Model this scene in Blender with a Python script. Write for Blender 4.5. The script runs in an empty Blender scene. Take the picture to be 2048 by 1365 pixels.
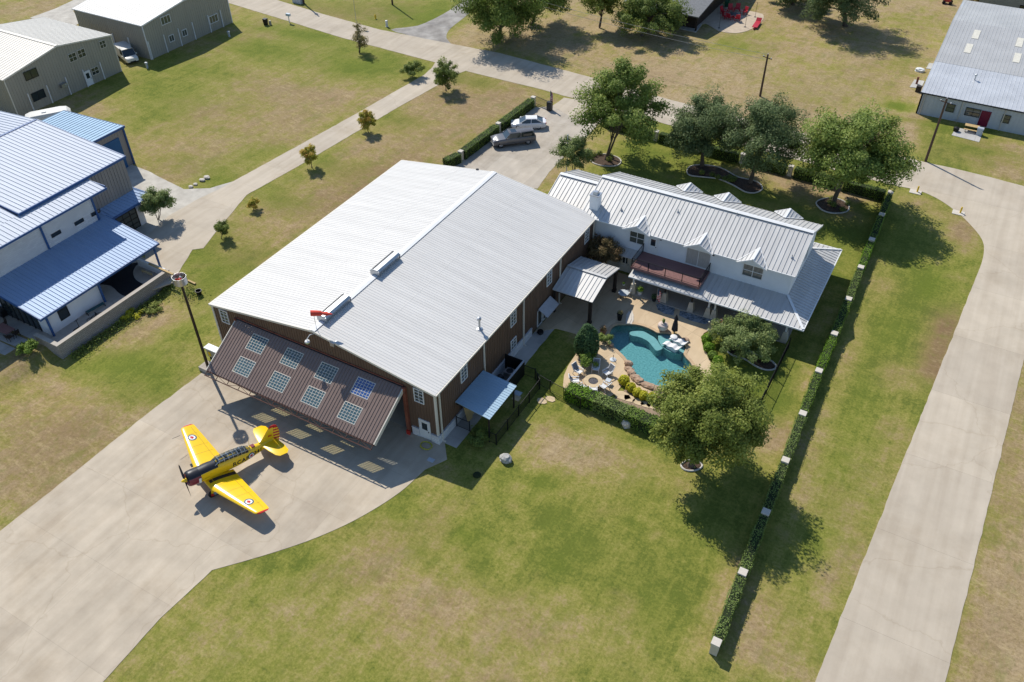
import bpy, bmesh, math, random
import numpy as np
from mathutils import Vector, Matrix, geometry, noise
C = bpy.context.scene.collection
R_ = math.radians
random.seed(7)

# ---------------------------------------------------------------- camera solved from the photograph
F_PX, YAW, PITCH, ROLL = 1709.317, -0.521638798, 0.709034881, -0.0104394175
CAM = np.array([55.4232756, -40.4389808, 54.7673487])
def basis():
    f = np.array([math.sin(YAW)*math.cos(PITCH), math.cos(YAW)*math.cos(PITCH), -math.sin(PITCH)])
    r = np.array([math.cos(YAW), -math.sin(YAW), 0.0]); u = np.cross(r, f)
    c, s = math.cos(ROLL), math.sin(ROLL)
    return c*r+s*u, -s*r+c*u, f
BR, BU, BF = basis()
def ray(px, py): return (px-1024)/F_PX*BR - (py-682.5)/F_PX*BU + BF
def at(px, py, z=0.0):
    d = ray(px, py); p = CAM+(z-CAM[2])/d[2]*d
    return Vector((p[0], p[1], z))
def onx(px, py, x):
    d = ray(px, py); return Vector(CAM+(x-CAM[0])/d[0]*d)
def ony(px, py, y):
    d = ray(px, py); return Vector(CAM+(y-CAM[1])/d[1]*d)
def proj(P):
    d = np.array(P)-CAM
    return 1024+F_PX*d.dot(BR)/d.dot(BF), 682.5-F_PX*d.dot(BU)/d.dot(BF)
def hgt(base, top):
    g = at(*base); best = (1e9, 0)
    for i in range(10, 400):
        z = i*.05; q = proj((g.x, g.y, z)); e = (q[0]-top[0])**2+(q[1]-top[1])**2
        if e < best[0]: best = (e, z)
    return best[1]
def ats(pts, z=0.0): return [at(x, y, z) for x, y in pts]

# ---------------------------------------------------------------- materials
MATS = {}
def mat(name, col, rough=.8, metal=0., var=.12, scale=3., bump=0., bscale=20., col2=None, spec=.3, stretch=None, detail=5):
    m = bpy.data.materials.new(name); m.use_nodes = True
    nt = m.node_tree; b = nt.nodes['Principled BSDF']
    b.inputs['Roughness'].default_value = rough; b.inputs['Metallic'].default_value = metal
    b.inputs['Specular IOR Level'].default_value = spec
    tc = nt.nodes.new('ShaderNodeTexCoord'); src = tc.outputs['Object']
    if stretch:
        mp = nt.nodes.new('ShaderNodeMapping'); mp.inputs['Scale'].default_value = stretch
        nt.links.new(src, mp.inputs['Vector']); src = mp.outputs['Vector']
    n = nt.nodes.new('ShaderNodeTexNoise'); n.inputs['Scale'].default_value = scale
    n.inputs['Detail'].default_value = detail; n.inputs['Roughness'].default_value = .62
    nt.links.new(src, n.inputs['Vector'])
    r = nt.nodes.new('ShaderNodeValToRGB')
    r.color_ramp.elements[0].position = .3; r.color_ramp.elements[1].position = .7
    c2 = col2 or tuple(min(1, c*(1+var)) for c in col)
    c1 = tuple(c*(1-var) for c in col)
    r.color_ramp.elements[0].color = (*c1, 1); r.color_ramp.elements[1].color = (*c2, 1)
    nt.links.new(n.outputs['Fac'], r.inputs['Fac']); nt.links.new(r.outputs['Color'], b.inputs['Base Color'])
    if bump:
        n2 = nt.nodes.new('ShaderNodeTexNoise'); n2.inputs['Scale'].default_value = bscale; n2.inputs['Detail'].default_value = 4
        nt.links.new(src, n2.inputs['Vector'])
        bp = nt.nodes.new('ShaderNodeBump'); bp.inputs['Strength'].default_value = bump; bp.inputs['Distance'].default_value = .05
        nt.links.new(n2.outputs['Fac'], bp.inputs['Height']); nt.links.new(bp.outputs['Normal'], b.inputs['Normal'])
    MATS[name] = m
    return m
def slab_mat(name, col, gx, gy, joint=.55, stain=(.6, .55, .5), jw=.012, off=(0, 0), rotz=0., var=.1):
    """concrete: poured slabs with tooled joints, each slab a slightly different tone, blotchy stains"""
    m = mat(name, col, .85, 0, var, .35, .15, 6, spec=.2, detail=9)
    nt = m.node_tree; b = nt.nodes['Principled BSDF']
    src = [l.from_socket for l in nt.links if l.to_socket == b.inputs['Base Color']][0]
    tc = nt.nodes.new('ShaderNodeNewGeometry'); mp = nt.nodes.new('ShaderNodeMapping')
    mp.inputs['Location'].default_value = (off[0], off[1], 0); mp.inputs['Rotation'].default_value = (0, 0, rotz)
    nt.links.new(tc.outputs['Position'], mp.inputs['Vector'])
    br = nt.nodes.new('ShaderNodeTexBrick'); br.offset = 0.; br.squash = 1.
    br.inputs['Scale'].default_value = 1.; br.inputs['Brick Width'].default_value = gx; br.inputs['Row Height'].default_value = gy
    br.inputs['Mortar Size'].default_value = jw; br.inputs['Mortar Smooth'].default_value = .3
    br.inputs['Color1'].default_value = (.94, .94, .94, 1); br.inputs['Color2'].default_value = (1.05, 1.05, 1.04, 1)
    br.inputs['Mortar'].default_value = (joint, joint, joint, 1); br.inputs['Bias'].default_value = 0
    nt.links.new(mp.outputs['Vector'], br.inputs['Vector'])
    mul = nt.nodes.new('ShaderNodeMixRGB'); mul.blend_type = 'MULTIPLY'; mul.inputs['Fac'].default_value = 1
    nt.links.new(src, mul.inputs['Color1']); nt.links.new(br.outputs['Color'], mul.inputs['Color2'])
    n = nt.nodes.new('ShaderNodeTexNoise'); n.inputs['Scale'].default_value = .17; n.inputs['Detail'].default_value = 7; n.inputs['Roughness'].default_value = .65
    nt.links.new(tc.outputs['Position'], n.inputs['Vector'])
    rp = nt.nodes.new('ShaderNodeValToRGB'); rp.color_ramp.elements[0].position = .5; rp.color_ramp.elements[1].position = .72
    rp.color_ramp.elements[0].color = (1, 1, 1, 1); rp.color_ramp.elements[1].color = (*stain, 1)
    nt.links.new(n.outputs['Fac'], rp.inputs['Fac'])
    m2 = nt.nodes.new('ShaderNodeMixRGB'); m2.blend_type = 'MULTIPLY'; m2.inputs['Fac'].default_value = 1
    nt.links.new(mul.outputs['Color'], m2.inputs['Color1']); nt.links.new(rp.outputs['Color'], m2.inputs['Color2'])
    # tyre-worn streaks along the slab and a few fine wandering cracks
    ms = nt.nodes.new('ShaderNodeMapping'); ms.inputs['Scale'].default_value = (1.3, .05, 1); nt.links.new(tc.outputs['Position'], ms.inputs['Vector'])
    ns = nt.nodes.new('ShaderNodeTexNoise'); ns.inputs['Scale'].default_value = 1.; ns.inputs['Detail'].default_value = 6; nt.links.new(ms.outputs[0], ns.inputs['Vector'])
    rs_ = nt.nodes.new('ShaderNodeValToRGB'); rs_.color_ramp.elements[0].position = .35; rs_.color_ramp.elements[1].position = .6; rs_.color_ramp.elements[0].color = (.88,.865,.85,1); rs_.color_ramp.elements[1].color = (1,1,1,1); nt.links.new(ns.outputs['Fac'], rs_.inputs['Fac'])
    nd = nt.nodes.new('ShaderNodeTexNoise'); nd.inputs['Scale'].default_value = .5; nd.inputs['Detail'].default_value = 5; nt.links.new(tc.outputs['Position'], nd.inputs['Vector'])
    va = nt.nodes.new('ShaderNodeMixRGB'); va.blend_type = 'ADD'; va.inputs['Fac'].default_value = 1.; nt.links.new(tc.outputs['Position'], va.inputs['Color1'])
    vs = nt.nodes.new('ShaderNodeMixRGB'); vs.blend_type = 'MULTIPLY'; vs.inputs['Fac'].default_value = 1.; vs.inputs['Color2'].default_value = (3.,3.,0,1); nt.links.new(nd.outputs['Color'], vs.inputs['Color1']); nt.links.new(vs.outputs[0], va.inputs['Color2'])
    vo = nt.nodes.new('ShaderNodeTexVoronoi'); vo.feature = 'DISTANCE_TO_EDGE'; vo.inputs['Scale'].default_value = .085; nt.links.new(va.outputs[0], vo.inputs['Vector'])
    rc_ = nt.nodes.new('ShaderNodeValToRGB'); rc_.color_ramp.elements[0].position = .0; rc_.color_ramp.elements[1].position = .006; rc_.color_ramp.elements[0].color = (.87,.85,.82,1); rc_.color_ramp.elements[1].color = (1,1,1,1); nt.links.new(vo.outputs['Distance'], rc_.inputs['Fac'])
    last = m2
    for q in (rs_, rc_):
        mm = nt.nodes.new('ShaderNodeMixRGB'); mm.blend_type = 'MULTIPLY'; mm.inputs['Fac'].default_value = .8
        nt.links.new(last.outputs[0], mm.inputs['Color1']); nt.links.new(q.outputs[0], mm.inputs['Color2']); last = mm
    nt.links.new(last.outputs[0], b.inputs['Base Color'])
    return m
def brick_mat(name, c1, c2, mortar, w, h, axis='y', msize=.02):
    m = mat(name, c1, .9, 0, .15, 4, .2, 15)
    nt = m.node_tree; b = nt.nodes['Principled BSDF']
    g = nt.nodes.new('ShaderNodeNewGeometry'); s = nt.nodes.new('ShaderNodeSeparateXYZ'); c = nt.nodes.new('ShaderNodeCombineXYZ')
    nt.links.new(g.outputs['Position'], s.inputs[0])
    ad = nt.nodes.new('ShaderNodeMath'); ad.operation = 'ADD'
    nt.links.new(s.outputs['X'], ad.inputs[0]); nt.links.new(s.outputs['Y'], ad.inputs[1])
    nt.links.new(ad.outputs[0], c.inputs['X']); nt.links.new(s.outputs['Z'], c.inputs['Y'])
    br = nt.nodes.new('ShaderNodeTexBrick'); br.inputs['Scale'].default_value = 1
    br.inputs['Brick Width'].default_value = w; br.inputs['Row Height'].default_value = h; br.inputs['Mortar Size'].default_value = msize
    br.inputs['Color1'].default_value = (*c1, 1); br.inputs['Color2'].default_value = (*c2, 1); br.inputs['Mortar'].default_value = (*mortar, 1)
    nt.links.new(c.outputs[0], br.inputs['Vector']); nt.links.new(br.outputs['Color'], b.inputs['Base Color'])
    return m
def glass_mat(name, tint=(.6, .75, .8), transp=.5, rough=.05, dark=(.02, .03, .035)):
    m = bpy.data.materials.new(name); m.use_nodes = True; nt = m.node_tree
    b = nt.nodes['Principled BSDF']; b.inputs['Roughness'].default_value = rough; b.inputs['Base Color'].default_value = (*dark, 1)
    b.inputs['Specular IOR Level'].default_value = .8
    n = nt.nodes.new('ShaderNodeTexNoise'); n.inputs['Scale'].default_value = 1.3
    bp = nt.nodes.new('ShaderNodeBump'); bp.inputs['Strength'].default_value = .03
    nt.links.new(n.outputs['Fac'], bp.inputs['Height']); nt.links.new(bp.outputs['Normal'], b.inputs['Normal'])
    if transp > 0:
        t = nt.nodes.new('ShaderNodeBsdfTransparent'); t.inputs['Color'].default_value = (*tint, 1)
        mx = nt.nodes.new('ShaderNodeMixShader'); mx.inputs['Fac'].default_value = transp
        nt.links.new(b.outputs[0], mx.inputs[1]); nt.links.new(t.outputs[0], mx.inputs[2])
        nt.links.new(mx.outputs[0], nt.nodes['Material Output'].inputs['Surface'])
    MATS[name] = m
    return m
def leaf_mat(name, col, col2=None, trans=.36):
    """leaf tone varies by each leaf's own 'tint' value"""
    m = bpy.data.materials.new(name); m.use_nodes = True; nt = m.node_tree; b = nt.nodes['Principled BSDF']
    b.inputs['Roughness'].default_value = .6; b.inputs['Specular IOR Level'].default_value = .18
    a = nt.nodes.new('ShaderNodeAttribute'); a.attribute_name = 'tint'
    r = nt.nodes.new('ShaderNodeValToRGB')
    c2 = col2 or (min(1, col[0]*1.9), min(1, col[1]*1.6), col[2]*1.3)
    r.color_ramp.elements[0].color = (*[c*.6 for c in col], 1); r.color_ramp.elements[1].color = (*c2, 1)
    e = r.color_ramp.elements.new(.5); e.color = (*col, 1)
    nt.links.new(a.outputs['Fac'], r.inputs['Fac']); nt.links.new(r.outputs['Color'], b.inputs['Base Color'])
    t = nt.nodes.new('ShaderNodeBsdfTranslucent'); nt.links.new(r.outputs['Color'], t.inputs['Color'])
    mx = nt.nodes.new('ShaderNodeMixShader'); mx.inputs['Fac'].default_value = trans
    nt.links.new(b.outputs[0], mx.inputs[1]); nt.links.new(t.outputs[0], mx.inputs[2])
    nt.links.new(mx.outputs[0], nt.nodes['Material Output'].inputs['Surface'])
    MATS[name] = m
    return m

# ---------------------------------------------------------------- mesh collector and object bookkeeping
ORG = {}
class MB:
    def __init__(s, M=None): s.v = []; s.f = []; s.mi = []; s.M = M; s.m = 0; s.t = []
    def add(s, verts, faces, m=None):
        o = len(s.v)
        s.v += [tuple(s.M @ Vector(v)) if s.M else tuple(v) for v in verts]
        s.f += [tuple(i+o for i in f) for f in faces]; s.mi += [s.m if m is None else m]*len(faces)
        return s
    def box(s, x0, y0, z0, x1, y1, z1, m=None):
        if x1 < x0: x0, x1 = x1, x0
        if y1 < y0: y0, y1 = y1, y0
        if z1 < z0: z0, z1 = z1, z0
        return s.add([(x0,y0,z0),(x1,y0,z0),(x1,y1,z0),(x0,y1,z0),(x0,y0,z1),(x1,y0,z1),(x1,y1,z1),(x0,y1,z1)],
              [(0,3,2,1),(4,5,6,7),(0,1,5,4),(1,2,6,5),(2,3,7,6),(3,0,4,7)], m)
    def frus(s, cx, cy, z0, z1, a0, b0, a1, b1, m=None):
        return s.add([(cx-a0,cy-b0,z0),(cx+a0,cy-b0,z0),(cx+a0,cy+b0,z0),(cx-a0,cy+b0,z0),(cx-a1,cy-b1,z1),(cx+a1,cy-b1,z1),(cx+a1,cy+b1,z1),(cx-a1,cy+b1,z1)],
              [(0,3,2,1),(4,5,6,7),(0,1,5,4),(1,2,6,5),(2,3,7,6),(3,0,4,7)], m)
    def hexa(s, b, t, m=None):
        """any box from 4 bottom and 4 top corners"""
        return s.add(list(b)+list(t), [(0,3,2,1),(4,5,6,7),(0,1,5,4),(1,2,6,5),(2,3,7,6),(3,0,4,7)], m)
    def slab(s, q, th, m=None):
        """a quad with thickness th downwards along its normal"""
        q = [Vector(p) for p in q]; n = (q[1]-q[0]).cross(q[2]-q[0]).normalized()
        return s.hexa([p-n*th for p in q], q, m)
    def bar(s, p, q, w, h, up=(0,0,1), m=None):
        p, q = Vector(p), Vector(q); d = (q-p).normalized(); u = Vector(up)
        r = d.cross(u)
        if r.length < 1e-4: r = d.cross(Vector((1,0,0)))
        r.normalize(); u = r.cross(d).normalized(); r *= w/2; u *= h/2
        return s.hexa([p-r-u, p+r-u, q+r-u, q-r-u], [p-r+u, p+r+u, q+r+u, q-r+u], m)
    def tube(s, pts, rad, n=8, caps=True, m=None):
        pts = [Vector(p) for p in pts]; k = len(pts)
        rad = rad if isinstance(rad, (list, tuple)) else [rad]*k
        vs = []; fs = []
        for i, p in enumerate(pts):
            d = (pts[min(i+1, k-1)]-pts[max(i-1, 0)]).normalized()
            a = d.cross(Vector((0,0,1)))
            if a.length < .05: a = d.cross(Vector((1,0,0)))
            a.normalize(); b = d.cross(a)
            for j in range(n):
                t = 2*math.pi*j/n; vs.append(p+(a*math.cos(t)+b*math.sin(t))*rad[i])
        for i in range(k-1):
            for j in range(n):
                fs.append((i*n+j, i*n+(j+1)%n, (i+1)*n+(j+1)%n, (i+1)*n+j))
        if caps: fs += [tuple(range(n))[::-1], tuple(range((k-1)*n, k*n))]
        return s.add(vs, fs, m)
    def lathe(s, prof, c=(0,0,0), n=16, m=None, sx=1., sy=1.):
        vs = []; fs = []; k = len(prof)
        for r, z in prof:
            for j in range(n):
                t = 2*math.pi*j/n; vs.append((c[0]+r*sx*math.cos(t), c[1]+r*sy*math.sin(t), c[2]+z))
        for i in range(k-1):
            for j in range(n): fs.append((i*n+j, i*n+(j+1)%n, (i+1)*n+(j+1)%n, (i+1)*n+j))
        fs += [tuple(range(n))[::-1], tuple(range((k-1)*n, k*n))]
        return s.add(vs, fs, m)
    def loft(s, rings, caps=True, closed=True, m=None):
        n = len(rings[0]); vs = [v for r in rings for v in r]; fs = []
        for i in range(len(rings)-1):
            for j in range(n if closed else n-1): fs.append((i*n+j, i*n+(j+1)%n, (i+1)*n+(j+1)%n, (i+1)*n+j))
        if caps: fs += [tuple(range(n))[::-1], tuple(range((len(rings)-1)*n, len(rings)*n))]
        return s.add(vs, fs, m)
    def prism(s, poly, z0, z1, m=None):
        """extruded outline (any simple polygon, tessellated)"""
        poly = [Vector((p[0], p[1], 0)) for p in poly]
        if sum(poly[i].x*poly[(i+1)%len(poly)].y-poly[(i+1)%len(poly)].x*poly[i].y for i in range(len(poly))) < 0: poly.reverse()
        n = len(poly); tr = geometry.tessellate_polygon([poly])
        vs = [(p.x, p.y, z1) for p in poly]+[(p.x, p.y, z0) for p in poly]
        fs = []
        for t in tr:
            a, b, c = [poly[i] for i in t]
            if (b-a).cross(c-a).z < 0: t = (t[0], t[2], t[1])
            fs.append(tuple(t))
        fs += [(i+n, (i+1)%n+n, (i+1)%n, i) for i in range(n)]
        return s.add(vs, fs, m)
    def quad(s, a, b, c, d, m=None): return s.add([a,b,c,d], [(0,1,2,3)], m)
    def text(s, body, size, fn, m=None, sub=0):
        """lettering laid on a surface by fn(u, v) -> point"""
        cu = bpy.data.curves.new('t', 'FONT'); cu.body = body; cu.size = size; cu.align_x = 'CENTER'; cu.resolution_u = 3; cu.space_character = 1.1; cu.offset = .012
        o = bpy.data.objects.new('t', cu); C.objects.link(o); dg = bpy.context.evaluated_depsgraph_get()
        me = bpy.data.meshes.new_from_object(o.evaluated_get(dg))
        s.add([fn(v.co.x, v.co.y) for v in me.vertices], [tuple(p.vertices) for p in me.polygons], m)
        bpy.data.objects.remove(o); bpy.data.curves.remove(cu); bpy.data.meshes.remove(me)
        return s
    def build(s, name, mats, parent=None, smooth=False, org=None, fixn=False):
        me = bpy.data.meshes.new(name)
        if parent is not None: o0 = ORG[parent]
        elif org is not None: o0 = Vector(org)
        else:
            a = np.array(s.v); o0 = Vector(((a[:,0].min()+a[:,0].max())/2, (a[:,1].min()+a[:,1].max())/2, a[:,2].min()))
        me.from_pydata([(v[0]-o0.x, v[1]-o0.y, v[2]-o0.z) for v in s.v], [], s.f)
        for m in (mats if isinstance(mats, (list, tuple)) else [mats]): me.materials.append(MATS[m] if isinstance(m, str) else m)
        me.polygons.foreach_set('material_index', s.mi)
        if fixn:
            bm = bmesh.new(); bm.from_mesh(me); bmesh.ops.recalc_face_normals(bm, faces=bm.faces); bm.to_mesh(me); bm.free()
        if smooth:
            me.polygons.foreach_set('use_smooth', [True]*len(s.f))
            if hasattr(me, 'set_sharp_from_angle'): me.set_sharp_from_angle(angle=R_(40))
        me.update()
        ob = bpy.data.objects.new(name, me); C.objects.link(ob); ORG[ob] = o0
        if parent is not None: ob.parent = parent
        else: ob.location = o0
        return ob
def tag(o, label=None, cat=None, group=None, kind=None):
    if label: o['label'] = label
    if cat: o['category'] = cat
    if group: o['group'] = group
    if kind: o['kind'] = kind
    return o
def thing(name, label, cat, loc=(0,0,0), group=None):
    o = bpy.data.objects.new(name, None); C.objects.link(o); o.empty_display_size = .3
    o.location = loc; ORG[o] = Vector(loc)
    return tag(o, label, cat, group)
def put(o, loc, rz=0., rx=0., ry=0.):
    o.location = loc; o.rotation_euler = (rx, ry, rz); return o
def copy_tree(o, loc=None, rz=None, label=None, parent=None):
    c = o.copy(); C.objects.link(c)
    if parent is not None: c.parent = parent
    if loc is not None: c.location = loc
    if rz is not None: c.rotation_euler[2] = rz
    if label: c['label'] = label
    for ch in list(o.children): copy_tree(ch, parent=c)
    return c
def struct(name, mb, m, **k): return tag(mb.build(name, m, **k), kind='structure')
def smooth_poly(pts, n=6, closed=True):
    """Catmull-Rom through pixel or world points"""
    P = [Vector(p) for p in pts]; k = len(P); out = []
    for i in range(k if closed else k-1):
        a, b, c, d = (P[(i-1)%k] if closed or i > 0 else P[0]), P[i], P[(i+1)%k], (P[(i+2)%k] if closed or i+2 < k else P[-1])
        for j in range(n):
            t = j/n
            out.append(.5*((2*b)+(c-a)*t+(2*a-5*b+4*c-d)*t*t+(3*b-a-3*c+d)*t**3))
    if not closed: out.append(P[-1])
    return out
# ---------------------------------------------------------------- materials used across the place
mat('white_paint', (.66,.665,.66), .5, 0, .05, 1.2)
mat('house_white', (.66,.68,.70), .8, 0, .05, .8, .1, 30)
mat('hangar_roof_metal', (.52,.51,.49), .6, .05, .08, .5, stretch=(.25,3,1))
mat('house_roof_metal', (.50,.492,.475), .45, .18, .10, .6, stretch=(3,.3,1))
mat('galvanised', (.40,.42,.44), .35, .8, .1, 1.)
mat('blue_trim', (.03,.09,.24), .5, 0, .1, 2)
mat('blue_roof_metal', (.37,.41,.48), .6, .05, .05, .5, stretch=(.4,3,1))
mat('porch_sky_tint_metal', (.25,.345,.50), .55, .06, .05, .5, stretch=(.4,3,1))  # blue of the sky mirrored in the shaded metal, put into the base colour
mat('pale_blue_roof', (.15,.25,.36), .45, .2, .07, .5, stretch=(.4,3,1))
mat('blue_door', (.02,.10,.24), .5, 0, .08, 1)
mat('brown_siding', (.13,.082,.056), .6, 0, .12, .8, stretch=(3,3,.3))
mat('door_brown', (.215,.155,.13), .42, .25, .06, .8)
mat('rust_steel', (.20,.065,.04), .7, 0, .3, 2)
mat('dark_steel', (.03,.032,.036), .5, .3, .2, 2)
mat('black_metal', (.012,.012,.013), .5, .2, .2, 3)
mat('cream_trim', (.62,.58,.50), .6, 0, .05, 2)
mat('tan_siding', (.33,.31,.26), .6, .1, .05, .4, stretch=(3,3,.3))
mat('taupe_siding', (.27,.25,.24), .6, .1, .06, .4, stretch=(3,3,.3))
mat('pale_siding', (.42,.46,.50), .6, .1, .07, .6, stretch=(3,3,.3))
mat('tan_roof', (.42,.405,.37), .5, .15, .06, .4, stretch=(.3,3,1))
mat('white_roof', (.40,.40,.39), .5, .1, .06, .4, stretch=(.3,3,1))
mat('grey_roof', (.43,.425,.41), .5, .25, .1, .25, stretch=(1,1,1))
mat('bright_roof', (.52,.53,.54), .45, .3, .1, .4)
mat('shingle', (.155,.16,.165), .9, 0, .2, 3, .3, 12)
mat('dark_wood', (.030,.022,.018), .6, 0, .2, 2)
mat('pole_wood', (.085,.055,.04), .85, 0, .25, 3, .3, 20, stretch=(4,4,.4))
mat('timber', (.42,.30,.14), .8, 0, .15, 3)
mat('deck_boards', (.23,.12,.11), .7, 0, .14, 2.5, stretch=(.4,8,1))
mat('limestone', (.52,.47,.38), .9, 0, .14, 3, .4, 9)
mat('limestone_cap', (.52,.475,.41), .85, 0, .07, 3, .2, 12)
brick_mat('stone_veneer', (.50,.46,.40), (.58,.55,.49), (.36,.33,.29), .55, .22)
brick_mat('white_stone', (.56,.56,.57), (.66,.66,.66), (.46,.46,.47), .6, .2)
brick_mat('block_wall', (.30,.27,.25), (.37,.34,.31), (.2,.18,.17), .45, .2)
mat('red_plastic', (.42,.02,.035), .45, 0, .1, 3)
mat('red_paint', (.42,.03,.02), .45, 0, .1, 3)
mat('maroon_door', (.14,.008,.03), .45, 0, .1, 3)
mat('yellow_paint', (.72,.47,.02), .5, 0, .1, 3)
mat('windsock_fabric', (.62,.07,.045), .8, 0, .12, 2)
mat('grey_fabric', (.17,.18,.20), .9, 0, .15, 6)
mat('white_frame', (.64,.64,.635), .45, 0, .04, 3)
mat('black_fabric', (.012,.012,.016), .8, 0, .3, 5)
mat('terracotta', (.34,.15,.08), .85, 0, .15, 4)
mat('urn_clay', (.55,.45,.40), .8, 0, .1, 3)
mat('boulder', (.36,.20,.12), .9, 0, .4, 2, .6, 5, col2=(.48,.36,.26))
mat('flagstone', (.50,.39,.25), .9, 0, .15, 2, .3, 8)
mat('grey_rock', (.36,.35,.33), .9, 0, .3, 4, .6, 8)
mat('mulch', (.045,.030,.022), .95, 0, .5, 8, .6, 25, col2=(.11,.07,.045))
mat('bed_edging', (.50,.47,.42), .85, 0, .1, 3)
mat('bark', (.095,.075,.058), .95, 0, .3, 6, .5, 14, stretch=(1,1,.3))
mat('rubber', (.012,.012,.013), .7, 0, .2, 4)
mat('dark_interior', (.05,.055,.06), .8, 0, .2, 1)
mat('interior_wall', (.32,.34,.34), .8, 0, .06, 1)
mat('plaster_pool', (.20,.35,.35), .7, 0, .3, 5.5, col2=(.34,.48,.47), detail=9)  # fine mottling paints the water's light ripples onto the plaster
mat('pool_ledge', (.40,.46,.44), .8, 0, .08, 2)
mat('blue_glass_gravel', (.06,.085,.115), .5, 0, .7, 5, .8, 9, col2=(.38,.44,.50))
mat('curtain', (.35,.33,.31), .9, 0, .2, 6, stretch=(6,6,.4))
mat('gravel', (.41,.38,.33), .95, 0, .16, .6, .4, 18, col2=(.52,.49,.43), detail=9)
mat('grey_gravel', (.235,.215,.195), .95, 0, .3, .35, .4, 14, col2=(.38,.36,.33), detail=9)
glass_mat('window_glass', transp=.0, dark=(.085,.09,.075))  # lifted base tone stands in for reflections on the panes
glass_mat('dark_glass', transp=0, rough=.06)
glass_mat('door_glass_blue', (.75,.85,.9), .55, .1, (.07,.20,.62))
glass_mat('door_glass', (.97,.98,.66), .74, .1, (.14,.34,.48))  # blue base colour paints the sky reflected in the panes
glass_mat('canopy_glass', (.85,.9,.9), .7, .03)
slab_mat('apron_concrete', (.45,.385,.30), 6.1, 6.1, .84, (.85,.82,.78), .018, (3.1, 4.5), 0, .14)
slab_mat('road_concrete', (.45,.39,.31), 200, 9.2, .62, (.88,.86,.83), .012, (0, 0), 0, .09)
slab_mat('drive_concrete', (.46,.40,.32), 200, 5., .8, (.88,.85,.80), .012, (0, 0), 0, .08)
slab_mat('court_concrete', (.42,.375,.315), 6, 6, .8, (.76,.74,.70), .015, (2, 1), 0, .14)
slab_mat('patio_stone', (.53,.41,.27), 3.4, 3.6, .72, (.84,.80,.76), .02, (1, 1), .3, .08)
slab_mat('porch_concrete', (.42,.38,.33), 3, 3, .7, (.85,.82,.8), .012)
slab_mat('paver_concrete', (.42,.41,.39), 2.4, 3.2, .6, (.8,.8,.8), .02)
slab_mat('walk_concrete', (.42,.40,.37), 30, 3., .7, (.6,.58,.55), .012, var=.14)

# ---------------------------------------------------------------- daylight and camera
SUN = Vector((-.83, .48, 1.0)).normalized()
w = bpy.data.worlds.new('World'); bpy.context.scene.world = w; w.use_nodes = True
nt = w.node_tree; bg = nt.nodes['Background']
sky = nt.nodes.new('ShaderNodeTexSky'); sky.sky_type = 'NISHITA'; sky.sun_disc = False
sky.sun_elevation = math.asin(SUN.z); sky.sun_rotation = math.atan2(SUN.x, SUN.y)
sky.air_density = 1.; sky.dust_density = .1; sky.ozone_density = 2.5
nt.links.new(sky.outputs[0], bg.inputs['Color']); bg.inputs['Strength'].default_value = .11
L = bpy.data.lights.new('sun', 'SUN'); L.energy = 4.0; L.angle = R_(.53); L.color = (1, .945, .85)
lo = bpy.data.objects.new('sun', L); C.objects.link(lo); lo.rotation_euler = SUN.to_track_quat('Z', 'Y').to_euler(); lo.location = (0, 0, 90)
cam = bpy.data.cameras.new('camera'); co = bpy.data.objects.new('camera', cam); C.objects.link(co)
cam.sensor_width = 36.; cam.lens = F_PX/2048*36; cam.clip_end = 6000; cam.clip_start = .5
co.matrix_world = Matrix(((BR[0], BU[0], -BF[0], CAM[0]), (BR[1], BU[1], -BF[1], CAM[1]), (BR[2], BU[2], -BF[2], CAM[2]), (0, 0, 0, 1)))
sc = bpy.context.scene; sc.camera = co
sc.view_settings.view_transform = 'Standard'; sc.view_settings.look = 'None'; sc.view_settings.exposure = .47; sc.view_settings.gamma = 1
sc.view_settings.use_curve_mapping = False
sc.cycles.max_bounces = 8; sc.cycles.transparent_max_bounces = 16

# ---------------------------------------------------------------- outlines of the ground surfaces (pixels of the photograph -> ground plane)
POOL_PX = [(1224,657),(1233,651),(1250,650),(1268,650),(1287,654),(1304,661),(1315,667),(1332,667),(1346,671),(1358,679),(1367,688),(1372,696),(1369,703),(1367,709),(1373,718),(1382,728),(1387,742),(1384,757),(1372,771),(1352,782),(1330,782),(1308,776),(1288,771),(1272,760),(1263,749),(1261,738),(1257,727),(1250,716),(1240,706),(1230,697),(1222,688),(1219,676),(1220,666)]
POOL = smooth_poly(ats(POOL_PX), 3)
def inside(P, poly):
    x, y = P; c = False; n = len(poly)
    for i in range(n):
        a, b = poly[i], poly[(i+1)%n]
        if (a.y > y) != (b.y > y) and x < (b.x-a.x)*(y-a.y)/(b.y-a.y)+a.x: c = not c
    return c

# ---------------------------------------------------------------- ground
def vnoise(x, y, sc_, seed):
    rs = np.random.RandomState(seed); T = rs.rand(256, 256)
    u = x/sc_; v = y/sc_; i = np.floor(u).astype(int); j = np.floor(v).astype(int); a = u-i; b = v-j
    a = a*a*(3-2*a); b = b*b*(3-2*b)
    g = lambda p, q: T[p%256, q%256]
    return (g(i,j)*(1-a)+g(i+1,j)*a)*(1-b)+(g(i,j+1)*(1-a)+g(i+1,j+1)*a)*b
def fbm(x, y, sc_, seed): return .5*vnoise(x,y,sc_,seed)+.3*vnoise(x,y,sc_/2.1,seed+1)+.2*vnoise(x,y,sc_/4.3,seed+2)
def axis(lo_, hi_, step, far):
    a = list(np.arange(lo_, hi_+.01, step)); d = step; p = hi_
    while p < far: d *= 1.35; p += d; a.append(p)
    d = step; p = lo_; pre = []
    while p > -far: d *= 1.35; p -= d; pre.append(p)
    return np.array(pre[::-1]+a)
gx = axis(-112, 100, .8, 2500); gy = axis(-42, 150, .8, 2500)
X, Y = np.meshgrid(gx, gy); nx, ny = len(gx), len(gy)
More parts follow.
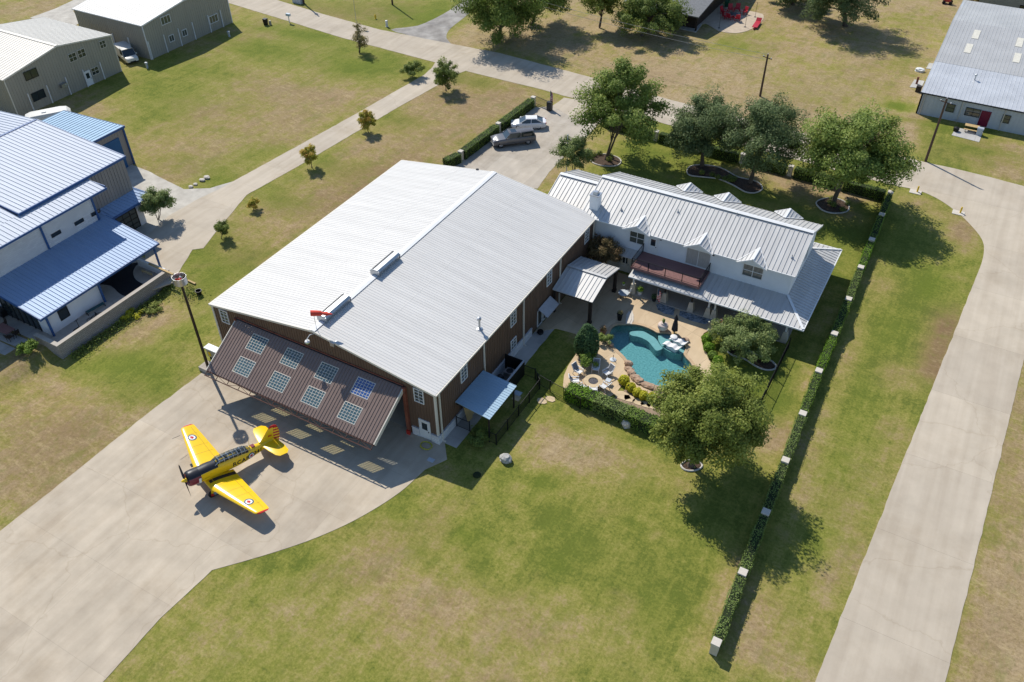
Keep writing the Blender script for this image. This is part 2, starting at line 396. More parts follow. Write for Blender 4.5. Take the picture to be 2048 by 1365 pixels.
dry = np.full(X.shape, .45); brn = np.zeros(X.shape); lush = np.zeros(X.shape)
def reg(cond, d, l=0., b=0.):
    dry[cond] = d; lush[cond] = l; brn[cond] = b
reg(Y > 70, .74); reg((Y > 70) & (X < -25), .40, .15)
reg((X < -16) & (Y > 12) & (Y < 70), .46, .1)
reg((X > -16) & (X < 1) & (Y > -3) & (Y < 70), .64, .0, .22)
reg((X < 16) & (Y < 0) & (X > -200), .74, 0, .16); reg((X < 0) & (Y <= 12) & (X > -16), .50)
reg((X >= 10) & (Y < 30) & (X < 67) & (Y > -100), .20, .08); reg((X > 16) & (X < 51) & (Y > 40) & (Y < 68), .12, .30)
reg((X > 51) & (X < 64) & (Y > -40), .24, .10); reg((X > 66.5) & (Y < 62), .78, 0, .12)
reg((X > 8) & (X < 60) & (Y < -12), .33, .0)
reg((X > 60) & (Y > 70), .6)
def ground_z(x, y):
    sm = lambda t: t*t*(3-2*t)
    cl_ = lambda t: min(1., max(0., t))
    return -.8*sm(cl_((x+16.2)/1.6))*sm(cl_((-4.5-x)/7.5))*sm(cl_((y+17)/6.))*sm(cl_((7.2-y)/3.2))
def atg(px, py):
    p = at(px, py)
    for _ in range(8): p = at(px, py, ground_z(p.x, p.y))
    return p
# soften the region borders
def blur(a, n):
    for _ in range(n):
        a[1:-1,1:-1] = (a[1:-1,1:-1]*2+a[:-2,1:-1]+a[2:,1:-1]+a[1:-1,:-2]+a[1:-1,2:])/6
    return a
for a_ in (dry, brn, lush): blur(a_, 5)
def spot(px, py, rx, ry, d=0., b=0., l=0., rz=0.):
    c = at(px, py); wx = X-c.x+3.*(fbm(X, Y, 4., 5)-.5)*min(1, rx/3); wy = Y-c.y+3.*(fbm(X, Y, 4., 9)-.5)*min(1, ry/3)
    cs, sn = math.cos(rz), math.sin(rz); u = (wx*cs+wy*sn)/rx; v = (-wx*sn+wy*cs)/ry
    g = np.exp(-(u*u+v*v)); dry[...] += d*g; brn[...] += b*g; lush[...] += l*g
for s in [
 # lot on the upper left
 (520,95,9,4,-.35,0,.55),(600,70,14,2.5,-.3,0,.6),(300,175,9,4,-.3,0,.35),(390,130,10,4,-.3,0,.35),(690,130,7,4,-.25,0,.5),(770,130,6,5,-.25,0,.4),
 (630,195,7,5,.28,.3,0),(540,175,7,4,.25,.25,0),(470,240,8,6,.25,.28,0),(380,320,5,7,.22,.2,0),(300,290,5,4,.2,.2,0),(600,250,6,6,.15,.1,0),(700,190,5,4,.1,.12,0),(330,230,6,5,-.15,0,.2),(430,215,5,5,-.12,0,.15),
 (420,350,8,2.5,-.1,0,.35),(520,300,3,4,-.1,0,.2),
 # strip between the drive and the hangar
 (960,205,9,5,.15,.25,-.1),(1020,200,5,4,.15,.15,0),(880,270,6,6,.08,.2,0),(830,330,5,4,.05,.25,0),(700,400,4,5,.05,.55,0),(760,350,4,3,0,.4,0),(600,420,4,3,-.1,.0,.25),(560,400,4,2,-.25,0,.4),(930,160,6,2,-.3,0,.5),(800,240,5,2,-.25,0,.4),(660,330,4,2,-.3,0,.4),(480,520,3,4,-.15,.1,.25),(420,560,3,4,-.3,0,.5),(400,505,2,5,-.3,0,.5),(600,540,3,3,.1,.3,0),(540,600,3,2,.1,.15,0),
 # in front of the blue building, lower left field
 (330,640,2.5,2.5,.2,.15,-.1),(270,680,3,2,.22,.2,0),(200,720,3,2.5,-.25,0,.45),(300,720,4,2.5,-.28,0,.45),(380,650,2.2,4,-.28,0,.4),(250,760,5,3,-.2,0,.3),(330,780,3,2.5,-.2,0,.35),
 (60,740,4,2,.25,.1,0),(100,830,6,4,.05,.3,0),(170,880,4,3,.0,.3,0),(40,880,6,4,.18,.12,0),(230,830,4,3,.12,.15,0),(130,980,7,3,-.05,.15,.05),(20,960,5,3,.12,.15,0),(200,650,3,1.5,.05,.2,0),
 # main lawn
 (1130,890,3.6,2.6,.38,.08,-.1),(1100,920,3,2,.32,.06,0),(1180,930,3.4,2.4,.28,.1,0),(1230,910,2.5,2.0,.25,.05,0),(1330,950,3,2,.16,0,0),(1080,965,.9,.9,-.35,-.1,.45),(932,1075,1.1,1.1,-.35,0,.42),(1112,1130,1.,.8,-.3,0,.32),(1268,1050,.6,.6,-.3,0,.3),(1150,1090,3,2,-.12,0,.1),
 (830,1215,4.5,2.6,.24,.16,-.05),(930,1190,4,2.4,.22,.06,0),(740,1160,3.5,2.6,.12,.12,0),(700,1060,5,3,.06,.05,0),(1000,1240,5,2.6,.22,.12,0),(1150,1230,4,2.5,.20,.02,0),(600,1240,4,2.5,.16,.0,.1),(480,1300,5,3,.1,0,.15),(880,1330,5,2.5,.16,.1,0),(1250,1300,4,2,.2,.05,0),(1320,1210,4,3,-.1,0,.15),(1400,1080,3,3,-.1,0,.2),(760,1010,6,2,-.12,0,.2),(620,1130,4,2,-.14,0,.25),(500,1180,3,2,.05,0,.2),(1060,1010,5,3,-.05,0,.1),(1250,1130,6,3,-.05,.05,.1),
 # inside of the hedge row
 (1520,870,1.5,2.5,.22,.2,-.1),(1560,880,1,4,.28,.08,-.2),(1440,1180,.8,5,.32,.05,-.2),(1425,1240,.8,3,.35,.1,-.2),(1610,740,.9,5,.4,.05,-.2),(1560,800,2.5,3,-.1,0,.35),(1500,760,3,5,-.15,0,.4),
 # verge between hedge and road
 (1880,690,1.4,4.,.35,.95,-.3),(1865,735,1.2,3,.25,.75,-.2),(1890,640,1.6,2.4,.3,.6,-.2),(1780,750,1.6,2.4,.35,.3,-.2),(1755,570,2,3,.30,.22,-.2),(1700,700,1,7,.35,.22,-.2),(1640,860,.9,6,.25,.1,0),(1600,990,1,5,.25,.05,0),(1500,1260,1.2,4,.42,.2,-.2),(1560,1330,2.5,2,.3,.1,0),(1850,410,3,1.6,.35,.35,-.3),(1930,470,1.4,3.2,.4,.6,-.3),(1900,445,2,2,.25,.25,0),(1950,540,.8,4,.1,0,.25),(1840,560,2,3,-.1,0,.35),(1870,580,1.5,3,-.15,0,.4),(1800,660,2,5,-.1,0,.25),(1740,760,2,6,-.08,0,.25),(1700,900,2,7,-.05,0,.22),(1650,1050,2,6,0,0,.15),(1780,900,1.4,7,.2,.1,0),(1700,1080,1.4,6,.18,.08,0),(1650,1200,1.5,5,.2,.1,0),(1770,470,5,4,-.1,0,.35),
 # back lawn of the house, bare soil along the hedge
 (1500,352,4,1.,.75,.30,-.9),(1560,352,5,1.2,.8,.3,-.9),(1630,372,5,1.1,.8,.28,-.9),(1700,395,4,1.2,.7,.28,-.8),(1600,385,3,1.5,.3,.25,-.4),(1680,430,3,2,.3,.3,-.3),(1620,400,4,2,.2,.25,-.3),(1300,300,6,3,.02,0,.1),(1180,320,2.5,2.5,.2,.05,0),(1110,345,2,3,.3,.1,-.1),(1540,395,2.5,1.2,-.2,0,.3),
 # field beyond the road
 (1400,180,12,7,.16,.1,-.1),(1250,130,10,5,.1,.15,0),(1120,100,8,4,.1,.12,0),(1480,90,6,5,-.3,0,.45),(1560,200,8,6,.05,.12,0),(1650,260,8,6,.1,.1,0),(1620,190,7,7,-.2,0,.2),(1730,180,6,7,-.1,0,.12),(1640,170,3,6,.15,.1,0),(1850,60,6,6,-.2,0,.25),(1830,120,4,6,-.3,0,.4),(1760,130,5,6,-.1,.1,.1),(1830,140,3,4,.2,.25,0),(1790,180,4,4,.1,.2,0),(1780,260,4,6,.15,.12,0),(1800,214,2,1.5,-.7,-.3,.9),(1860,250,7,1,-.35,0,.5),(1960,300,7,1.6,-.2,0,.35),(1880,300,6,4,.12,.18,0),(2030,330,5,4,.05,.2,.1),(1560,330,8,2,.1,.2,0),(1340,240,9,2.5,-.1,0,.15),(1060,120,8,2,-.2,0,.3),
 (700,30,14,4,-.1,.1,.2),(800,25,6,5,-.25,0,.5),(880,30,4,8,-.25,0,.5),(620,20,12,3,.1,.2,0),(740,20,6,5,.1,.22,0),(960,130,3,4,-.3,0,.35),(60,10,25,8,.25,.1,0),
 (2020,900,3,8,.1,.25,0),(1960,1150,3,8,.05,.1,0),(2000,760,2,5,-.1,0,.1),(1930,1330,2,4,.05,.2,0),
]: spot(*s)
# a soft mottling at several scales, different for each of the three
n1 = fbm(X, Y, 14., 21); n2 = fbm(X, Y, 5., 31); n3 = fbm(X+Y*.2, Y, 2.6, 41)
dry += .36*(n1-.5)+.44*(n2-.5)+.36*(n3-.5); brn += .75*np.clip(n2-.53, 0, 1)*(dry > .3)+.6*np.clip(n3-.6, 0, 1)*(dry > .3)+.5*np.clip(fbm(X, Y, 8., 55)-.6, 0, 1)*(dry > .4); lush += .3*(fbm(X, Y, 9., 61)-.5)
keep = np.ones((ny-1, nx-1), bool)
bx = [p.x for p in POOL]; by = [p.y for p in POOL]
for j in range(ny-1):
    if not (min(by)-1 < gy[j] < max(by)+1): continue
    for i in range(nx-1):
        if min(bx)-1 < gx[i] < max(bx)+1 and any(inside((gx[i+a], gy[j+b]), POOL) for a in (0,1) for b in (0,1)): keep[j,i] = False
me = bpy.data.meshes.new('ground')
idx = np.arange(nx*ny).reshape(ny, nx)
F = np.stack([idx[:-1,:-1], idx[:-1,1:], idx[1:,1:], idx[1:,:-1]], -1)[keep]
me.vertices.add(nx*ny); me.vertices.foreach_set('co', np.stack([X, Y, np.vectorize(ground_z)(X, Y)], -1).astype(np.float32).ravel())
me.loops.add(F.size); me.loops.foreach_set('vertex_index', F.astype(np.int32).ravel())
me.polygons.add(len(F)); me.polygons.foreach_set('loop_start', np.arange(0, F.size, 4, dtype=np.int32)); me.polygons.foreach_set('loop_total', np.full(len(F), 4, np.int32))
at_ = me.color_attributes.new('cover', 'FLOAT_COLOR', 'POINT')
at_.data.foreach_set('color', np.stack([np.clip(dry,0,1), np.clip(brn,0,1), np.clip(lush,0,1), np.ones_like(X)], -1).astype(np.float32).ravel())
me.update(); me.validate()
gm = bpy.data.materials.new('lawn'); gm.use_nodes = True; nt = gm.node_tree; b = nt.nodes['Principled BSDF']
b.inputs['Roughness'].default_value = .95; b.inputs['Specular IOR Level'].default_value = .1
at2 = nt.nodes.new('ShaderNodeAttribute'); at2.attribute_name = 'cover'
sep = nt.nodes.new('ShaderNodeSeparateColor'); nt.links.new(at2.outputs['Color'], sep.inputs[0])
geo = nt.nodes.new('ShaderNodeNewGeometry')
def nz(scale, det=6, rough=.65, stretch=None, rz=0):
    n = nt.nodes.new('ShaderNodeTexNoise'); n.inputs['Scale'].default_value = scale; n.inputs['Detail'].default_value = det; n.inputs['Roughness'].default_value = rough
    src = geo.outputs['Position']
    if stretch:
        mp = nt.nodes.new('ShaderNodeMapping'); mp.inputs['Scale'].default_value = stretch; mp.inputs['Rotation'].default_value = (0,0,rz)
        nt.links.new(src, mp.inputs['Vector']); src = mp.outputs['Vector']
    nt.links.new(src, n.inputs['Vector']); return n.outputs['Fac']
def mth(op, a, b_, clamp=False):
    n = nt.nodes.new('ShaderNodeMath'); n.operation = op; n.use_clamp = clamp
    for k, v in enumerate((a, b_)):
        if isinstance(v, (int, float)): n.inputs[k].default_value = v
        else: nt.links.new(v, n.inputs[k])
    return n.outputs[0]
def mix(f, a, b_, mode='MIX'):
    n = nt.nodes.new('ShaderNodeMixRGB'); n.blend_type = mode
    for k, v in (('Fac', f), ('Color1', a), ('Color2', b_)):
        if isinstance(v, (int, float)): n.inputs[k].default_value = v
        elif isinstance(v, tuple): n.inputs[k].default_value = (*v, 1)
        else: nt.links.new(v, n.inputs[k])
    return n.outputs[0]
fine = nz(4.2, 8, .82); mid = nz(.62, 11, .76); strk = nz(1., 5, .7, (.18, 1.5, 1), .06); strk2 = nz(1., 5, .7, (1.5, .16, 1), .05)
big = nz(.16, 6, .6)
dv = mth('ADD', sep.outputs[0], mth('ADD', mth('MULTIPLY', mth('SUBTRACT', mid, .5), 1.7), mth('ADD', mth('MULTIPLY', mth('SUBTRACT', fine, .5), 1.15), mth('ADD', mth('MULTIPLY', mth('SUBTRACT', strk2, .5), .75), mth('MULTIPLY', mth('SUBTRACT', strk, .5), .22)))), True)
bv = mth('MULTIPLY', sep.outputs[1], mth('ADD', mth('MULTIPLY', strk, .9), mth('MULTIPLY', mid, .9)), True)
lv = mth('MULTIPLY', sep.outputs[2], mth('MULTIPLY', mth('ADD', mid, .25), 1.2), True)
rp = nt.nodes.new('ShaderNodeValToRGB'); nt.links.new(dv, rp.inputs['Fac'])
cr = rp.color_ramp; cr.elements[0].position = 0.; cr.elements[0].color = (.108,.138,.030,1); cr.elements[1].position = 1.; cr.elements[1].color = (.37,.30,.22,1)
for p_, c_ in ((.27, (.195,.208,.052)), (.50, (.265,.248,.088)), (.74, (.325,.26,.165))):
    e = cr.elements.new(p_); e.color = (*c_, 1)
c = mix(lv, rp.outputs['Color'], (.115,.16,.024)); c = mix(bv, c, (.19,.132,.085))
drm = mth('MULTIPLY', mth('SUBTRACT', sep.outputs[0], .24), 2.3, True)
dk = mth('MULTIPLY', mth('MULTIPLY', mth('SUBTRACT', nz(2.3, 10, .8, (1.,.8,1)), .50), 10., True), drm, True)
c = mix(mth('MULTIPLY', dk, .50), c, (.165,.125,.070))
dk2 = mth('MULTIPLY', mth('MULTIPLY', mth('SUBTRACT', nz(.42, 12, .74, (1.,.85,1), .5), .51), 9., True), drm, True)
c = mix(mth('MULTIPLY', dk2, .42), c, (.20,.150,.088))
lt = mth('MULTIPLY', mth('MULTIPLY', mth('SUBTRACT', nz(1.1, 12, .8, (.6,1.5,1), .7), .51), 10., True), drm, True)
c = mix(mth('MULTIPLY', lt, .42), c, (.45,.375,.25))
gt = mth('MULTIPLY', mth('SUBTRACT', nz(.33, 12, .72, (1.3,.7,1), .3), .52), 10., True)
c = mix(mth('MULTIPLY', gt, .40), c, (.135,.165,.035))
c = mix(.8, c, mix(fine, (.35,.38,.35), (1.7,1.66,1.7)), 'MULTIPLY'); c = mix(.35, c, mix(big, (.8,.82,.8), (1.15,1.13,1.1)), 'MULTIPLY')
c = mix(1., c, (.98,.93,.76), 'MULTIPLY')
nt.links.new(c, b.inputs['Base Color'])
bp = nt.nodes.new('ShaderNodeBump'); bp.inputs['Strength'].default_value = .55; bp.inputs['Distance'].default_value = .12
nt.links.new(mth('ADD', fine, mid), bp.inputs['Height']); nt.links.new(bp.outputs['Normal'], b.inputs['Normal'])
me.materials.append(gm); go = bpy.data.objects.new('ground', me); C.objects.link(go); tag(go, kind='structure')

# ---------------------------------------------------------------- roads, drives, paving
def sheet(name, pts, z, m, z0=-.12):
    pts = [Vector((p[0], p[1], 0)) for p in pts]; rs = random.Random(len(pts)); out = []
    for p, q in zip(pts, pts[1:]+pts[:1]):
        L_ = (q-p).length; k = max(1, int(min(L_, 120)/.7)); d = (q-p)/max(L_, 1e-6); out.append(p)
        for i in range(1, k):
            out.append(p.lerp(q, i/k)+Vector((-d.y, d.x, 0))*rs.gauss(0, .022))
    b_ = MB(); b_.prism(out, z0, z); return struct(name, b_, m)
up_lo = ats([(475,12),(580,44),(680,75),(770,99),(865,124),(930,142),(1010,162),(1085,180),(1165,203),(1240,222),(1332,249),(1470,287),(1600,322),(1700,349),(1790,372)])
corner = smooth_poly(ats([(1790,372),(1838,382),(1880,401),(1920,430),(1948,458),(1964,480),(1968,500),(1963,527),(1950,560)]), 4, False)
road_pts = [Vector((-130,79,0)), Vector((-92,75.5,0))]+up_lo+corner[1:]+ats([(1875,749),(1800,937),(1715,1150),(1630,1365)])+[Vector((57.5,-30,0)), Vector((56.6,-60,0)), Vector((63.6,-60,0)), Vector((64.7,-30,0))]+ats([(1890,1365),(1969,1042),(2047,722)])+[Vector((68.6,58,0)), Vector((72,63,0)), Vector((110,62,0)), Vector((110,70.5,0))]+ats([(2047,373),(1980,355),(1910,338),(1850,325),(1700,290),(1520,246),(1340,200),(1170,152),(1000,107),(880,84),(760,60),(650,30),(545,-2)])+[Vector((-92,83,0)), Vector((-130,87,0))]
sheet('road', road_pts, .030, 'road_concrete')
sheet('driveway', ats([(873,121),(866,133),(849,150),(700,235),(560,312),(440,378),(390,402),(338,432),(296,470),(290,512),(305,580),(345,566),(385,500),(407,497),(426,472),(493,391),(600,331),(700,272),(800,213),(915,149),(932,142),(905,136)]), .026, 'drive_concrete')
sheet('gravel_yard', ats([(258,300),(266,331),(295,342),(330,360),(368,379),(420,377),(470,362),(520,345),(400,460),(300,500),(250,440),(240,380)]), .010, 'gravel')
sheet('gravel_lane', smooth_poly(ats([(782,60),(840,77),(905,96),(893,77),(897,62),(912,48),(940,25),(965,-10),(940,-12),(915,10),(880,32),(835,52)]), 3), .016, 'grey_gravel')
sheet('parking_court', ats([(898,336),(1066,216),(1104,213),(1149,238),(1195,251),(1174,274),(1137,306),(1098,345),(1075,378),(980,370)]), .022, 'court_concrete')
sheet('entrance_drive', ats([(1104,213),(1128,196),(1155,200),(1240,222),(1195,251),(1149,238)]), .026, 'road_concrete')
ap = ats([(416,738),(300,824),(150,945),(0,1063),(-420,1400),(-250,1560),(120,1480),(205,1366),(320,1238),(424,1141)])+smooth_poly(ats([(424,1141),(520,1114),(612,1084),(690,1051),(752,1017),(800,985),(832,957),(850,940)]), 3, False)[1:]+[Vector((W_, y_, 0)) for W_, y_ in ((26.4,-1.2),(25.2,.3))]+[Vector((0,.4,0)), Vector((-.6,-1.,0))]
sheet('apron', ap, .028, 'apron_concrete')
sheet('drive_behind_barns', ats([(146,22),(160,46),(140,58),(80,42),(60,36),(110,18),(170,-10),(240,-25)]), .014, 'gravel')
sheet('side_walk', [(24.9,.3),(26.4,.3),(26.4,19),(24.9,19)], .020, 'walk_concrete')
# patio round the pool, with the pool cut out of it
PATIO = [Vector((24.95,17.2,0))]+ats([(1113,658),(1152,669),(1158,695),(1150,712),(1136,733),(1128,752),(1126,772),(1131,790),(1150,806)])+ats([(1180,808),(1212,799),(1232,787),(1245,770),(1260,776),(1285,792),(1320,800),(1360,805),(1400,792),(1420,770),(1424,748),(1421,727),(1416,712),(1406,697),(1403,680),(1407,668),(1420,660)])+[Vector((41.8,27.6,0)), Vector((41.8,30.4,0)), Vector((24.95,30.4,0))]
def holed(name, outer, hole, z, z0, m):
    b_ = MB(); outer = [Vector((p.x,p.y,0)) for p in outer]; hole = [Vector((p.x,p.y,0)) for p in hole]; n, k = len(outer), len(hole)
    tr = geometry.tessellate_polygon([outer, hole]); al = outer+hole; fs = []
    for t in tr:
        a, b2, c2 = [al[i] for i in t]
        fs.append(tuple(t) if (b2-a).cross(c2-a).z > 0 else (t[0], t[2], t[1]))
    vs = [(p.x,p.y,z) for p in al]+[(p.x,p.y,z0) for p in al]; N = n+k
    fs += [(i, (i+1)%n, (i+1)%n+N, i+N) for i in range(n)]
    b_.add(vs, fs); return struct(name, b_, m)
holed('patio', PATIO, POOL, .05, -.1, 'patio_stone')
# ---------------------------------------------------------------- building helpers
def window(root, c, axis, out, w, h, cols=1, rows=1, frame='white_frame', pane='window_glass', fw=.09, mw=.045, name='window', label=None, depth=.07):
    """window on a wall: axis = direction of its width ('x'/'y'), out = +1/-1 facing; frame is the part, pane a sub-part"""
    c = Vector(c); U = Vector((1,0,0)) if axis == 'x' else Vector((0,1,0)); N = (Vector((0,1,0)) if axis == 'x' else Vector((1,0,0)))*out
    Z = Vector((0,0,1)); f = MB()
    def bx(u0, z0, u1, z1, n0, n1):
        P = [c+U*u+Z*z+N*n for n in (n0, n1) for z in (z0, z1) for u in (u0, u1)]
        f.hexa([P[0],P[1],P[5],P[4]], [P[2],P[3],P[7],P[6]])
    a, b_ = w/2, h/2
    bx(-a,-b_,a,-b_+fw,-.02,depth); bx(-a,b_-fw,a,b_,-.02,depth); bx(-a,-b_+fw,-a+fw,b_-fw,-.02,depth); bx(a-fw,-b_+fw,a,b_-fw,-.02,depth)
    for i in range(1, cols): u = -a+w*i/cols; bx(u-mw/2,-b_+fw,u+mw/2,b_-fw,-.015,depth-.015)
    for j in range(1, rows): z = -b_+h*j/rows; bx(-a+fw,z-mw/2,a-fw,z+mw/2,-.012,depth-.02)
    fr = f.build(name, frame, root, fixn=True)
    p = MB(); P = [c+U*u+Z*z+N*.015 for u, z in ((-a+fw*.5,-b_+fw*.5),(a-fw*.5,-b_+fw*.5),(a-fw*.5,b_-fw*.5),(-a+fw*.5,b_-fw*.5))]
    p.quad(*P); ORG[fr] = ORG[root]; p.build('pane', pane, fr)
    if label: fr['label'] = label
    return fr
def door(root, c, axis, out, w, h, m='white_paint', glass=None, name='door', label=None):
    c = Vector(c); U = Vector((1,0,0)) if axis == 'x' else Vector((0,1,0)); N = (Vector((0,1,0)) if axis == 'x' else Vector((1,0,0)))*out; Z = Vector((0,0,1))
    f = MB()
    def bx(g, u0, z0, u1, z1, n0, n1):
        P = [c+U*u+Z*z+N*n for n in (n0, n1) for z in (z0, z1) for u in (u0, u1)]
        g.hexa([P[0],P[1],P[5],P[4]], [P[2],P[3],P[7],P[6]])
    bx(f,-w/2,0,w/2,h,-.02,.05); bx(f,-w/2-.08,0,-w/2,h+.08,-.02,.07); bx(f,w/2,0,w/2+.08,h+.08,-.02,.07); bx(f,-w/2,h,w/2,h+.08,-.02,.07)
    d = f.build(name, m, root, fixn=True)
    if glass:
        g = MB(); bx(g,-w*.28,h*.5,w*.28,h*.88,.051,.056); g.build('pane', glass, d, fixn=True)
    k = MB(); bx(k, w*.36, h*.44, w*.43, h*.48, .05, .12); k.build('handle', 'dark_steel', d, fixn=True)
    if label: d['label'] = label
    return d
def roof_plane(b_, q, sp, rib_w=.08, rib_h=.035, th=.12, side=0, m=None):
    """q: eave start, eave end, ridge end, ridge start. Ribs run eave -> ridge, sp apart along the eave."""
    q = [Vector(p) for p in q]; b_.slab(q, th, m)
    n = (q[1]-q[0]).cross(q[2]-q[0]).normalized(); k = max(2, int(round((q[1]-q[0]).length/sp)))
    for i in range(k+1):
        t = min(max(i/k, .001), .999); a = q[0].lerp(q[1], t); c = q[3].lerp(q[2], t)
        w2 = (q[1]-q[0]).normalized()*rib_w/2
        b_.hexa([a-w2, a+w2, c+w2, c-w2], [a-w2*.6+n*rib_h, a+w2*.6+n*rib_h, c+w2*.6+n*rib_h, c-w2*.6+n*rib_h], m)
    return b_
def wall_ribs(b_, axis, fixed, out, a0, a1, z0, z1, sp=.3, w=.05, d=.035, skip=()):
    """vertical ribs of metal siding; z1 may be a function of the coordinate"""
    k = int((a1-a0)/sp)
    for i in range(k+1):
        a = a0+i*sp; t = z1(a) if callable(z1) else z1; zb = z0(a) if callable(z0) else z0
        if t-zb < .05: continue
        f0, f1 = (fixed, fixed+out*d)
        if axis == 'x': b_.box(a-w/2, f0, zb, a+w/2, f1, t)
        else: b_.box(f0, a-w/2, zb, f1, a+w/2, t)
    return b_

# ================================================================ the hangar
HW, HL, HE, HR = 24.82, 30.77, 5.95, 7.8
hg = thing('hangar', 'large brown metal hangar with white roof and wide door swung up behind the yellow plane', 'hangar', (HW/2, HL/2, 0))
zr = lambda x: HE-.03+(HR-HE)*(1-abs(x-HW/2)/(HW/2))
DX0, DX1, DZ = 3.1, 21.7, 5.38
b = MB()     # front wall: two piers, header with gable
pr_ = lambda P, y0, y1: (b.add([(x,y0,z) for x,z in P]+[(x,y1,z) for x,z in P], [tuple(range(len(P))), tuple(range(2*len(P)-1,len(P)-1,-1))]+[((i+1)%len(P),i,i+len(P),(i+1)%len(P)+len(P)) for i in range(len(P))]))
pr_([(0,0),(DX0,0),(DX0,zr(DX0)),(0,zr(0))], 0, .2); pr_([(DX1,0),(HW,0),(HW,zr(HW)),(DX1,zr(DX1))], 0, .2)
pr_([(DX0,DZ),(DX1,DZ),(DX1,zr(DX1)),(HW/2,zr(HW/2)),(DX0,zr(DX0))], 0, .2)
wall_ribs(b,'x',0,-1,.25,DX0-.1,0,zr); wall_ribs(b,'x',0,-1,DX1+.3,HW-.2,0,zr); wall_ribs(b,'x',0,-1,DX0+.1,DX1-.05,DZ+.05,zr)
b.build('front_wall', 'brown_siding', hg, fixn=True)
b = MB(); b.box(HW-.2,.2,0,HW,HL-.2,HE-.03); wall_ribs(b,'y',HW,1,.3,HL-.2,.9,HE-.05); b.build('side_wall', 'brown_siding', hg)
b = MB(); b.box(0,.2,0,.2,HL-.2,HE-.03); wall_ribs(b,'y',0,-1,.3,HL-.2,0,HE-.05); b.build('side_wall', 'brown_siding', hg)
b = MB(); pr_([(0,0),(HW,0),(HW,zr(HW)),(HW/2,zr(HW/2)),(0,zr(0))], HL-.2, HL); b.build('back_wall', 'brown_siding', hg, fixn=True)
b = MB()
roof_plane(b, [(HW+.12,-.1,HE),(HW+.12,HL+.1,HE),(HW/2,HL+.1,HR),(HW/2,-.1,HR)], .305, .10, .019, .1)
roof_plane(b, [(-.12,HL+.1,HE),(-.12,-.1,HE),(HW/2,-.1,HR),(HW/2,HL+.1,HR)], .305, .10, .019, .1)
for s_ in (-1, 1):     # end laps of the roof sheets
    for t_ in (.36, .70):
        x_ = HW/2+s_*HW/2*t_; z_ = HR-(HR-HE)*t_+.008; b.bar((x_,-.08,z_),(x_,HL+.08,z_),.05,.012)
b.build('roof', 'hangar_roof_metal', hg)
b = MB()
for s in (-1, 1): b.slab([(HW/2,-.12,HR+.075),(HW/2+s*.32,-.12,HR+.028),(HW/2+s*.32,HL+.12,HR+.028),(HW/2,HL+.12,HR+.075)][::s], .02)
b.build('ridge_cap', 'white_paint', hg)
b = MB()   # gutters, rake trim, corner trim
b.box(HW+.1,-.14,HE-.16,HW+.24,HL+.14,HE-.01); b.box(-.24,-.14,HE-.16,-.1,HL+.14,HE-.01)
for y in (-.135, HL+.135):
    b.bar((-.12,y,HE-.09),(HW/2,y,HR-.07),.06,.2); b.bar((HW/2,y,HR-.07),(HW+.12,y,HE-.09),.06,.2)
b.box(HW-.12,-.06,.95,HW+.06,.12,HE-.1); b.box(-.06,-.06,0,.14,.12,HE-.1)
b.build('trim', 'cream_trim', hg)
for y in (.45, 7.65, 14.9, 22.5, 30.3):
    b = MB(); b.box(HW+.04,y-.06,.1,HW+.17,y+.06,HE-.12); b.box(HW+.04,y-.06,.02,HW+.4,y+.06,.12); b.build('downspout', 'cream_trim', hg)
for y0, y1 in ((1.3,4.8),(9.0,12.4)):
    b = MB(); prof = [(-.42,.05),(-.5,.42),(-.34,.62),(.34,.62),(.5,.42),(.42,.05)]
    b.loft([[(HW/2+u, y, HR+.02+v) for u, v in prof] for y in (y0, y1)]); b.box(HW/2-.30,y0+.05,HR+.645,HW/2-.16,y1-.05,HR+.67,1)
    b.box(HW/2-.505,y0-.02,HR+.02,HW/2+.505,y0+.05,HR+.55); b.box(HW/2-.505,y1-.05,HR+.02,HW/2+.505,y1+.02,HR+.55)
    b.build('ridge_vent', ['galvanised','dark_steel'], hg, fixn=True)
b = MB()   # white stone wainscot
b.box(HW,.05,0,HW+.12,16.6,.92); b.box(24.12,-.12,0,HW+.12,.05,.92); b.box(DX1+.45,-.12,0,22.9,0,.92); b.box(HW,.05,.92,HW+.16,16.6,.99); b.box(24.12,-.16,.92,HW+.16,.05,.99); b.box(DX1+.45,-.16,.92,22.9,.0,.99)
b.build('stone_base', 'white_stone', hg)
b = MB(); b.box(.2,.2,-.05,HW-.2,HL-.2,.035); b.build('floor', 'porch_concrete', hg)
b = MB(); b.box(DX1+.12,.22,.035,DX1+.3,9,5.2); b.build('interior_wall', 'interior_wall', hg)
b = MB(); b.box(.3,HL-.5,.035,HW-.3,HL-.3,5.5); b.build('interior_wall', 'interior_wall', hg)
for x, zc in ((1.42,4.98),(23.2,5.02)): window(hg, (x,-.02,zc), 'x', -1, 1.0, 1.55, 2, 4)
for y, zc in ((4.35,4.78),(13.0,4.72),(13.0,1.45),(20.2,4.72),(28.7,4.72)): window(hg, (HW+.03,y,zc), 'y', 1, 1.05, 1.6, 2, 4)
door(hg, (22.95+.55,-.03,.05), 'x', -1, 1.0, 2.15, 'white_paint', 'dark_glass', label='white walk door with a square pane')
# door frame
b = MB(); b.box(DX1-.02,-.3,0,DX1+.28,-.02,DZ+.1); b.box(DX0-.2,-.3,0,DX0+.02,-.02,DZ+.1); b.box(DX0,-.1,DZ-.02,DX1,-.02,DZ+.22); b.box(DX1+.0,-.42,0,DX1+.35,-.3,.5,1)
b.build('door_frame', ['rust_steel','red_paint'], hg)
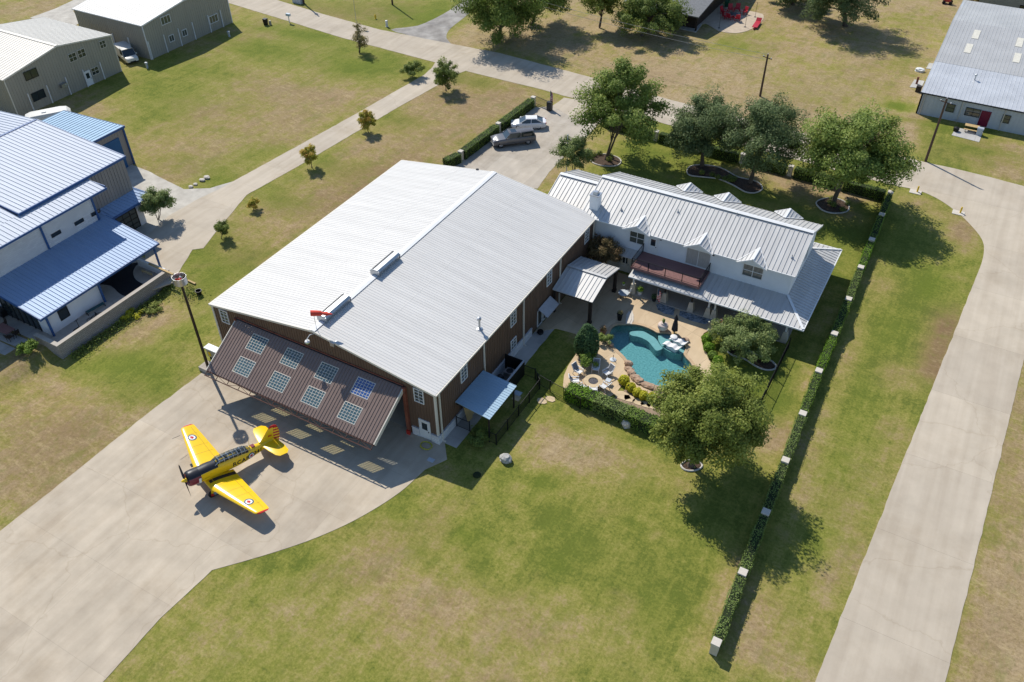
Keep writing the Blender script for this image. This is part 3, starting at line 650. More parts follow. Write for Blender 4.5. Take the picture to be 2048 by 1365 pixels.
# the swung-up door: local u across, v down the slope from the hinge, n out of the face
hinge = Vector((DX0,-.12,DZ)); tip = Vector((DX0,-4.74,2.76)); V = (tip-hinge).normalized(); LEN = (tip-hinge).length
U = Vector((1,0,0)); N = U.cross(V); N = N if N.z > 0 else -N
DM = Matrix(((U.x,V.x,N.x,hinge.x),(U.y,V.y,N.y,hinge.y),(U.z,V.z,N.z,hinge.z),(0,0,0,1)))
def on_door(px, py):
    d = Vector(ray(px, py)); t = (hinge-Vector(CAM)).dot(N)/d.dot(N); p = Vector(CAM)+d*t-hinge
    return p.dot(U), p.dot(V)
wins = [on_door(*p) for p in [(515,690),(584,718),(654,745),(727,777),(487,734),(556,764),(626,794),(699,825)]]
ww, wh = 1.86, 1.55; DWID = DX1-DX0
r1 = sum(v for u, v in wins[:4])/4; r2 = sum(v for u, v in wins[4:])/4; us = [(wins[i][0]+wins[i+4][0])/2 for i in range(4)]
b = MB(DM)
def strip(v0, v1, holes):
    if not holes: b.box(0,v0,-.06,DWID,v1,0); return
    u = 0
    for c_ in holes: b.box(u,v0,-.06,c_-ww/2,v1,0); u = c_+ww/2
    b.box(u,v0,-.06,DWID,v1,0)
strip(0,r1-wh/2,None); strip(r1-wh/2,r1+wh/2,us); strip(r1+wh/2,r2-wh/2,None); strip(r2-wh/2,r2+wh/2,us); strip(r2+wh/2,LEN,None)
for i in range(int(DWID/.31)+1):
    u = .12+i*.31
    cut = any(abs(u-c_) < ww/2+.1 for c_ in us)
    segs = [(0,r1-wh/2-.1),(r1+wh/2+.1,r2-wh/2-.1),(r2+wh/2+.1,LEN)] if cut else [(0,LEN)]
    for v0, v1 in segs: b.add([(u-.05,v0,0),(u+.05,v0,0),(u+.05,v1,0),(u-.05,v1,0),(u-.025,v0,.045),(u+.025,v0,.045),(u+.025,v1,.045),(u-.025,v1,.045)], [(0,3,2,1),(4,5,6,7),(0,1,5,4),(1,2,6,5),(2,3,7,6),(3,0,4,7)])
hd = b.build('hangar_door', 'door_brown', hg); ORG[hd] = ORG[hg]
for u in (-.08, DWID):
    b = MB(DM); b.box(u,-.02,-.34,u+.08,LEN,.05); b.build('door_trim', 'cream_trim', hd)
b = MB(DM); b.box(-.06,-.16,-.1,DWID+.06,.02,.1); b.build('hinge_bar', 'black_metal', hd)
b = MB(DM)   # steel frame under the panel and the truss along its lower edge
for v in (.1, LEN-.06): b.box(.02,v-.05,-.2,DWID-.02,v+.05,-.07)
for i in range(13):
    u = .1+i*(DWID-.2)/12
    if not any(abs(u-c_) < ww/2 for c_ in us): b.box(u-.05,.06,-.32,u+.05,LEN-.04,-.2)
b.box(0,LEN,-.16,DWID,LEN+.1,-.02); b.box(0,LEN+.44,-.1,DWID,LEN+.52,-.02)
nseg = 14
for i in range(nseg+1):
    u = .05+i*(DWID-.1)/nseg; b.bar((u,LEN+.08,-.06),(u,LEN+.48,-.06),.05,.05)
    if i < nseg:
        u2 = .05+(i+1)*(DWID-.1)/nseg; b.bar((u,LEN+.08,-.06),(u2,LEN+.48,-.06),.035,.035) if i % 2 else b.bar((u,LEN+.48,-.06),(u2,LEN+.08,-.06),.035,.035)
b.build('truss', mat('dull_rust', (.085,.04,.03), .8, 0, .3, 2), hd)
for k, v in enumerate((r1, r2)):
    for u in us:
        b = MB(DM); a, c_ = ww/2, wh/2
        b.box(u-a,v-c_,-.05,u+a,v-c_+.05,.03); b.box(u-a,v+c_-.05,-.05,u+a,v+c_,.03); b.box(u-a,v-c_+.05,-.05,u-a+.05,v+c_-.05,.03); b.box(u+a-.05,v-c_+.05,-.05,u+a,v+c_-.05,.03)
        for i in range(1, 6): b.box(u-a+ww*i/6-.014,v-c_+.05,-.03,u-a+ww*i/6+.014,v+c_-.07,.012)
        for j in range(1, 6): b.box(u-a+.07,v-c_+wh*j/6-.014,-.027,u+a-.07,v-c_+wh*j/6+.014,.008)
        b.quad((u-a+.04,v-c_+.04,-.01),(u+a-.04,v-c_+.04,-.01),(u+a-.04,v+c_-.04,-.01),(u-a+.04,v+c_-.04,-.01),1)
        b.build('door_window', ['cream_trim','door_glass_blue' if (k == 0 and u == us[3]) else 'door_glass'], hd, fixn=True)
# bits on the hangar
p = at(959,655,6.3); zb = HE+(HR-HE)*(HW-p.x)/(HW/2)
b = MB(); b.tube([(p.x,p.y,zb-.1),(p.x,p.y,zb+1.1)], .1, 10); b.lathe([(.1,0),(.2,.03),(.2,.2),(.05,.3)], (p.x,p.y,zb+1.05), 12); b.lathe([(.3,0),(.3,.05),(.12,.14)], (p.x,p.y,zb), 12); b.build('flue_pipe', 'galvanised', hg, True)
for px, py in ((955,343),(988,351)):
    q = at(px,py,7.3); b = MB(); b.box(q.x-.14,q.y-.1,q.z-.15,q.x+.14,q.y+.1,q.z+.3); b.build('roof_light', 'dark_steel', hg)
q = at(672,683,7.2); b = MB(); b.box(q.x-.2,-.28,7.05,q.x+.25,.15,7.45); b.build('roof_light', 'galvanised', hg)
# gooseneck lamp on the gable
b = MB(); b.tube([(HW/2+.1,-.05,HR-.35),(HW/2+.05,-.5,HR-.2),(HW/2,-.85,HR-.45),(HW/2,-.85,HR-.6)], .035, 6)
b.lathe([(.05,.15),(.2,.1),(.24,0),(.22,-.02)], (HW/2,-.85,HR-.7), 12); gl = b.build('gable_lamp', 'white_frame', hg)
b = MB(); b.lathe([(.02,.08),(.18,.05),(.2,-.1),(.1,-.2),(.02,-.22)], (HW/2,-.85,HR-.72), 10); ORG[gl] = ORG[hg]; b.build('globe', mat('yellow_globe', (.5,.55,.2), .3), gl)
# brown access panel trims, awning over side window, dark enclosure
ws = thing('windsock', 'orange red windsock on a thin pole at the front peak of the white hangar roof', 'windsock', (HW/2+.2,.3,HR))
b = MB(); b.tube([(HW/2+.2,.3,HR-.1),(HW/2+.2,.3,HR+1.75)], .025, 6); b.build('pole', 'galvanised', ws)
b = MB(); dx = Vector((.80,.55,-.06)).normalized(); s0 = Vector((HW/2+.02,.18,HR+1.72)); rr = []
for t, r in ((0,.27),(.6,.25),(1.0,.22),(1.15,.15),(1.5,.22),(1.9,.10),(2.1,.03)):
    c_ = s0+dx*t*.85-Vector((0,0,.03*t*t)); e = Vector((dx.y,-dx.x,0)).normalized(); rr.append([c_+e*math.cos(a)*r+Vector((0,0,1))*math.sin(a)*r*(1 if t < 1.05 else .7) for a in [2*math.pi*k/10 for k in range(10)]])
b.loft(rr, caps=False); b.build('sock', 'windsock_fabric', ws, True)
# ================================================================ the white house joined to the hangar
hs = thing('house', 'white two storey house with seamed metal roof, chimney and red deck beside the pool', 'house', (36,35.4,0))
X0, X1, YF, YB, YC = 23.7, 45.8, 30.85, 40.1, 35.42
EZ, RZ = 5.95, 8.0
JZ, PE = 3.18, 2.62                       # porch roof at the wall and at its eave
b = MB(); b.box(X0,YF,2.7,X1,YB,EZ-.02)
for x in (X0+.0, X1-.2): b.add([(x,YF,EZ-.02),(x,YB,EZ-.02),(x,YC,RZ-.16),(x+.2,YF,EZ-.02),(x+.2,YB,EZ-.02),(x+.2,YC,RZ-.16)], [(0,1,2),(5,4,3),(0,3,4,1),(1,4,5,2),(2,5,3,0)])
b.build('upper_wall', 'house_white', hs, fixn=True)
b = MB(); b.box(25.1,YF+.06,0,X1-.05,YB-.05,2.7); b.build('lower_wall', 'stone_veneer', hs)
sl = (RZ-EZ)/(YC-30.3)
b = MB(); xa, xb = 23.35, 46.15
roof_plane(b, [(xa,30.3,EZ),(xb,30.3,EZ),(xb,YC,RZ),(xa,YC,RZ)], .46, .05, .055, .14)
roof_plane(b, [(xb,40.55,EZ),(xa,40.55,EZ),(xa,YC,RZ),(xb,YC,RZ)], .46, .05, .055, .14)
b.build('roof', 'house_roof_metal', hs)
b = MB()
for s in (-1, 1): b.slab([(xa-.02,YC,RZ+.13),(xb+.02,YC,RZ+.13),(xb+.02,YC+s*.26,RZ+.05),(xa-.02,YC+s*.26,RZ+.05)][::s], .02)
for x in (xa-.03, xb+.03):
    b.bar((x,30.28,EZ-.06),(x,YC,RZ-.03),.05,.2); b.bar((x,YC,RZ-.03),(x,40.57,EZ-.06),.05,.2)
b.box(xa,30.2,EZ-.14,xb,30.29,EZ-.0)
b.build('roof_trim', 'white_paint', hs)
# lower wing between hangar and house
b = MB(); wx0 = 18.3; wz = 6.95; we = 5.2
roof_plane(b, [(wx0,31.1,we),(23.34,31.1,we),(23.34,YC,wz),(wx0,YC,wz)], .46, .05, .055, .14)
roof_plane(b, [(23.34,40.3,we-.2),(wx0,40.3,we-.2),(wx0,YC,wz),(23.34,YC,wz)], .46, .05, .055, .14)
b.build('wing_roof', 'house_roof_metal', hs)
b = MB(); b.box(wx0+.3,31.4,0,X0,40.0,we-.25)
b.add([(wx0+.3,31.4,we-.25),(wx0+.3,40.,we-.25),(wx0+.3,YC,wz-.2),(wx0+.5,31.4,we-.25),(wx0+.5,40.,we-.25),(wx0+.5,YC,wz-.2)], [(0,1,2),(5,4,3),(0,3,4,1),(1,4,5,2),(2,5,3,0)])
b.build('wing_wall', 'house_white', hs, fixn=True)
b = MB()
for s in (-1, 1): b.slab([(wx0-.02,YC,wz+.13),(23.33,YC,wz+.13),(23.33,YC+s*.26,wz+.05),(wx0-.02,YC+s*.26,wz+.05)][::s], .02)
b.bar((wx0-.03,31.08,we-.06),(wx0-.03,YC,wz-.03),.05,.2); b.bar((wx0-.03,YC,wz-.03),(wx0-.03,40.3,we-.22),.05,.2)
b.build('wing_trim', 'white_paint', hs)
# chimney
cp = at(1190,416,6.4); cz = 7.95
b = MB(); b.box(cp.x-.5,cp.y-.35,EZ,cp.x+.45,cp.y+.55,cz); ch = b.build('chimney', 'house_white', hs); ORG[ch] = ORG[hs]
b = MB(); b.box(cp.x-.56,cp.y-.41,cz,cp.x+.51,cp.y+.61,cz+.1); b.frus(cp.x-.02,cp.y+.1,cz+.1,cz+.4,.28,.28,.2,.2); b.build('chimney_cap', 'galvanised', ch)
# gable dormers front and back: a small cross gable over each window
def dormer(x, front, hw=1.5, rise=.74, wbase=EZ):
    s = -1 if front else 1; ye = 30.3-.30 if front else 40.55+.10
    zr_ = lambda y: EZ+(RZ-EZ)*((y-30.3)/(YC-30.3) if front else (40.55-y)/(40.55-YC))
    ztop = EZ+rise; yr = 30.3+(rise)*(YC-30.3)/(RZ-EZ) if front else 40.55-(rise)*(40.55-YC)/(RZ-EZ)
    e = .05; b = MB(); A = Vector((x,ye+s*.12,ztop)); Bk = Vector((x,yr,ztop+e))
    for k in (-1, 1):
        Lo = Vector((x+k*hw,ye+s*.12,EZ-.02)); Lb = Vector((x+k*hw,ye-s*.05,EZ+e))
        nn = Vector((0,0,.06)); b.add([Lo+nn, A+nn, Bk+nn, Lb+nn, Lo-nn*.6, A-nn*.6, Bk-nn*.6, Lb-nn*.6], [(0,1,2,3),(7,6,5,4),(0,4,5,1),(1,5,6,2),(2,6,7,3),(3,7,4,0)])
        for i in range(1, 4):
            t = i/4; p = Lo.lerp(A, t)+nn; q = Lb.lerp(Bk, t)+nn; b.bar(p+Vector((0,0,.02)), q+Vector((0,0,.02)), .045, .05)
        b.bar(Lo+Vector((0,s*.02,0)), A+Vector((0,s*.02,0)), .05, .16, m=1); b.bar(Lb+nn+Vector((0,0,.0)), Bk+nn, .1, .04, m=1)
    b.bar(A+Vector((0,0,.09)), Bk+Vector((0,0,.07)), .2, .03, m=1)
    d = b.build('dormer', ['house_roof_metal','white_paint'], hs, fixn=True); ORG[d] = ORG[hs]
    f = MB(); yf = ye-s*.22 if front else ye+s*.02; f.add([(x-hw+.15,yf,EZ-.08),(x+hw-.15,yf,EZ-.08),(x,yf,ztop-.1),(x-hw+.15,yf+.05*-s,EZ-.08),(x+hw-.15,yf-.05*s,EZ-.08),(x,yf-.05*s,ztop-.1)], [(0,1,2),(5,4,3),(0,3,4,1),(1,4,5,2),(2,5,3,0)])
    f.build('gable_face', 'house_white', d, fixn=True)
fx = [ony(1274,462,30.2).x, ony(1398,499,30.2).x, ony(1505,529,30.2).x]
for x in fx: dormer(x, True)
for px, py in ((1380,366),(1456,387),(1578,421)): dormer(at(px,py,6.9).x, False)
# upper windows and doors on the front
for (pa, pb, cols, mt, pn) in [((1262,457),(1288,483),2,'white_frame','window_glass'),((1376,493),(1418,531),2,'white_frame','curtain'),((1489,527),(1523,557),2,'white_frame','window_glass')]:
    A, B = ony(*pa, YF), ony(*pb, YF); zc = (A.z+B.z)/2
    w_ = abs(B.x-A.x)+.15; h_ = 1.45 if pn != 'curtain' else 2.0; zc = 4.75 if pn != 'curtain' else 4.42
    window(hs, ((A.x+B.x)/2,YF,zc), 'x', -1, w_, h_, cols, 2 if pn != 'curtain' else 1, mt, pn, .07, .06, label='sliding glass door with pale curtains' if pn == 'curtain' else None)
A = ony(1307,483,YF); door(hs, (A.x,YF-.01,3.35), 'x', -1, .9, 2.05, 'white_paint', 'dark_glass')
for px, py in ((1323,477),(1428,508)):
    q = ony(px,py,YF); b = MB(); b.box(q.x-.09,YF-.2,q.z-.15,q.x+.09,YF+.01,q.z+.15); b.build('wall_lamp', 'black_metal', hs)
for y in (33.6, 36.6): window(hs, (X1,y,4.75), 'y', 1, .9, 1.45, 1, 2)
# roof pipes
for px, py in ((1243,421),(1356,425),(1474,432),(1584,516)):
    q = at(px,py,7.); 
    for _ in range(6):
        q.z = EZ+(RZ-EZ)*(q.y-30.3)/(YC-30.3); q = at(px,py,q.z)
    b = MB(); b.tube([(q.x,q.y,q.z-.1),(q.x,q.y,q.z+.35)], .05, 6); b.lathe([(.14,0),(.14,.03),(.06,.1)], (q.x,q.y,q.z+.02), 8); b.build('vent_pipe', 'galvanised', hs)
# porch roof: front strip, right side strip, back strip round the right end
PX0, PX1, PY0, PY1 = 30.55, 48.45, 27.05, 42.2
b = MB()
# front slope (trapezoid, hip to the corner)
q = [Vector((PX0,PY0,PE)), Vector((PX1,PY0,PE)), Vector((X1,YF,JZ)), Vector((PX0,YF,JZ))]
b.slab(q, .1); n = (q[1]-q[0]).cross(q[2]-q[0]).normalized()
def seams(E0, E1, T0, T1, sp, step):
    """seams from the eave line up the slope until wall line or hip"""
    L_ = (E1-E0).length; k = int(L_/sp)
    for i in range(1, k+1):
        p = E0+(E1-E0)*(i*sp/L_); q2 = step(p)
        if (q2-p).length > .15: b.bar(p+Vector((0,0,.03)), q2+Vector((0,0,.03)), .045, .06)
def fr(p):
    t = 1. if p.x <= X1 else max(0, (PX1-p.x)/(PX1-X1)); return Vector((p.x, PY0+(YF-PY0)*t, PE+(JZ-PE)*t))
seams(q[0], q[1], 0, 0, .46, fr)
q2 = [Vector((PX1,PY0,PE)), Vector((PX1,PY1,PE)), Vector((X1,YB,JZ)), Vector((X1,YF,JZ))]; b.slab(q2, .1)
def rt(p):
    t = 1.
    if p.y < YF: t = (p.y-PY0)/(YF-PY0)
    if p.y > YB: t = (PY1-p.y)/(PY1-YB)
    t = max(0, min(1, t)); return Vector((PX1+(X1-PX1)*t, p.y, PE+(JZ-PE)*t))
seams(q2[0], q2[1], 0, 0, .46, rt)
q3 = [Vector((PX1,PY1,PE)), Vector((36,PY1,PE)), Vector((36,YB,JZ)), Vector((X1,YB,JZ))]; b.slab(q3, .1)
seams(q3[0], q3[1], 0, 0, .46, lambda p: Vector((p.x, PY1+(YB-PY1)*(1. if p.x <= X1 else max(0,(PX1-p.x)/(PX1-X1))), PE+(JZ-PE)*(1. if p.x <= X1 else max(0,(PX1-p.x)/(PX1-X1))))))
b.build('porch_roof', 'house_roof_metal', hs)
b = MB(); up_ = Vector((0,0,.07))
b.bar(Vector((PX1,PY0,PE))+up_, Vector((X1,YF,JZ))+up_, .26, .05); b.bar(Vector((PX1,PY1,PE))+up_, Vector((X1,YB,JZ))+up_, .2, .05)
b.box(PX0,PY0-.12,PE-.14,PX1+.12,PY0-.01,PE+.0); b.box(PX1+.01,PY0-.01,PE-.14,PX1+.12,PY1+.1,PE+.0); b.box(36,PY1,PE-.14,PX1,PY1+.1,PE)
b.build('porch_gutter', 'white_paint', hs)
# awning strip left of the deck
b = MB(); roof_plane(b, [(25.2,29.6,2.85),(30.3,29.6,2.85),(30.3,YF,3.2),(25.2,YF,3.2)], .46, .045, .05, .08); b.build('eyebrow_roof', 'house_roof_metal', hs)
b = MB(); b.box(PX0-.2,27.45,0,47.2,YF+.06,.16); b.box(X1-.05,YF+.06,0,47.2,41.6,.16); b.build('porch_floor', 'porch_concrete', hs)
# porch posts on tapered stone piers
def post(x, y, dark=True):
    b = MB(); b.frus(x,y,.16,1.25,.34,.34,.19,.19); pb = b.build('porch_pier', 'limestone', hs); ORG[pb] = ORG[hs]
    b = MB(); b.box(x-.085,y-.085,1.25,x+.085,y+.085,PE-.1)
    for s in (-1, 1): b.bar((x,y,2.1),(x+s*.42,y,PE-.12),.09,.09)
    b.build('porch_post', 'dark_wood' if dark else 'white_paint', pb)
for px, py, d in ((1263,588,False),(1326,605,True),(1379,624,True),(1411,638,False),(1423,642,False)):
    g = at(px,py,.16); post(g.x, max(27.75, g.y+.3), d)
for x, y in ((46.9,27.8),): post(x, y, False)
for y in (31.5,35.2,38.8,41.3):
    b = MB(); b.box(46.75,y-.3,.16,47.15,y+.3,2.5); b.build('porch_column', 'limestone', hs)
b = MB(); b.box(46.85,27.9,2.38,47.05,41.4,2.56); b.box(46.86,31.8,.16,47.02,34.9,1.3); b.box(46.86,35.5,.16,47.02,38.5,1.3); b.box(46.86,39.1,.16,47.02,41.,1.3); b.box(31,27.7,2.38,46.8,27.86,2.54); b.build('porch_beam', 'dark_wood', hs)
for x, w_ in ((32.5,1.6),(35.6,2.2),(41,1.8),(44,1.4)): window(hs, (x,YF+.04,1.55), 'x', -1, w_, 1.7, 2, 1, 'white_frame', 'dark_glass')
for px in (1251,): door(hs, (ony(px,515,YF).x,YF+.04,.05), 'x', -1, 1.0, 2.2, 'cream_trim', 'dark_glass')
window(hs, (28.3,YF+.04,1.5), 'x', -1, .7, 1.6, 1, 2, 'white_frame', 'dark_glass')
for y in (33.2, 36.8, 40): window(hs, (X1-.06,y,1.5), 'y', 1, 1., 1.5, 1, 2, 'white_frame', 'dark_glass')
# red deck with black railing
DXa, DXb, DYa, DZd = 30.45, 37.75, 27.75, 3.32
b = MB(); b.box(DXa,DYa,DZd-.10,DXb,YF-.01,DZd)
k = int((YF-DYa)/.14)
for i in range(1, k): b.box(DXa+.01,DYa+i*.14-.012,DZd-.005,DXb-.01,DYa+i*.14+.012,DZd+.012)
b.box(DXa-.04,DYa-.05,DZd-.26,DXb+.04,DYa,DZd+.02); b.box(DXb,DYa,DZd-.26,DXb+.04,YF-.02,DZd+.02); b.box(DXa-.04,DYa,DZd-.26,DXa,YF-.02,DZd+.02)
b.build('deck', 'deck_boards', hs)
b = MB()
def rail(p, q, n_post):
    p, q = Vector(p), Vector(q); L_ = (q-p).length; d = (q-p)/L_
    b.bar(p+Vector((0,0,1.0)), q+Vector((0,0,1.0)), .05, .05); b.bar(p+Vector((0,0,.1)), q+Vector((0,0,.1)), .035, .035)
    for i in range(n_post+1):
        c_ = p+d*L_*i/n_post; b.box(c_.x-.035,c_.y-.035,c_.z,c_.x+.035,c_.y+.035,c_.z+1.05)
    for i in range(int(L_/.13)):
        c_ = p+d*(i+.5)*.13; b.box(c_.x-.007,c_.y-.007,c_.z+.1,c_.x+.007,c_.y+.007,c_.z+1.0)
rail((DXa+.03,DYa+.03,DZd),(DXb-.03,DYa+.03,DZd),4); rail((DXb-.03,DYa+.03,DZd),(DXb-.03,YF-.1,DZd),1); rail((DXa+.03,YF-.1,DZd),(DXa+.03,DYa+.03,DZd),1)
b.build('railing', 'black_metal', hs)

# ================================================================ gable pavilion against the hangar
gp = thing('patio_pavilion', 'small open gable roofed pavilion of pale metal against the brown hangar wall, over the patio', 'pavilion', (27.2,24.3,0))
gz, gt = 3.0, 3.85; gx0, gx1, gy0, gy1 = 25.0, 29.4, 20.75, 27.3; gm_ = (gy0+gy1)/2
b = MB(); roof_plane(b, [(gx0,gy0,gz),(gx1,gy0,gz),(gx1,gm_,gt),(gx0,gm_,gt)], .46, .045, .055, .1); roof_plane(b, [(gx1,gy1,gz),(gx0,gy1,gz),(gx0,gm_,gt),(gx1,gm_,gt)], .46, .045, .055, .1)
b.bar((gx0,gm_,gt+.07),(gx1,gm_,gt+.07),.3,.04); b.build('roof', 'house_roof_metal', gp)
b = MB(); b.add([(gx1-.25,gy0+.4,gz),(gx1-.25,gy1-.4,gz),(gx1-.25,gm_,gt-.16),(gx1-.15,gy0+.4,gz),(gx1-.15,gy1-.4,gz),(gx1-.15,gm_,gt-.16)], [(0,1,2),(5,4,3),(0,3,4,1),(1,4,5,2),(2,5,3,0)])
b.box(gx0,gy0+.15,gz-.3,gx1-.1,gy0+.35,gz-.1); b.box(gx0,gy1-.35,gz-.3,gx1-.1,gy1-.15,gz-.1); b.build('beam', 'dark_wood', gp, fixn=True)
for y in (gy0+.25, gy1-.25):
    b = MB(); b.box(gx1-.45,y-.15,.05,gx1-.15,y+.15,gz-.12); b.box(gx1-.5,y-.2,.05,gx1-.1,y+.2,.35); b.build('post', 'dark_wood', gp)
b = MB(); b.box(gx0+.02,gy0+.1,.05,gx0+.25,gy0+.35,gz-.12); b.build('post', 'dark_wood', gp)

# ================================================================ lean-to carport on the hangar's side
cp_ = thing('lean_to_shelter', 'flat metal lean-to roof on posts against the brown hangar wall, near its front corner', 'shelter', (26.7,5,0))
b = MB(); roof_plane(b, [(28.5,2.45,2.62),(28.5,7.15,2.62),(24.95,7.3,2.8),(24.95,2.65,2.86)], .3, .05, .03, .06); b.build('roof', mat('shelter_sky_tint_roof', (.28,.40,.50), .45, .12, .05, .5), cp_)  # bluish roof colour paints in the sky mirrored by neutral metal
for x, y in ((28.3,2.65),(28.3,6.95)):
    b = MB(); b.box(x-.06,y-.06,0,x+.06,y+.06,2.58); b.build('post', 'dark_wood', cp_)
b = MB(); b.box(28.26,2.55,2.4,28.36,7.05,2.53); b.box(24.96,2.8,2.4,28.25,2.9,2.53); b.box(24.96,6.85,2.4,28.25,6.95,2.53); b.build('beam', 'dark_wood', cp_)
# ================================================================ neighbours
def shed_building(name, label, cat, x0, x1, y0, y1, ez, rz, axis, wallm, roofm, trim, over=.15, sp=.45):
    """gable metal building; the ridge runs along axis"""
    t = thing(name, label, cat, ((x0+x1)/2,(y0+y1)/2,0)); b = MB()
    xm, ym = (x0+x1)/2, (y0+y1)/2
    if axis == 'x':
        for s, x in ((-1,x0),(1,x1)):
            P = [(x,y0,0),(x,y1,0),(x,y1,ez),(x,ym,rz-.04),(x,y0,ez)]; Q = [(x-s*.15,p[1],p[2]) for p in P]
            b.add(P+Q, [(0,1,2,3,4),(9,8,7,6,5)]+[(i,(i+1)%5,(i+1)%5+5,i+5) for i in range(5)])
            zf = lambda y: ez+(rz-ez)*(1-abs(y-ym)/((y1-y0)/2))-.06
            wall_ribs(b,'y',x,s,y0+.2,y1-.1,0,zf,sp,.06,.04)
        b.box(x0+.15,y0,0,x1-.15,y0+.15,ez-.03); b.box(x0+.15,y1-.15,0,x1-.15,y1,ez-.03); wall_ribs(b,'x',y0,-1,x0+.2,x1-.1,0,ez-.05,sp,.06,.04)
        b.build('wall', wallm, t, fixn=True)
        b = MB(); roof_plane(b,[(x0-over,y0-over,ez),(x1+over,y0-over,ez),(x1+over,ym,rz),(x0-over,ym,rz)],.6,.08,.03,.1); roof_plane(b,[(x1+over,y1+over,ez),(x0-over,y1+over,ez),(x0-over,ym,rz),(x1+over,ym,rz)],.6,.08,.03,.1)
        b.bar((x0-over,ym,rz+.03),(x1+over,ym,rz+.03),.5,.03); b.build('roof', roofm, t)
        b = MB()
        for x in (x0-over-.03, x1+over+.03):
            b.bar((x,y0-over,ez-.08),(x,ym,rz-.08),.05,.18); b.bar((x,ym,rz-.08),(x,y1+over,ez-.08),.05,.18)
        b.box(x0-over,y0-over-.1,ez-.14,x1+over,y0-over-.01,ez); b.box(x1-.06,y0-.05,0,x1+.06,y0+.08,ez-.1); b.box(x1-.06,y1-.08,0,x1+.06,y1+.05,ez-.1)
        b.build('trim', trim, t)
    return t
# two tan metal barns, upper left
b1 = shed_building('metal_building', 'tan metal building at the top edge with its end wall in shade, farther of two', 'building', -77.3, -61.45, 47.35, 65.8, 5.55, 6.75, 'x', 'tan_siding', 'white_roof', 'white_paint')
for px, py, wd, ht_, c_ in ((331,40,2.,1.3,3),(427,38,2.,1.3,3),(343,77,1.1,1.1,2),(369,66,1.1,1.1,2)):
    q = onx(px,py,-61.4); window(b1, (-61.4,q.y,q.z), 'y', 1, wd, ht_, c_, 1, 'white_frame', 'window_glass')
for px, py in ((331,88),(360,77),(388,65),(420,55),(443,38),(301,105)):
    q = onx(px,py,-61.4); b = MB(); b.box(-61.42,q.y-.06,0,-61.25,q.y+.06,2.9); b.build('downspout', 'white_paint', b1)
for px in (230, 262):
    q = ony(px,85 if px == 230 else 95,47.3); b = MB(); b.box(q.x-.06,47.15,0,q.x+.06,47.33,2.9); b.build('downspout', 'white_paint', b1)
b2 = shed_building('metal_building', 'tan metal building at the left edge with a white walk door in its gable', 'building', -77.5, -62.1, 23.4, 41.9, 5.75, 7.3, 'x', 'tan_siding', 'tan_roof', 'cream_trim')
for px, py, wd, ht_, c_, r_ in ((62,149,2.1,1.25,2,1),(77,191,2.1,1.25,2,1),(145,115,1.3,1.2,2,2),(163,107,1.3,1.2,2,2),(205,89,1.1,1.1,2,2),(190,142,1.3,1.1,2,2)):
    q = onx(px,py,-62.05); window(b2, (-62.05,q.y,q.z), 'y', 1, wd, ht_, c_, r_, 'cream_trim' if wd < 2 else 'dark_steel', 'dark_glass', .05)
q = onx(181,168,-62.05); door(b2, (-62.05,q.y,.05), 'y', 1, 1.0, 2.15, 'white_paint', 'dark_glass')
q = onx(125,170,-62.05); b = MB(); b.box(-62.05,q.y-.5,q.z-.25,-61.5,q.y+.5,q.z+.25); b.lathe([(.18,0),(.18,.02)], (-61.5,q.y+.2,q.z), 8); b.build('air_conditioner', 'galvanised', b2)
for px, py in ((62,208),(99,190),(136,173),(171,160),(205,145)):
    q = onx(px,py,-62.05); b = MB(); b.box(-62.07,q.y-.06,0,-61.9,q.y+.06,2.7); b.build('downspout', 'white_paint', b2)

# blue roofed building complex on the left
bb = thing('hangar_home', 'white and taupe building with blue-trimmed metal roofs and a deep porch on the left', 'building', (-30,4,0))
AX, AE, ARX, AR, AY0, AY1 = -25.75, 8.15, -40.2, 9.2, -.3, 13.4
b = MB(); roof_plane(b, [(AX,AY0,AE),(AX,AY1,AE),(ARX,AY1,AR),(ARX,AY0,AR)], .5, .05, .06, .15); roof_plane(b, [(-54,AY1,AE),(-54,-20,AE),(ARX,-20,AR),(ARX,AY1,AR)], .5, .05, .06, .15); roof_plane(b, [(AX-8,-20,AE+.57),(AX-8,AY0-.02,AE+.57),(ARX,AY0-.02,AR-.004),(ARX,-20,AR-.004)], .5, .05, .06, .15)
b.build('main_roof', 'blue_roof_metal', bb)
b = MB(); b.box(AX,AY0-.1,AE-.25,AX+.14,AY1+.1,AE+.02); b.bar((AX,AY1+.04,AE-.06),(ARX,AY1+.04,AR-.06),.08,.24); b.bar((AX,AY0-.06,AE-.06),(ARX,AY0-.06,AR-.06),.08,.24); b.bar((ARX,-20,AR+.04),(ARX,AY1,AR+.04),.3,.04)
b.build('main_fascia', 'blue_trim', bb)
WX = -24.2
b = MB(); b.box(-53.6,-.28,0,-25.95,AY1-.15,AE-.2); b.box(-53.6,-19,0,-25.95,-.28,7.7); wall_ribs(b,'y',-25.95,1,6.9,AY1-.2,2.9,AE-.3,.4,.16,.045); b.build('main_wall', 'taupe_siding', bb)
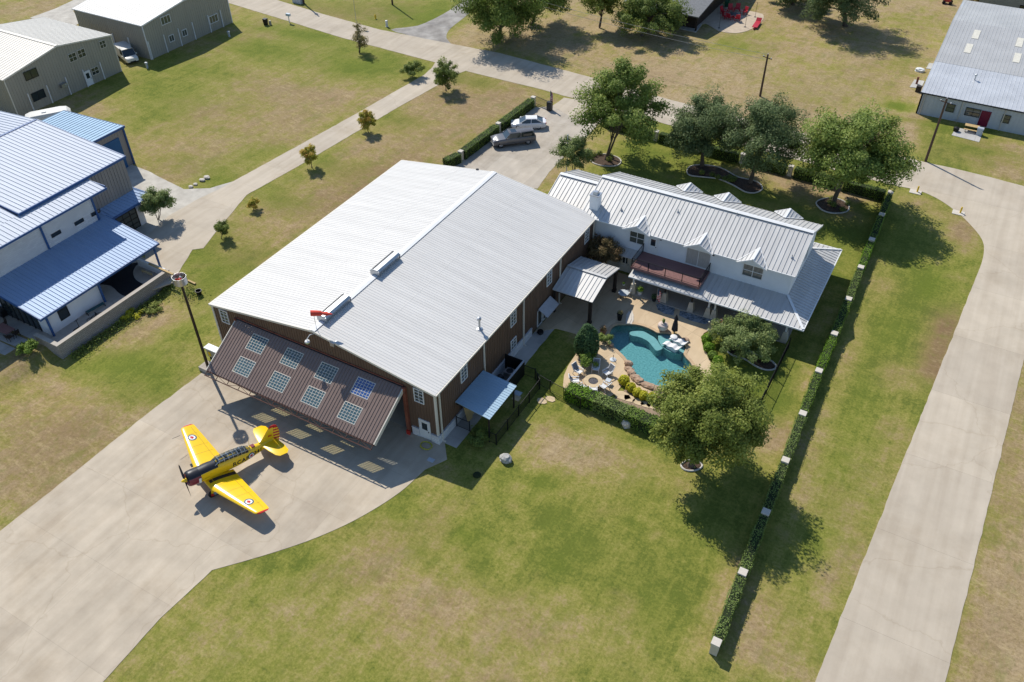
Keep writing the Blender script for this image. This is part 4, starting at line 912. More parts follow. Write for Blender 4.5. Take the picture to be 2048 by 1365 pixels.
# narrow middle roof over the white stone wall
BE, BX = 7.5, -23.1
b = MB(); roof_plane(b, [(BX,-20,BE),(BX,8.2,BE),(-25.9,8.2,7.86),(-25.9,-20,7.86)], .5, .05, .06, .12); roof_plane(b, [(-25.92,-20,7.862),(-25.92,-.5,7.862),(-33.8,-.5,8.7),(-33.8,-20,8.7)], .5, .05, .06, .1); b.build('middle_roof', 'blue_roof_metal', bb)
b = MB(); b.box(BX,-20,BE-.22,BX+.12,8.3,BE+.01); b.box(-25.9,8.2,7.5,BX,8.28,7.72); b.build('middle_fascia', 'blue_trim', bb)
b = MB(); b.box(-25.94,-19,0,WX,6.9,7.55); b.build('middle_wall', 'white_stone', bb)
for px, py in ((100,473),(146,449),(179,431)):
    q = onx(px+12,py-5,WX); window(bb, (WX,q.y,q.z), 'y', 1, 1.15, .42, 1, 1, 'dark_steel', 'dark_glass', .05)
for px, py, ztop in ((192,425,BE-.2),(90,480,BE-.2)):
    q = onx(px,py,WX); b = MB(); b.box(WX,q.y-.09,3.7,WX+.16,q.y+.09,ztop); b.build('downspout', 'blue_trim', bb)
# white corner block with a glazed garage door under a skirt roof
b = MB(); b.box(-25.9,7.0,0,-24.7,12.75,3.35); b.build('corner_wall', 'house_white', bb)
b = MB(); roof_plane(b, [(-24.0,7.0,3.3),(-24.0,14.1,3.3),(-25.93,13.3,3.85),(-25.93,7.0,3.85)], .5, .05, .05, .1); roof_plane(b, [(-24.0,14.1,3.3),(-30,14.1,3.3),(-30,13.3,3.85),(-25.93,13.3,3.85)], .5, .05, .05, .1); b.build('skirt_roof', 'porch_sky_tint_metal', bb)
b = MB(); b.box(-24.0,7.0,3.08,-23.9,14.2,3.31); b.box(-30,14.1,3.08,-24.0,14.2,3.31); b.build('skirt_fascia', 'blue_trim', bb)
q = onx(259,447,-24.65); window(bb, (-24.68,q.y-.1,1.35), 'y', 1, 2.9, 2.5, 3, 4, 'black_metal', 'window_glass', .09, .07, 'garage_door')
# porch roof and what is under it
CE, CX, CY0, CY1 = 2.72, -16.5, -7.2, 7.75; CJ = 3.86
b = MB(); roof_plane(b, [(CX,CY0,CE),(CX,CY1,CE),(WX,CY1,CJ),(WX,CY0,CJ)], .42, .05, .06, .12); b.build('porch_roof', 'porch_sky_tint_metal', bb)
b = MB(); b.box(CX,CY0-.1,CE-.22,CX+.12,CY1+.1,CE+.01); b.bar((CX,CY1+.05,CE-.06),(WX,CY1+.05,CJ-.06),.08,.22); b.bar((CX,CY0-.05,CE-.06),(WX,CY0-.05,CJ-.06),.08,.22); b.build('porch_fascia', 'blue_trim', bb)
for y in (-6.55,-.25,7.2):
    b = MB(); b.box(-16.75,y-.09,.0,-16.57,y+.09,CE-.1); b.build('porch_post', 'blue_trim', bb)
b = MB(); b.box(WX,-6.6,0,-16.95,-.25,2.6); b.build('porch_room', 'house_white', bb)
q = onx(127,627,-16.95); window(bb, (-16.95,q.y,q.z), 'y', 1, 1.1, 1.25, 1, 1, 'dark_steel', 'dark_glass', .06)
b = MB(); b.box(-23.8,-6.66,.1,-18.3,-6.6,2.55); pd = b.build('patio_doors', 'dark_glass', bb); ORG[pd] = ORG[bb]
b = MB()
for i in range(7): b.box(-23.8+i*.91-.05,-6.72,.05,-23.8+i*.91+.05,-6.66,2.6)
b.box(-23.85,-6.72,2.55,-18.25,-6.66,2.65); b.build('door_frame', 'dark_steel', pd)
b = MB(); b.box(WX,-.2,0,-23.4,6.9,2.3); b.build('porch_inner_wall', 'house_white', bb)
sl_ = MB(); sl_.prism([(-24.2,-7.9),(-14.3,-7.9),(-14.3,6.2),(-18,7.4),(-24.2,7.4)], -1.5, .03); struct('porch_slab', sl_, 'porch_concrete')
rg = MB(); rg.prism(smooth_poly(ats([(205,575),(232,571),(262,560),(270,545),(272,530),(266,522),(240,540),(195,560)][:0] or [(196,566),(222,572),(240,588),(258,592),(285,577),(290,571),(272,560),(266,545),(272,532),(280,525),(250,530),(215,545)], .05), 3), .03, .05)
tag(rg.build('dark_rug', 'black_fabric'), 'curved black rug laid on the porch floor under the blue building roof', 'rug')
lw = thing('block_wall', 'low grey block retaining wall in front of the blue building porch', 'wall', (-14.2,-1,0))
b = MB(); b.box(-14.35,-8.0,-.95,-14.0,6.3,.85); b.box(-17.4,-8.0,-1.0,-14.35,-7.65,.85); b.build('wall', 'block_wall', lw)
b = MB(); b.box(-14.4,-8.05,.85,-13.95,6.35,.93); b.box(-17.45,-8.05,.85,-14.4,-7.6,.93); b.build('coping', 'porch_concrete', lw)
ew = MB(); ew.box(-18.6,6.0,-.3,-14.45,6.3,.95); tag(ew.build('end_wall', 'house_white'), 'short white wall closing the far end of the blue building porch', 'wall')
p1_, p2_ = at(298,527,1.05), at(346,549,1.05); bm_ = MB(); bm_.bar((p1_.x,p1_.y,1.02),(p2_.x,p2_.y,1.02),.22,.14); tag(bm_.build('sunlit_wall_top', 'timber'), 'long yellow bar standing for the sunlit top of the white porch end wall', 'timber')  # yellow bar added for the sunlit top of the end wall
p1_, p2_ = atg(376,562)+Vector((0,0,.08)), atg(391,569)+Vector((0,0,.08)); bm_ = MB(); bm_.bar(p1_,p2_,.2,.1); tag(bm_.build('plank', 'timber'), 'short pale plank lying on the grass beside the black bucket', 'plank')
p1_, p2_ = at(284,541,.6), at(303,549,.6); bm_ = MB(); bm_.bar(p1_,p2_,.25,.08); bm_.bar(p1_-Vector((0,0,.3)),p1_,.06,.06); bm_.bar(p2_-Vector((0,0,.3)),p2_,.06,.06)
tag(bm_.build('bench', 'timber'), 'narrow wooden bench standing on the porch beyond the black rug', 'bench')
# pale blue shed roof behind
eb = thing('blue_shed', 'taupe shed with a pale blue metal roof and a big blue sliding door', 'building', (-45,18,0))
b = MB(); roof_plane(b, [(-37.0,22.15,5.3),(-48.6,22.15,4.75),(-48.6,13.7,4.75),(-37.0,13.7,5.3)], .6, .05, .05, .1); b.build('roof', 'pale_blue_roof', eb)
b = MB(); b.add([(-48.4,13.8,0),(-37.2,13.8,0),(-37.2,22,0),(-48.4,22,0),(-48.4,13.8,4.62),(-37.2,13.8,5.2),(-37.2,22,5.2),(-48.4,22,4.62)], [(0,3,2,1),(4,5,6,7),(0,1,5,4),(1,2,6,5),(2,3,7,6),(3,0,4,7)]); wall_ribs(b,'y',-37.2,1,13.9,22,4.3,5.2,.4,.1,.03); b.build('wall', 'taupe_siding', eb)
b = MB(); b.box(-37.2,16.2,.05,-37.08,21.0,4.2); 
for y in (17.8,19.4): b.box(-37.08,y-.02,.1,-37.06,y+.02,4.15)
b.build('sliding_door', 'blue_door', eb)
b = MB(); b.box(-37.05,13.7,5.05,-36.92,22.25,5.34); b.box(-37.2,21.9,0,-37.02,22.1,5.05); b.bar((-37,22.2,5.24),(-48.6,22.2,4.69),.06,.2); b.build('trim', 'blue_trim', eb)
# barn on the right
bn = thing('barn', 'long grey metal barn with a pale lean-to front, a maroon door and dark framed windows', 'barn', (65,98,0))
bx0, bx1 = 49.2, 84.; by0, bym, byr = 85.7, 94.8, 109.4
b = MB(); b.box(bx0,by0,0,bx1,by0+.2,3.15); b.add([(bx0,by0,0),(bx0,byr+12,0),(bx0,byr+12,4.6),(bx0,byr,5.5),(bx0,bym,4.2),(bx0,by0,3.15)]+[(bx0+.2,y,z) for y, z in ((by0,0),(byr+12,0),(byr+12,4.6),(byr,5.5),(bym,4.2),(by0,3.15))], [(0,1,2,3,4,5),(11,10,9,8,7,6)]+[(i,(i+1)%6,(i+1)%6+6,i+6) for i in range(6)])
wall_ribs(b,'x',by0,-1,bx0+.3,bx1,0,3.1,.5,.06,.035); b.build('wall', 'pale_siding', bn, fixn=True)
b = MB(); roof_plane(b, [(bx0-.15,by0-.15,3.2),(bx1,by0-.15,3.2),(bx1,bym,4.25),(bx0-.15,bym,4.25)], .5, .07, .03, .08); b.build('lean_to_roof', 'bright_roof', bn)
b = MB(); roof_plane(b, [(bx0-.15,bym+.02,4.27),(bx1,bym+.02,4.27),(bx1,byr,5.6),(bx0-.15,byr,5.6)], .5, .07, .03, .08); roof_plane(b, [(bx1,byr+14,4.4),(bx0-.15,byr+14,4.4),(bx0-.15,byr,5.6),(bx1,byr,5.6)], .5, .07, .03, .08); b.build('main_roof', 'grey_roof', bn)
for px, py in ((1953,68),(1937,98),(2034,117),(2040,84)):
    q = at(px,py,4.9); z_ = 4.27+(q.y-bym)/(byr-bym)*1.33; q = at(px,py,z_); z_ = 4.27+(q.y-bym)/(byr-bym)*1.33
    sg = 1.33/(byr-bym); b = MB(); b.slab([(q.x-.45,q.y-1.5,z_-1.5*sg+.05),(q.x+.45,q.y-1.5,z_-1.5*sg+.05),(q.x+.45,q.y+1.5,z_+1.5*sg+.05),(q.x-.45,q.y+1.5,z_+1.5*sg+.05)], .03); b.build('skylight', mat('skylight_panel', (.60,.57,.48), .5), bn)
q = at(1948,163,3.7); b = MB(); b.tube([(q.x,q.y,3.6),(q.x,q.y,4.6)], .09, 8); b.lathe([(.1,0),(.2,.04),(.16,.2),(.03,.28)], (q.x,q.y,4.5), 10); b.build('flue_pipe', 'galvanised', bn)
for px, py, wd, c_ in ((1899,222,1.1,1),(1944,229,1.9,2),(2010,243,1.0,1)):
    q = ony(px,py,by0); window(bn, (q.x,by0-.03,1.75), 'x', -1, wd, 1.15, c_, 2, 'dark_steel', 'window_glass', .07, .06)
q = ony(1967,242,by0); door(bn, (q.x,by0-.03,.1), 'x', -1, 1.05, 2.1, 'maroon_door')
for px, py in ((1921,222),(2005,240),(1848,200)):
    q = ony(px,py,by0); b = MB(); b.box(q.x-.07,by0-.15,0,q.x+.07,by0-.02,3.05); b.build('downspout', 'grey_roof', bn)
b = MB(); b.box(bx0-.2,by0-.28,3.05,bx1,by0-.15,3.2); b.build('gutter', 'dark_steel', bn)
pd_ = MB(); pd_.prism(ats([(1903,271),(1912,256),(1966,265),(1958,285)]), -.05, .04); struct('barn_pad', pd_, 'paver_concrete')
pd_ = MB(); pd_.prism(ats([(1819,175),(1829,160),(1849,163),(1842,178)]), -.05, .06); struct('side_pad', pd_, 'paver_concrete')
pd_ = MB(); pd_.prism(ats([(1852,138),(1858,127),(1868,128),(1864,139)]), -.05, .06); struct('side_pad', pd_, 'paver_concrete')
bh = thing('tan_house', 'plain tan walled building with a small dark window at the top right edge', 'building', (62,140,0))
b = MB(); b.box(51.2,132.9,0,80,150,4.2); b.build('wall', 'tan_siding', bh); b = MB(); b.slab([(50.8,132.5,4.2),(80.4,132.5,4.2),(80.4,141,6),(50.8,141,6)], .2); b.slab([(80.4,150.4,4.2),(50.8,150.4,4.2),(50.8,141,6),(80.4,141,6)], .2); b.build('roof', 'grey_roof', bh)
window(bh, (58.2,132.88,1.5), 'x', -1, 1.0, 1.1, 2, 1, 'dark_wood', 'dark_glass')
# dark house with the red chairs' patio
dh = thing('shingle_house', 'dark walled house under a grey shingle roof at the top edge beside the round patio', 'house', (5,106,0))
rc = at(1397,35,2.9)
b = MB(); b.slab([(rc.x-14,rc.y+1.0,2.9),(rc.x,rc.y,2.9),(rc.x+.6,rc.y+14,5.2),(rc.x-13,rc.y+15,5.2)], .2); b.slab([(rc.x+1,rc.y+26,2.9),(rc.x-13,rc.y+27,2.9),(rc.x-13,rc.y+15,5.2),(rc.x+.6,rc.y+14,5.2)], .2); b.build('roof', 'shingle', dh)
b = MB(); b.box(rc.x-13,rc.y+2.2,0,rc.x-1.1,rc.y+26,2.75); b.add([(rc.x-.3,rc.y+1,2.7),(rc.x-.3,rc.y+26,2.7),(rc.x-.1,rc.y+14,5.0),(rc.x-1.1,rc.y+1,2.7),(rc.x-1.1,rc.y+26,2.7),(rc.x-1.1,rc.y+14,5.0)], [(0,1,2),(5,4,3),(0,3,4,1),(1,4,5,2),(2,5,3,0)]); b.build('wall', 'dark_wood', dh, fixn=True)
for px, py in ((1391,62),(1345,56)):
    g = at(px,py,.1); b = MB(); b.box(g.x-.12,g.y-.12,0,g.x+.12,g.y+.12,2.75); b.build('post', 'dark_wood', dh)
b = MB(); b.prism(ats([(1330,52),(1392,66),(1404,50),(1350,35)]), -.05, .1); b.build('porch_floor', 'walk_concrete', dh)
rp_ = MB(); rp_.prism(smooth_poly(ats([(1388,58),(1410,48),(1436,62),(1465,67),(1490,64),(1512,54),(1526,40),(1526,30),(1515,26),(1490,21),(1460,15),(1440,8),(1425,14),(1410,35)]), 4), -.08, .05); struct('round_patio', rp_, mat('patio_tan', (.44,.36,.27), .9, 0, .12, 1.2, .2, 9))
# ================================================================ the yellow trainer aircraft (nose along local +X, left wing +Y)
mat('trainer_yellow', (.80,.52,.012), .22, 0, .03, 1.5, spec=.5)
mat('cowl_maroon', (.20,.015,.03), .3, 0, .1, 2, spec=.5)
mat('antiglare_black', (.02,.022,.028), .4, 0, .15, 2)
mat('marking_red', (.5,.015,.02), .45, 0, .05, 2); mat('marking_white', (.78,.78,.76), .45, 0, .03, 2); mat('marking_blue', (.035,.09,.16), .45, 0, .05, 2); mat('lettering_black', (.015,.015,.015), .5, 0, .1, 3)
mat('polished_metal', (.55,.56,.58), .25, .9, .05, 3)
ac = thing('trainer_aircraft', 'yellow low wing propeller trainer with maroon nose, RCAF 341 on its side and striped rudder', 'aircraft')
FS = [(-1.40,0,.62,.64),(-2.2,0,.60,.69),(-3.2,-.02,.57,.68),(-4.6,.0,.53,.66),(-5.5,.03,.47,.60),(-6.5,.10,.34,.47),(-7.4,.17,.21,.34),(-8.1,.22,.11,.25),(-8.5,.24,.04,.16)]
def fsec(x):
    for a, b_ in zip(FS, FS[1:]):
        if a[0] >= x >= b_[0]:
            t = (a[0]-x)/(a[0]-b_[0]); return [a[i]+(b_[i]-a[i])*t for i in (1,2,3)]
    return FS[-1][1:]
def fside(x, z):
    zc, hw, hh = fsec(x); t = min(.999, abs((z-zc)/hh)); return hw*(1-t**2.4)**(1/2.4)
def ftop(x): zc, hw, hh = fsec(x); return zc+hh
def ring(x, n=24):
    zc, hw, hh = fsec(x); out = []
    for k in range(n):
        a = 2*math.pi*k/n; c, s = math.cos(a), math.sin(a)
        out.append((x, hw*math.copysign(abs(c)**(2/2.4), c), zc+hh*math.copysign(abs(s)**(2/2.4), s)))
    return out
b = MB(); xs = [-1.40-.22*i for i in range(33)]; b.loft([ring(x) for x in xs if x > -8.5]+[ring(-8.5)])
for i, f in enumerate(b.f):
    c = np.mean([b.v[k] for k in f], 0)
    if c[0] > -3.0 and c[2] > .36: b.mi[i] = 1
b.build('fuselage', ['trainer_yellow','antiglare_black'], ac, True)
def xlathe(prof, n=24):
    return [[(x, r*math.cos(2*math.pi*k/n), r*math.sin(2*math.pi*k/n)) for k in range(n)] for x, r in prof]
b = MB(); b.loft(xlathe([(-.62,.40),(-.52,.47),(-.46,.54),(-.50,.60),(-.66,.655),(-1.0,.675),(-1.42,.67),(-1.46,.60)]), caps=False)
for i, f in enumerate(b.f):
    c = np.mean([b.v[k] for k in f], 0)
    if c[2] > .30: b.mi[i] = 1
cw = b.build('engine_cowl', ['cowl_maroon','antiglare_black'], ac, True); ORG[cw] = ORG[ac]
b = MB(); b.loft(xlathe([(-.70,.05),(-.66,.44),(-.72,.45)], 20)); 
for k in range(9):
    a = 2*math.pi*k/9; b.tube([(-.62,.12*math.cos(a),.12*math.sin(a)),(-.62,.40*math.cos(a),.40*math.sin(a))], .07, 6)
b.build('engine', 'dark_steel', cw)
b = MB()
for s in (1, -1): b.box(-1.38,s*.665,-.28,-1.18,s*.685,.18)
b.build('cowl_panel_mark', 'marking_white', cw)
b = MB(); b.loft(xlathe([(0,.015),(-.08,.09),(-.2,.15),(-.34,.18),(-.42,.18)], 14)); sp = b.build('spinner', 'trainer_yellow', ac, True); ORG[sp] = ORG[ac]
pa = R_(128)
for s in (1, -1):
    d = Vector((0, math.cos(pa)*s, math.sin(pa)*s)); t_ = Vector((0,-d.z,d.y)); b = MB(); rr = []
    for r, w_, th, tw in ((.12,.07,.05,.9),(.35,.11,.035,.7),(.8,.12,.025,.45),(1.2,.10,.015,.3),(1.34,.04,.01,.25)):
        ax = (t_*math.cos(tw)+Vector((1,0,0))*math.sin(tw)); bx_ = ax.cross(d); c = Vector((-.3,0,0))+d*r
        rr.append([c+ax*w_*math.cos(q)+bx_*th*math.sin(q) for q in [2*math.pi*k/8 for k in range(8)]])
    b.loft(rr); b.build('propeller_blade', 'antiglare_black', ac, True)
# wings
def foil(le, te, y, z, th, n=9):
    pts = []; c = le-te
    up = [(0,0),(.02,.45),(.08,.8),(.2,1.),(.4,.95),(.7,.55),(1,.04)]; lo_ = [(.7,-.25),(.4,-.42),(.2,-.45),(.06,-.3)]
    for u, v in up+lo_: pts.append((le-c*u, y, z+v*th))
    return pts
WS = [(.3,-1.72,-4.28,-.72,.26),(1.45,-1.74,-4.28,-.74,.26),(6.1,-2.92,-4.16,-.32,.11),(6.28,-3.02,-4.12,-.30,.09),(6.42,-3.3,-3.95,-.29,.04)]
def wz(y, x=None):
    for a, b_ in zip(WS, WS[1:]):
        if a[0] <= y <= b_[0]:
            t = (y-a[0])/(b_[0]-a[0]); le, te, z, th = [a[i]+(b_[i]-a[i])*t for i in (1,2,3,4)]
            u = (le-x)/(le-te); up = [(0,0),(.02,.45),(.08,.8),(.2,1.),(.4,.95),(.7,.55),(1,.04)]
            for (u0, v0), (u1, v1) in zip(up, up[1:]):
                if u0 <= u <= u1: return z+th*(v0+(v1-v0)*(u-u0)/(u1-u0))
            return z
    return WS[0][3]
LEAF = [(0,1),(.15,.62),(.36,.72),(.30,.28),(.52,.52),(.60,.38),(.92,.40),(.78,.10),(.88,0),(.45,-.40),(.52,-.58),(.06,-.50),(.06,-.95)]
LEAF = LEAF+[(-x, y) for x, y in LEAF[::-1] if x > 0]
def roundel(b, r, fn, d=.006):
    n = 24; C0 = [(math.cos(2*math.pi*k/n), math.sin(2*math.pi*k/n)) for k in range(n)]
    b.add([fn(r*.72*u, r*.72*v, d) for u, v in C0]+[fn(r*u, r*v, d) for u, v in C0], [(k,(k+1)%n,(k+1)%n+n,k+n) for k in range(n)], 0)
    b.add([fn(r*.72*u, r*.72*v, d) for u, v in C0]+[fn(0,0,d)], [(k,(k+1)%n,n) for k in range(n)], 1)
    L_ = [Vector((x*r*.55, y*r*.55+.03*r, 0)) for x, y in LEAF]; tr = geometry.tessellate_polygon([L_])
    b.add([fn(p.x, p.y, d*2) for p in L_], [tuple(t) for t in tr], 2)
for s in (1, -1):
    b = MB(); b.loft([[(p[0], p[1]*s, p[2]) for p in foil(le, te, y, z, th)] for y, le, te, z, th in [WS[0],WS[1],(2.6,*[WS[1][i]+(WS[2][i]-WS[1][i])*.2473 for i in (1,2,3,4)]),(4.4,*[WS[1][i]+(WS[2][i]-WS[1][i])*.6344 for i in (1,2,3,4)])]+WS[2:]])
    for i, f in enumerate(b.f):
        c = np.mean([b.v[k] for k in f], 0)
        if abs(c[1]) > 6.3: b.mi[i] = 1
    wg = b.build('wing', ['trainer_yellow','marking_red'], ac, True, fixn=True); ORG[wg] = ORG[ac]
    b = MB(); roundel(b, .38, lambda u, v, d: ((-3.25+v), s*(4.75)-u*1., wz(4.75-s*u if s > 0 else 4.75-s*u, -3.25+v)+d+.004)); b.build('roundel', ['marking_blue','marking_white','marking_red'], wg)
    b = MB(); ys = [.60,.72,.84,.96]
    for i in range(12):
        x0 = -1.95-i*.19; x1 = x0-.19
        for y0, y1 in zip(ys, ys[1:]): b.quad((x0,s*y0,wz(y0,x0)+.008),(x0,s*y1,wz(y1,x0)+.008),(x1,s*y1,wz(y1,x1)+.008),(x1,s*y0,wz(y0,x1)+.008))
    b.build('walkway', 'antiglare_black', wg)
    b = MB(); b.box(-1.70 if s > 0 else -1.74, s*1.9, -.80, -1.95, s*2.2, -.66); b.build('landing_light', 'dark_glass', wg)
    # aileron and flap joints
    b = MB(); 
    for y0, y1, x0, x1 in ((1.6,3.6,-3.72,-3.74),(3.7,6.0,-3.76,-3.80)):
        for k in range(8):
            ya, yb = y0+(y1-y0)*k/8, y0+(y1-y0)*(k+1)/8; b.quad((x0,s*ya,wz(ya,x0)+.004),(x0,s*yb,wz(yb,x0)+.004),(x0-.025,s*yb,wz(yb,x0-.025)+.004),(x0-.025,s*ya,wz(ya,x0-.025)+.004))
    for y0 in (1.5, 2.7, 3.65, 5.2):
        for k in range(10):
            xa_, xb_ = -2.2-.15*y0*.3-k*.17, -2.2-.15*y0*.3-(k+1)*.17
            if xb_ > -4.1: b.quad((xa_,s*y0,wz(y0,xa_)+.004),(xa_,s*(y0+.022),wz(y0+.022,xa_)+.004),(xb_,s*(y0+.022),wz(y0+.022,xb_)+.004),(xb_,s*y0,wz(y0,xb_)+.004))
    b.build('aileron_joint', mat('panel_joint', (.25,.16,.02), .6), wg)
b = MB(); b.tube([(-2.6,-5.6,-.35),(-1.9,-5.6,-.35)], .018, 6); b.build('pitot_tube', 'dark_steel', ac)
# tail
def slab_wing(b, secs, s, m=0):
    rr = []
    for y, le, te, z, th in secs: rr.append([(le,s*y,z),(le-.12,s*y,z+th),(te+.3,s*y,z+th*.7),(te,s*y,z),(te+.3,s*y,z-th*.7),(le-.12,s*y,z-th)])
    b.loft(rr, m=m)
for s in (1, -1):
    b = MB(); slab_wing(b, [(.02,-6.95,-8.5,.36,.055),(1.1,-7.15,-8.62,.36,.05),(1.85,-7.35,-8.58,.36,.04),(2.15,-7.6,-8.3,.36,.02)], s); b.build('tailplane', 'trainer_yellow', ac, True, fixn=True)
b = MB(); rr = []
for z, le, te, th in ((.3,-6.6,-8.2,.05),(.9,-7.2,-8.2,.045),(1.7,-7.75,-8.22,.035),(1.92,-7.95,-8.22,.02)): rr.append([(le,0,z),(le-.15,th,z),(te,th*.8,z),(te,-th*.8,z),(le-.15,-th,z)])
b.loft(rr)
for i, f in enumerate(b.f):
    if np.mean([b.v[k] for k in f], 0)[2] > 1.75: b.mi[i] = 1
fn_ = b.build('fin', ['trainer_yellow','marking_red'], ac, True, fixn=True); ORG[fn_] = ORG[ac]
b = MB()
for s in (1, -1):
    for k in range(3): b.box(-7.72-k*.12, s*.052, .86, -7.80-k*.12, s*.058, 1.02)
b.build('fin_flash', 'marking_red', fn_)
b = MB(); nst = 13; z0, z1 = -.02, 1.92
prof = lambda z: -8.84+.10*abs(z-.75)+(.32*max(0, z-1.35)) + (.35*max(0,.2-z))
for k in range(nst):
    za, zb = z0+(z1-z0)*k/nst, z0+(z1-z0)*(k+1)/nst; tl = .22
    q = []
    for z in (za, zb): q.append([(-8.23,.04,z),(prof(z),.012,min(z1,z-tl+.11)),(prof(z),-.012,min(z1,z-tl+.11)),(-8.23,-.04,z+.0)])
    b.loft(q, m=(k % 2 if k < nst-1 else 1))
b.build('rudder', ['trainer_yellow','marking_red'], ac)
# canopy
CS = [(-2.72,.52,.40,.02),(-3.12,.60,.40,.36),(-4.3,.58,.40,.40),(-5.4,.54,.37,.38),(-5.95,.56,.30,.05)]
def crng(x, z, hw, h): 
    return [(x,-hw,z-.04),(x,-hw*.94,z+h*.55),(x,-hw*.62,z+h*.95),(x,0,z+h),(x,hw*.62,z+h*.95),(x,hw*.94,z+h*.55),(x,hw,z-.04)]
def cs_at(x):
    for a, b_ in zip(CS, CS[1:]):
        if a[0] >= x >= b_[0]:
            t = (a[0]-x)/(a[0]-b_[0]); return [a[i]+(b_[i]-a[i])*t for i in (1,2,3)]
b = MB(); b.loft([crng(x,*cs_at(x)) for x in (-2.72,-3.12,-3.6,-4.3,-4.9,-5.4,-5.95)], caps=False, closed=False); cn = b.build('canopy', 'canopy_glass', ac, True); ORG[cn] = ORG[ac]
b = MB()
for x in (-2.74,-3.12,-3.55,-3.95,-4.35,-4.75,-5.1,-5.42,-5.93):
    r_ = crng(x,*cs_at(x)); b.tube(r_, .022, 5)
for idx in (1, 5, 3): b.tube([crng(x,*cs_at(x))[idx] for x in (-2.74,-3.12,-3.6,-4.3,-4.9,-5.4,-5.93)], .018, 5)
b.build('canopy_frame', 'polished_metal', cn)
b = MB(); b.box(-5.7,-.36,.30,-2.9,.36,.655); 
for x in (-3.75,-4.95): b.box(x-.12,-.2,.62,x,.2,.86); 
b.box(-3.2,-.3,.6,-3.05,.3,.74); b.box(-4.5,-.3,.6,-4.42,.3,.74); b.build('cockpit', 'dark_steel', cn)
b = MB(); b.box(-6.42,-.17,ftop(-6.3)-.12,-6.12,.17,ftop(-6.2)+.07); b.build('loop_housing', 'cowl_maroon', ac)
b = MB(); b.tube([(-6.0,0,ftop(-6)-.05),(-5.96,0,ftop(-6)+.75)], [.03,.008], 6); b.build('antenna_mast', 'trainer_yellow', ac)
b = MB(); b.box(-2.1,.58,-.28,-1.55,.66,-.12); b.box(-2.3,.555,.02,-2.18,.62,.12); b.build('side_scoop', 'trainer_yellow', ac)
b = MB(); b.tube([(-1.5,-.60,-.2),(-1.7,-.72,-.25),(-2.6,-.74,-.25)], .1, 8); b.build('exhaust_pipe', 'dark_steel', ac)
# lettering and roundels
for s in (1, -1):
    b = MB(); b.text('RCAF', .56, lambda u, v: (-4.92-u*s*1.05, s*(fside(-4.92-u*s, -.22+v)+.012), -.22+v)); b.build('lettering', 'lettering_black', ac)
    b = MB(); b.text('341', .48, lambda u, v: (-6.60-u*s*1.05, s*(fside(-6.60-u*s, -.07+v)+.014), -.07+v)); b.build('lettering', 'lettering_black', ac)
    b = MB(); roundel(b, .33, lambda u, v, d: (-5.92-u*s, s*(fside(-5.92-u*s, .0+v*.95)+d+.006), .0+v*.95)); b.build('roundel', ['marking_blue','marking_white','marking_red'], ac)
# undercarriage
for s in (1, -1):
    b = MB(); b.tube([(-2.0,s*1.3,-.75),(-1.95,s*1.3,-1.35)], .07, 8); b.box(-2.02,s*1.36,-1.25,-1.75,s*1.39,-.8); g_ = b.build('gear_leg', 'trainer_yellow', ac); ORG[g_] = ORG[ac]
    b = MB(); yr = [(.12,-.08),(.30,-.10),(.345,-.06),(.35,0),(.345,.06),(.30,.10),(.12,.08)]
    b.loft([[(-1.9+r*math.cos(q), s*1.24+y, -1.41+r*math.sin(q)) for q in [2*math.pi*k/20 for k in range(20)]] for r, y in yr]); b.build('wheel', 'rubber', g_, True)
    b = MB(); b.loft([[(-1.9+.19*math.cos(q), s*1.24+y, -1.41+.19*math.sin(q)) for q in [2*math.pi*k/14 for k in range(14)]] for y in (-.11,.11)]); b.build('hub', 'red_paint', g_)
b = MB(); b.tube([(-7.75,0,.05),(-7.95,0,-.45)], .04, 6); tg = b.build('tail_strut', 'trainer_yellow', ac); ORG[tg] = ORG[ac]
b = MB(); b.loft([[(-7.98+.17*math.cos(q), y, -.52+.17*math.sin(q)) for q in [2*math.pi*k/14 for k in range(14)]] for y in (-.06,.06)]); b.build('tail_wheel', 'rubber', tg)
# stand it on its wheels: main contact (-1.9,-1.76), tail contact (-7.98,-.69)
pit = math.atan2(1.76-.69, 7.98-1.9); tip_ = at(369,962,2.05); tail_ = at(566,880,1.0)
hd_ = math.atan2(-.954, -.30)
RM = Matrix.Rotation(hd_,4,'Z') @ Matrix.Rotation(-pit,4,'Y')
mc = RM @ Vector((-1.9,0,-1.76)); loc = Vector((10.72-mc.x, -13.5-mc.y, .028-mc.z))
ac.matrix_world = Matrix.Translation(loc) @ RM

# ================================================================ vehicles
mat('car_white', (.72,.72,.73), .25, 0, .03, 1, spec=.6); mat('truck_grey', (.145,.145,.155), .3, .3, .06, 1, spec=.5); mat('van_white', (.62,.61,.57), .35, 0, .04, 1); mat('tail_lamp', (.3,.01,.015), .3); mat('head_lamp', (.6,.62,.65), .15)
def wheel(parent, x, y, r, wd):
    b = MB(); s = 1 if y > 0 else -1
    b.loft([[(x+q*math.cos(a), y+dy*s, r+q*math.sin(a)) for a in [2*math.pi*k/18 for k in range(18)]] for q, dy in ((r*.6,-wd),(r*.96,-wd),(r,-wd*.8),(r,-wd*.15),(r*.95,0),(r*.66,0),(r*.62,-.02))]); t = b.build('wheel', 'rubber', parent, True); ORG[t] = ORG[parent]
    b = MB(); b.lathe([(.01,0)],(0,0,0),3) if 0 else None
    b.loft([[(x+q*math.cos(a), y+dy*s, r+q*math.sin(a)) for a in [2*math.pi*k/14 for k in range(14)]] for q, dy in ((r*.64,-.06),(r*.64,-.015),(r*.2,.0))]); b.build('rim', 'polished_metal', t)
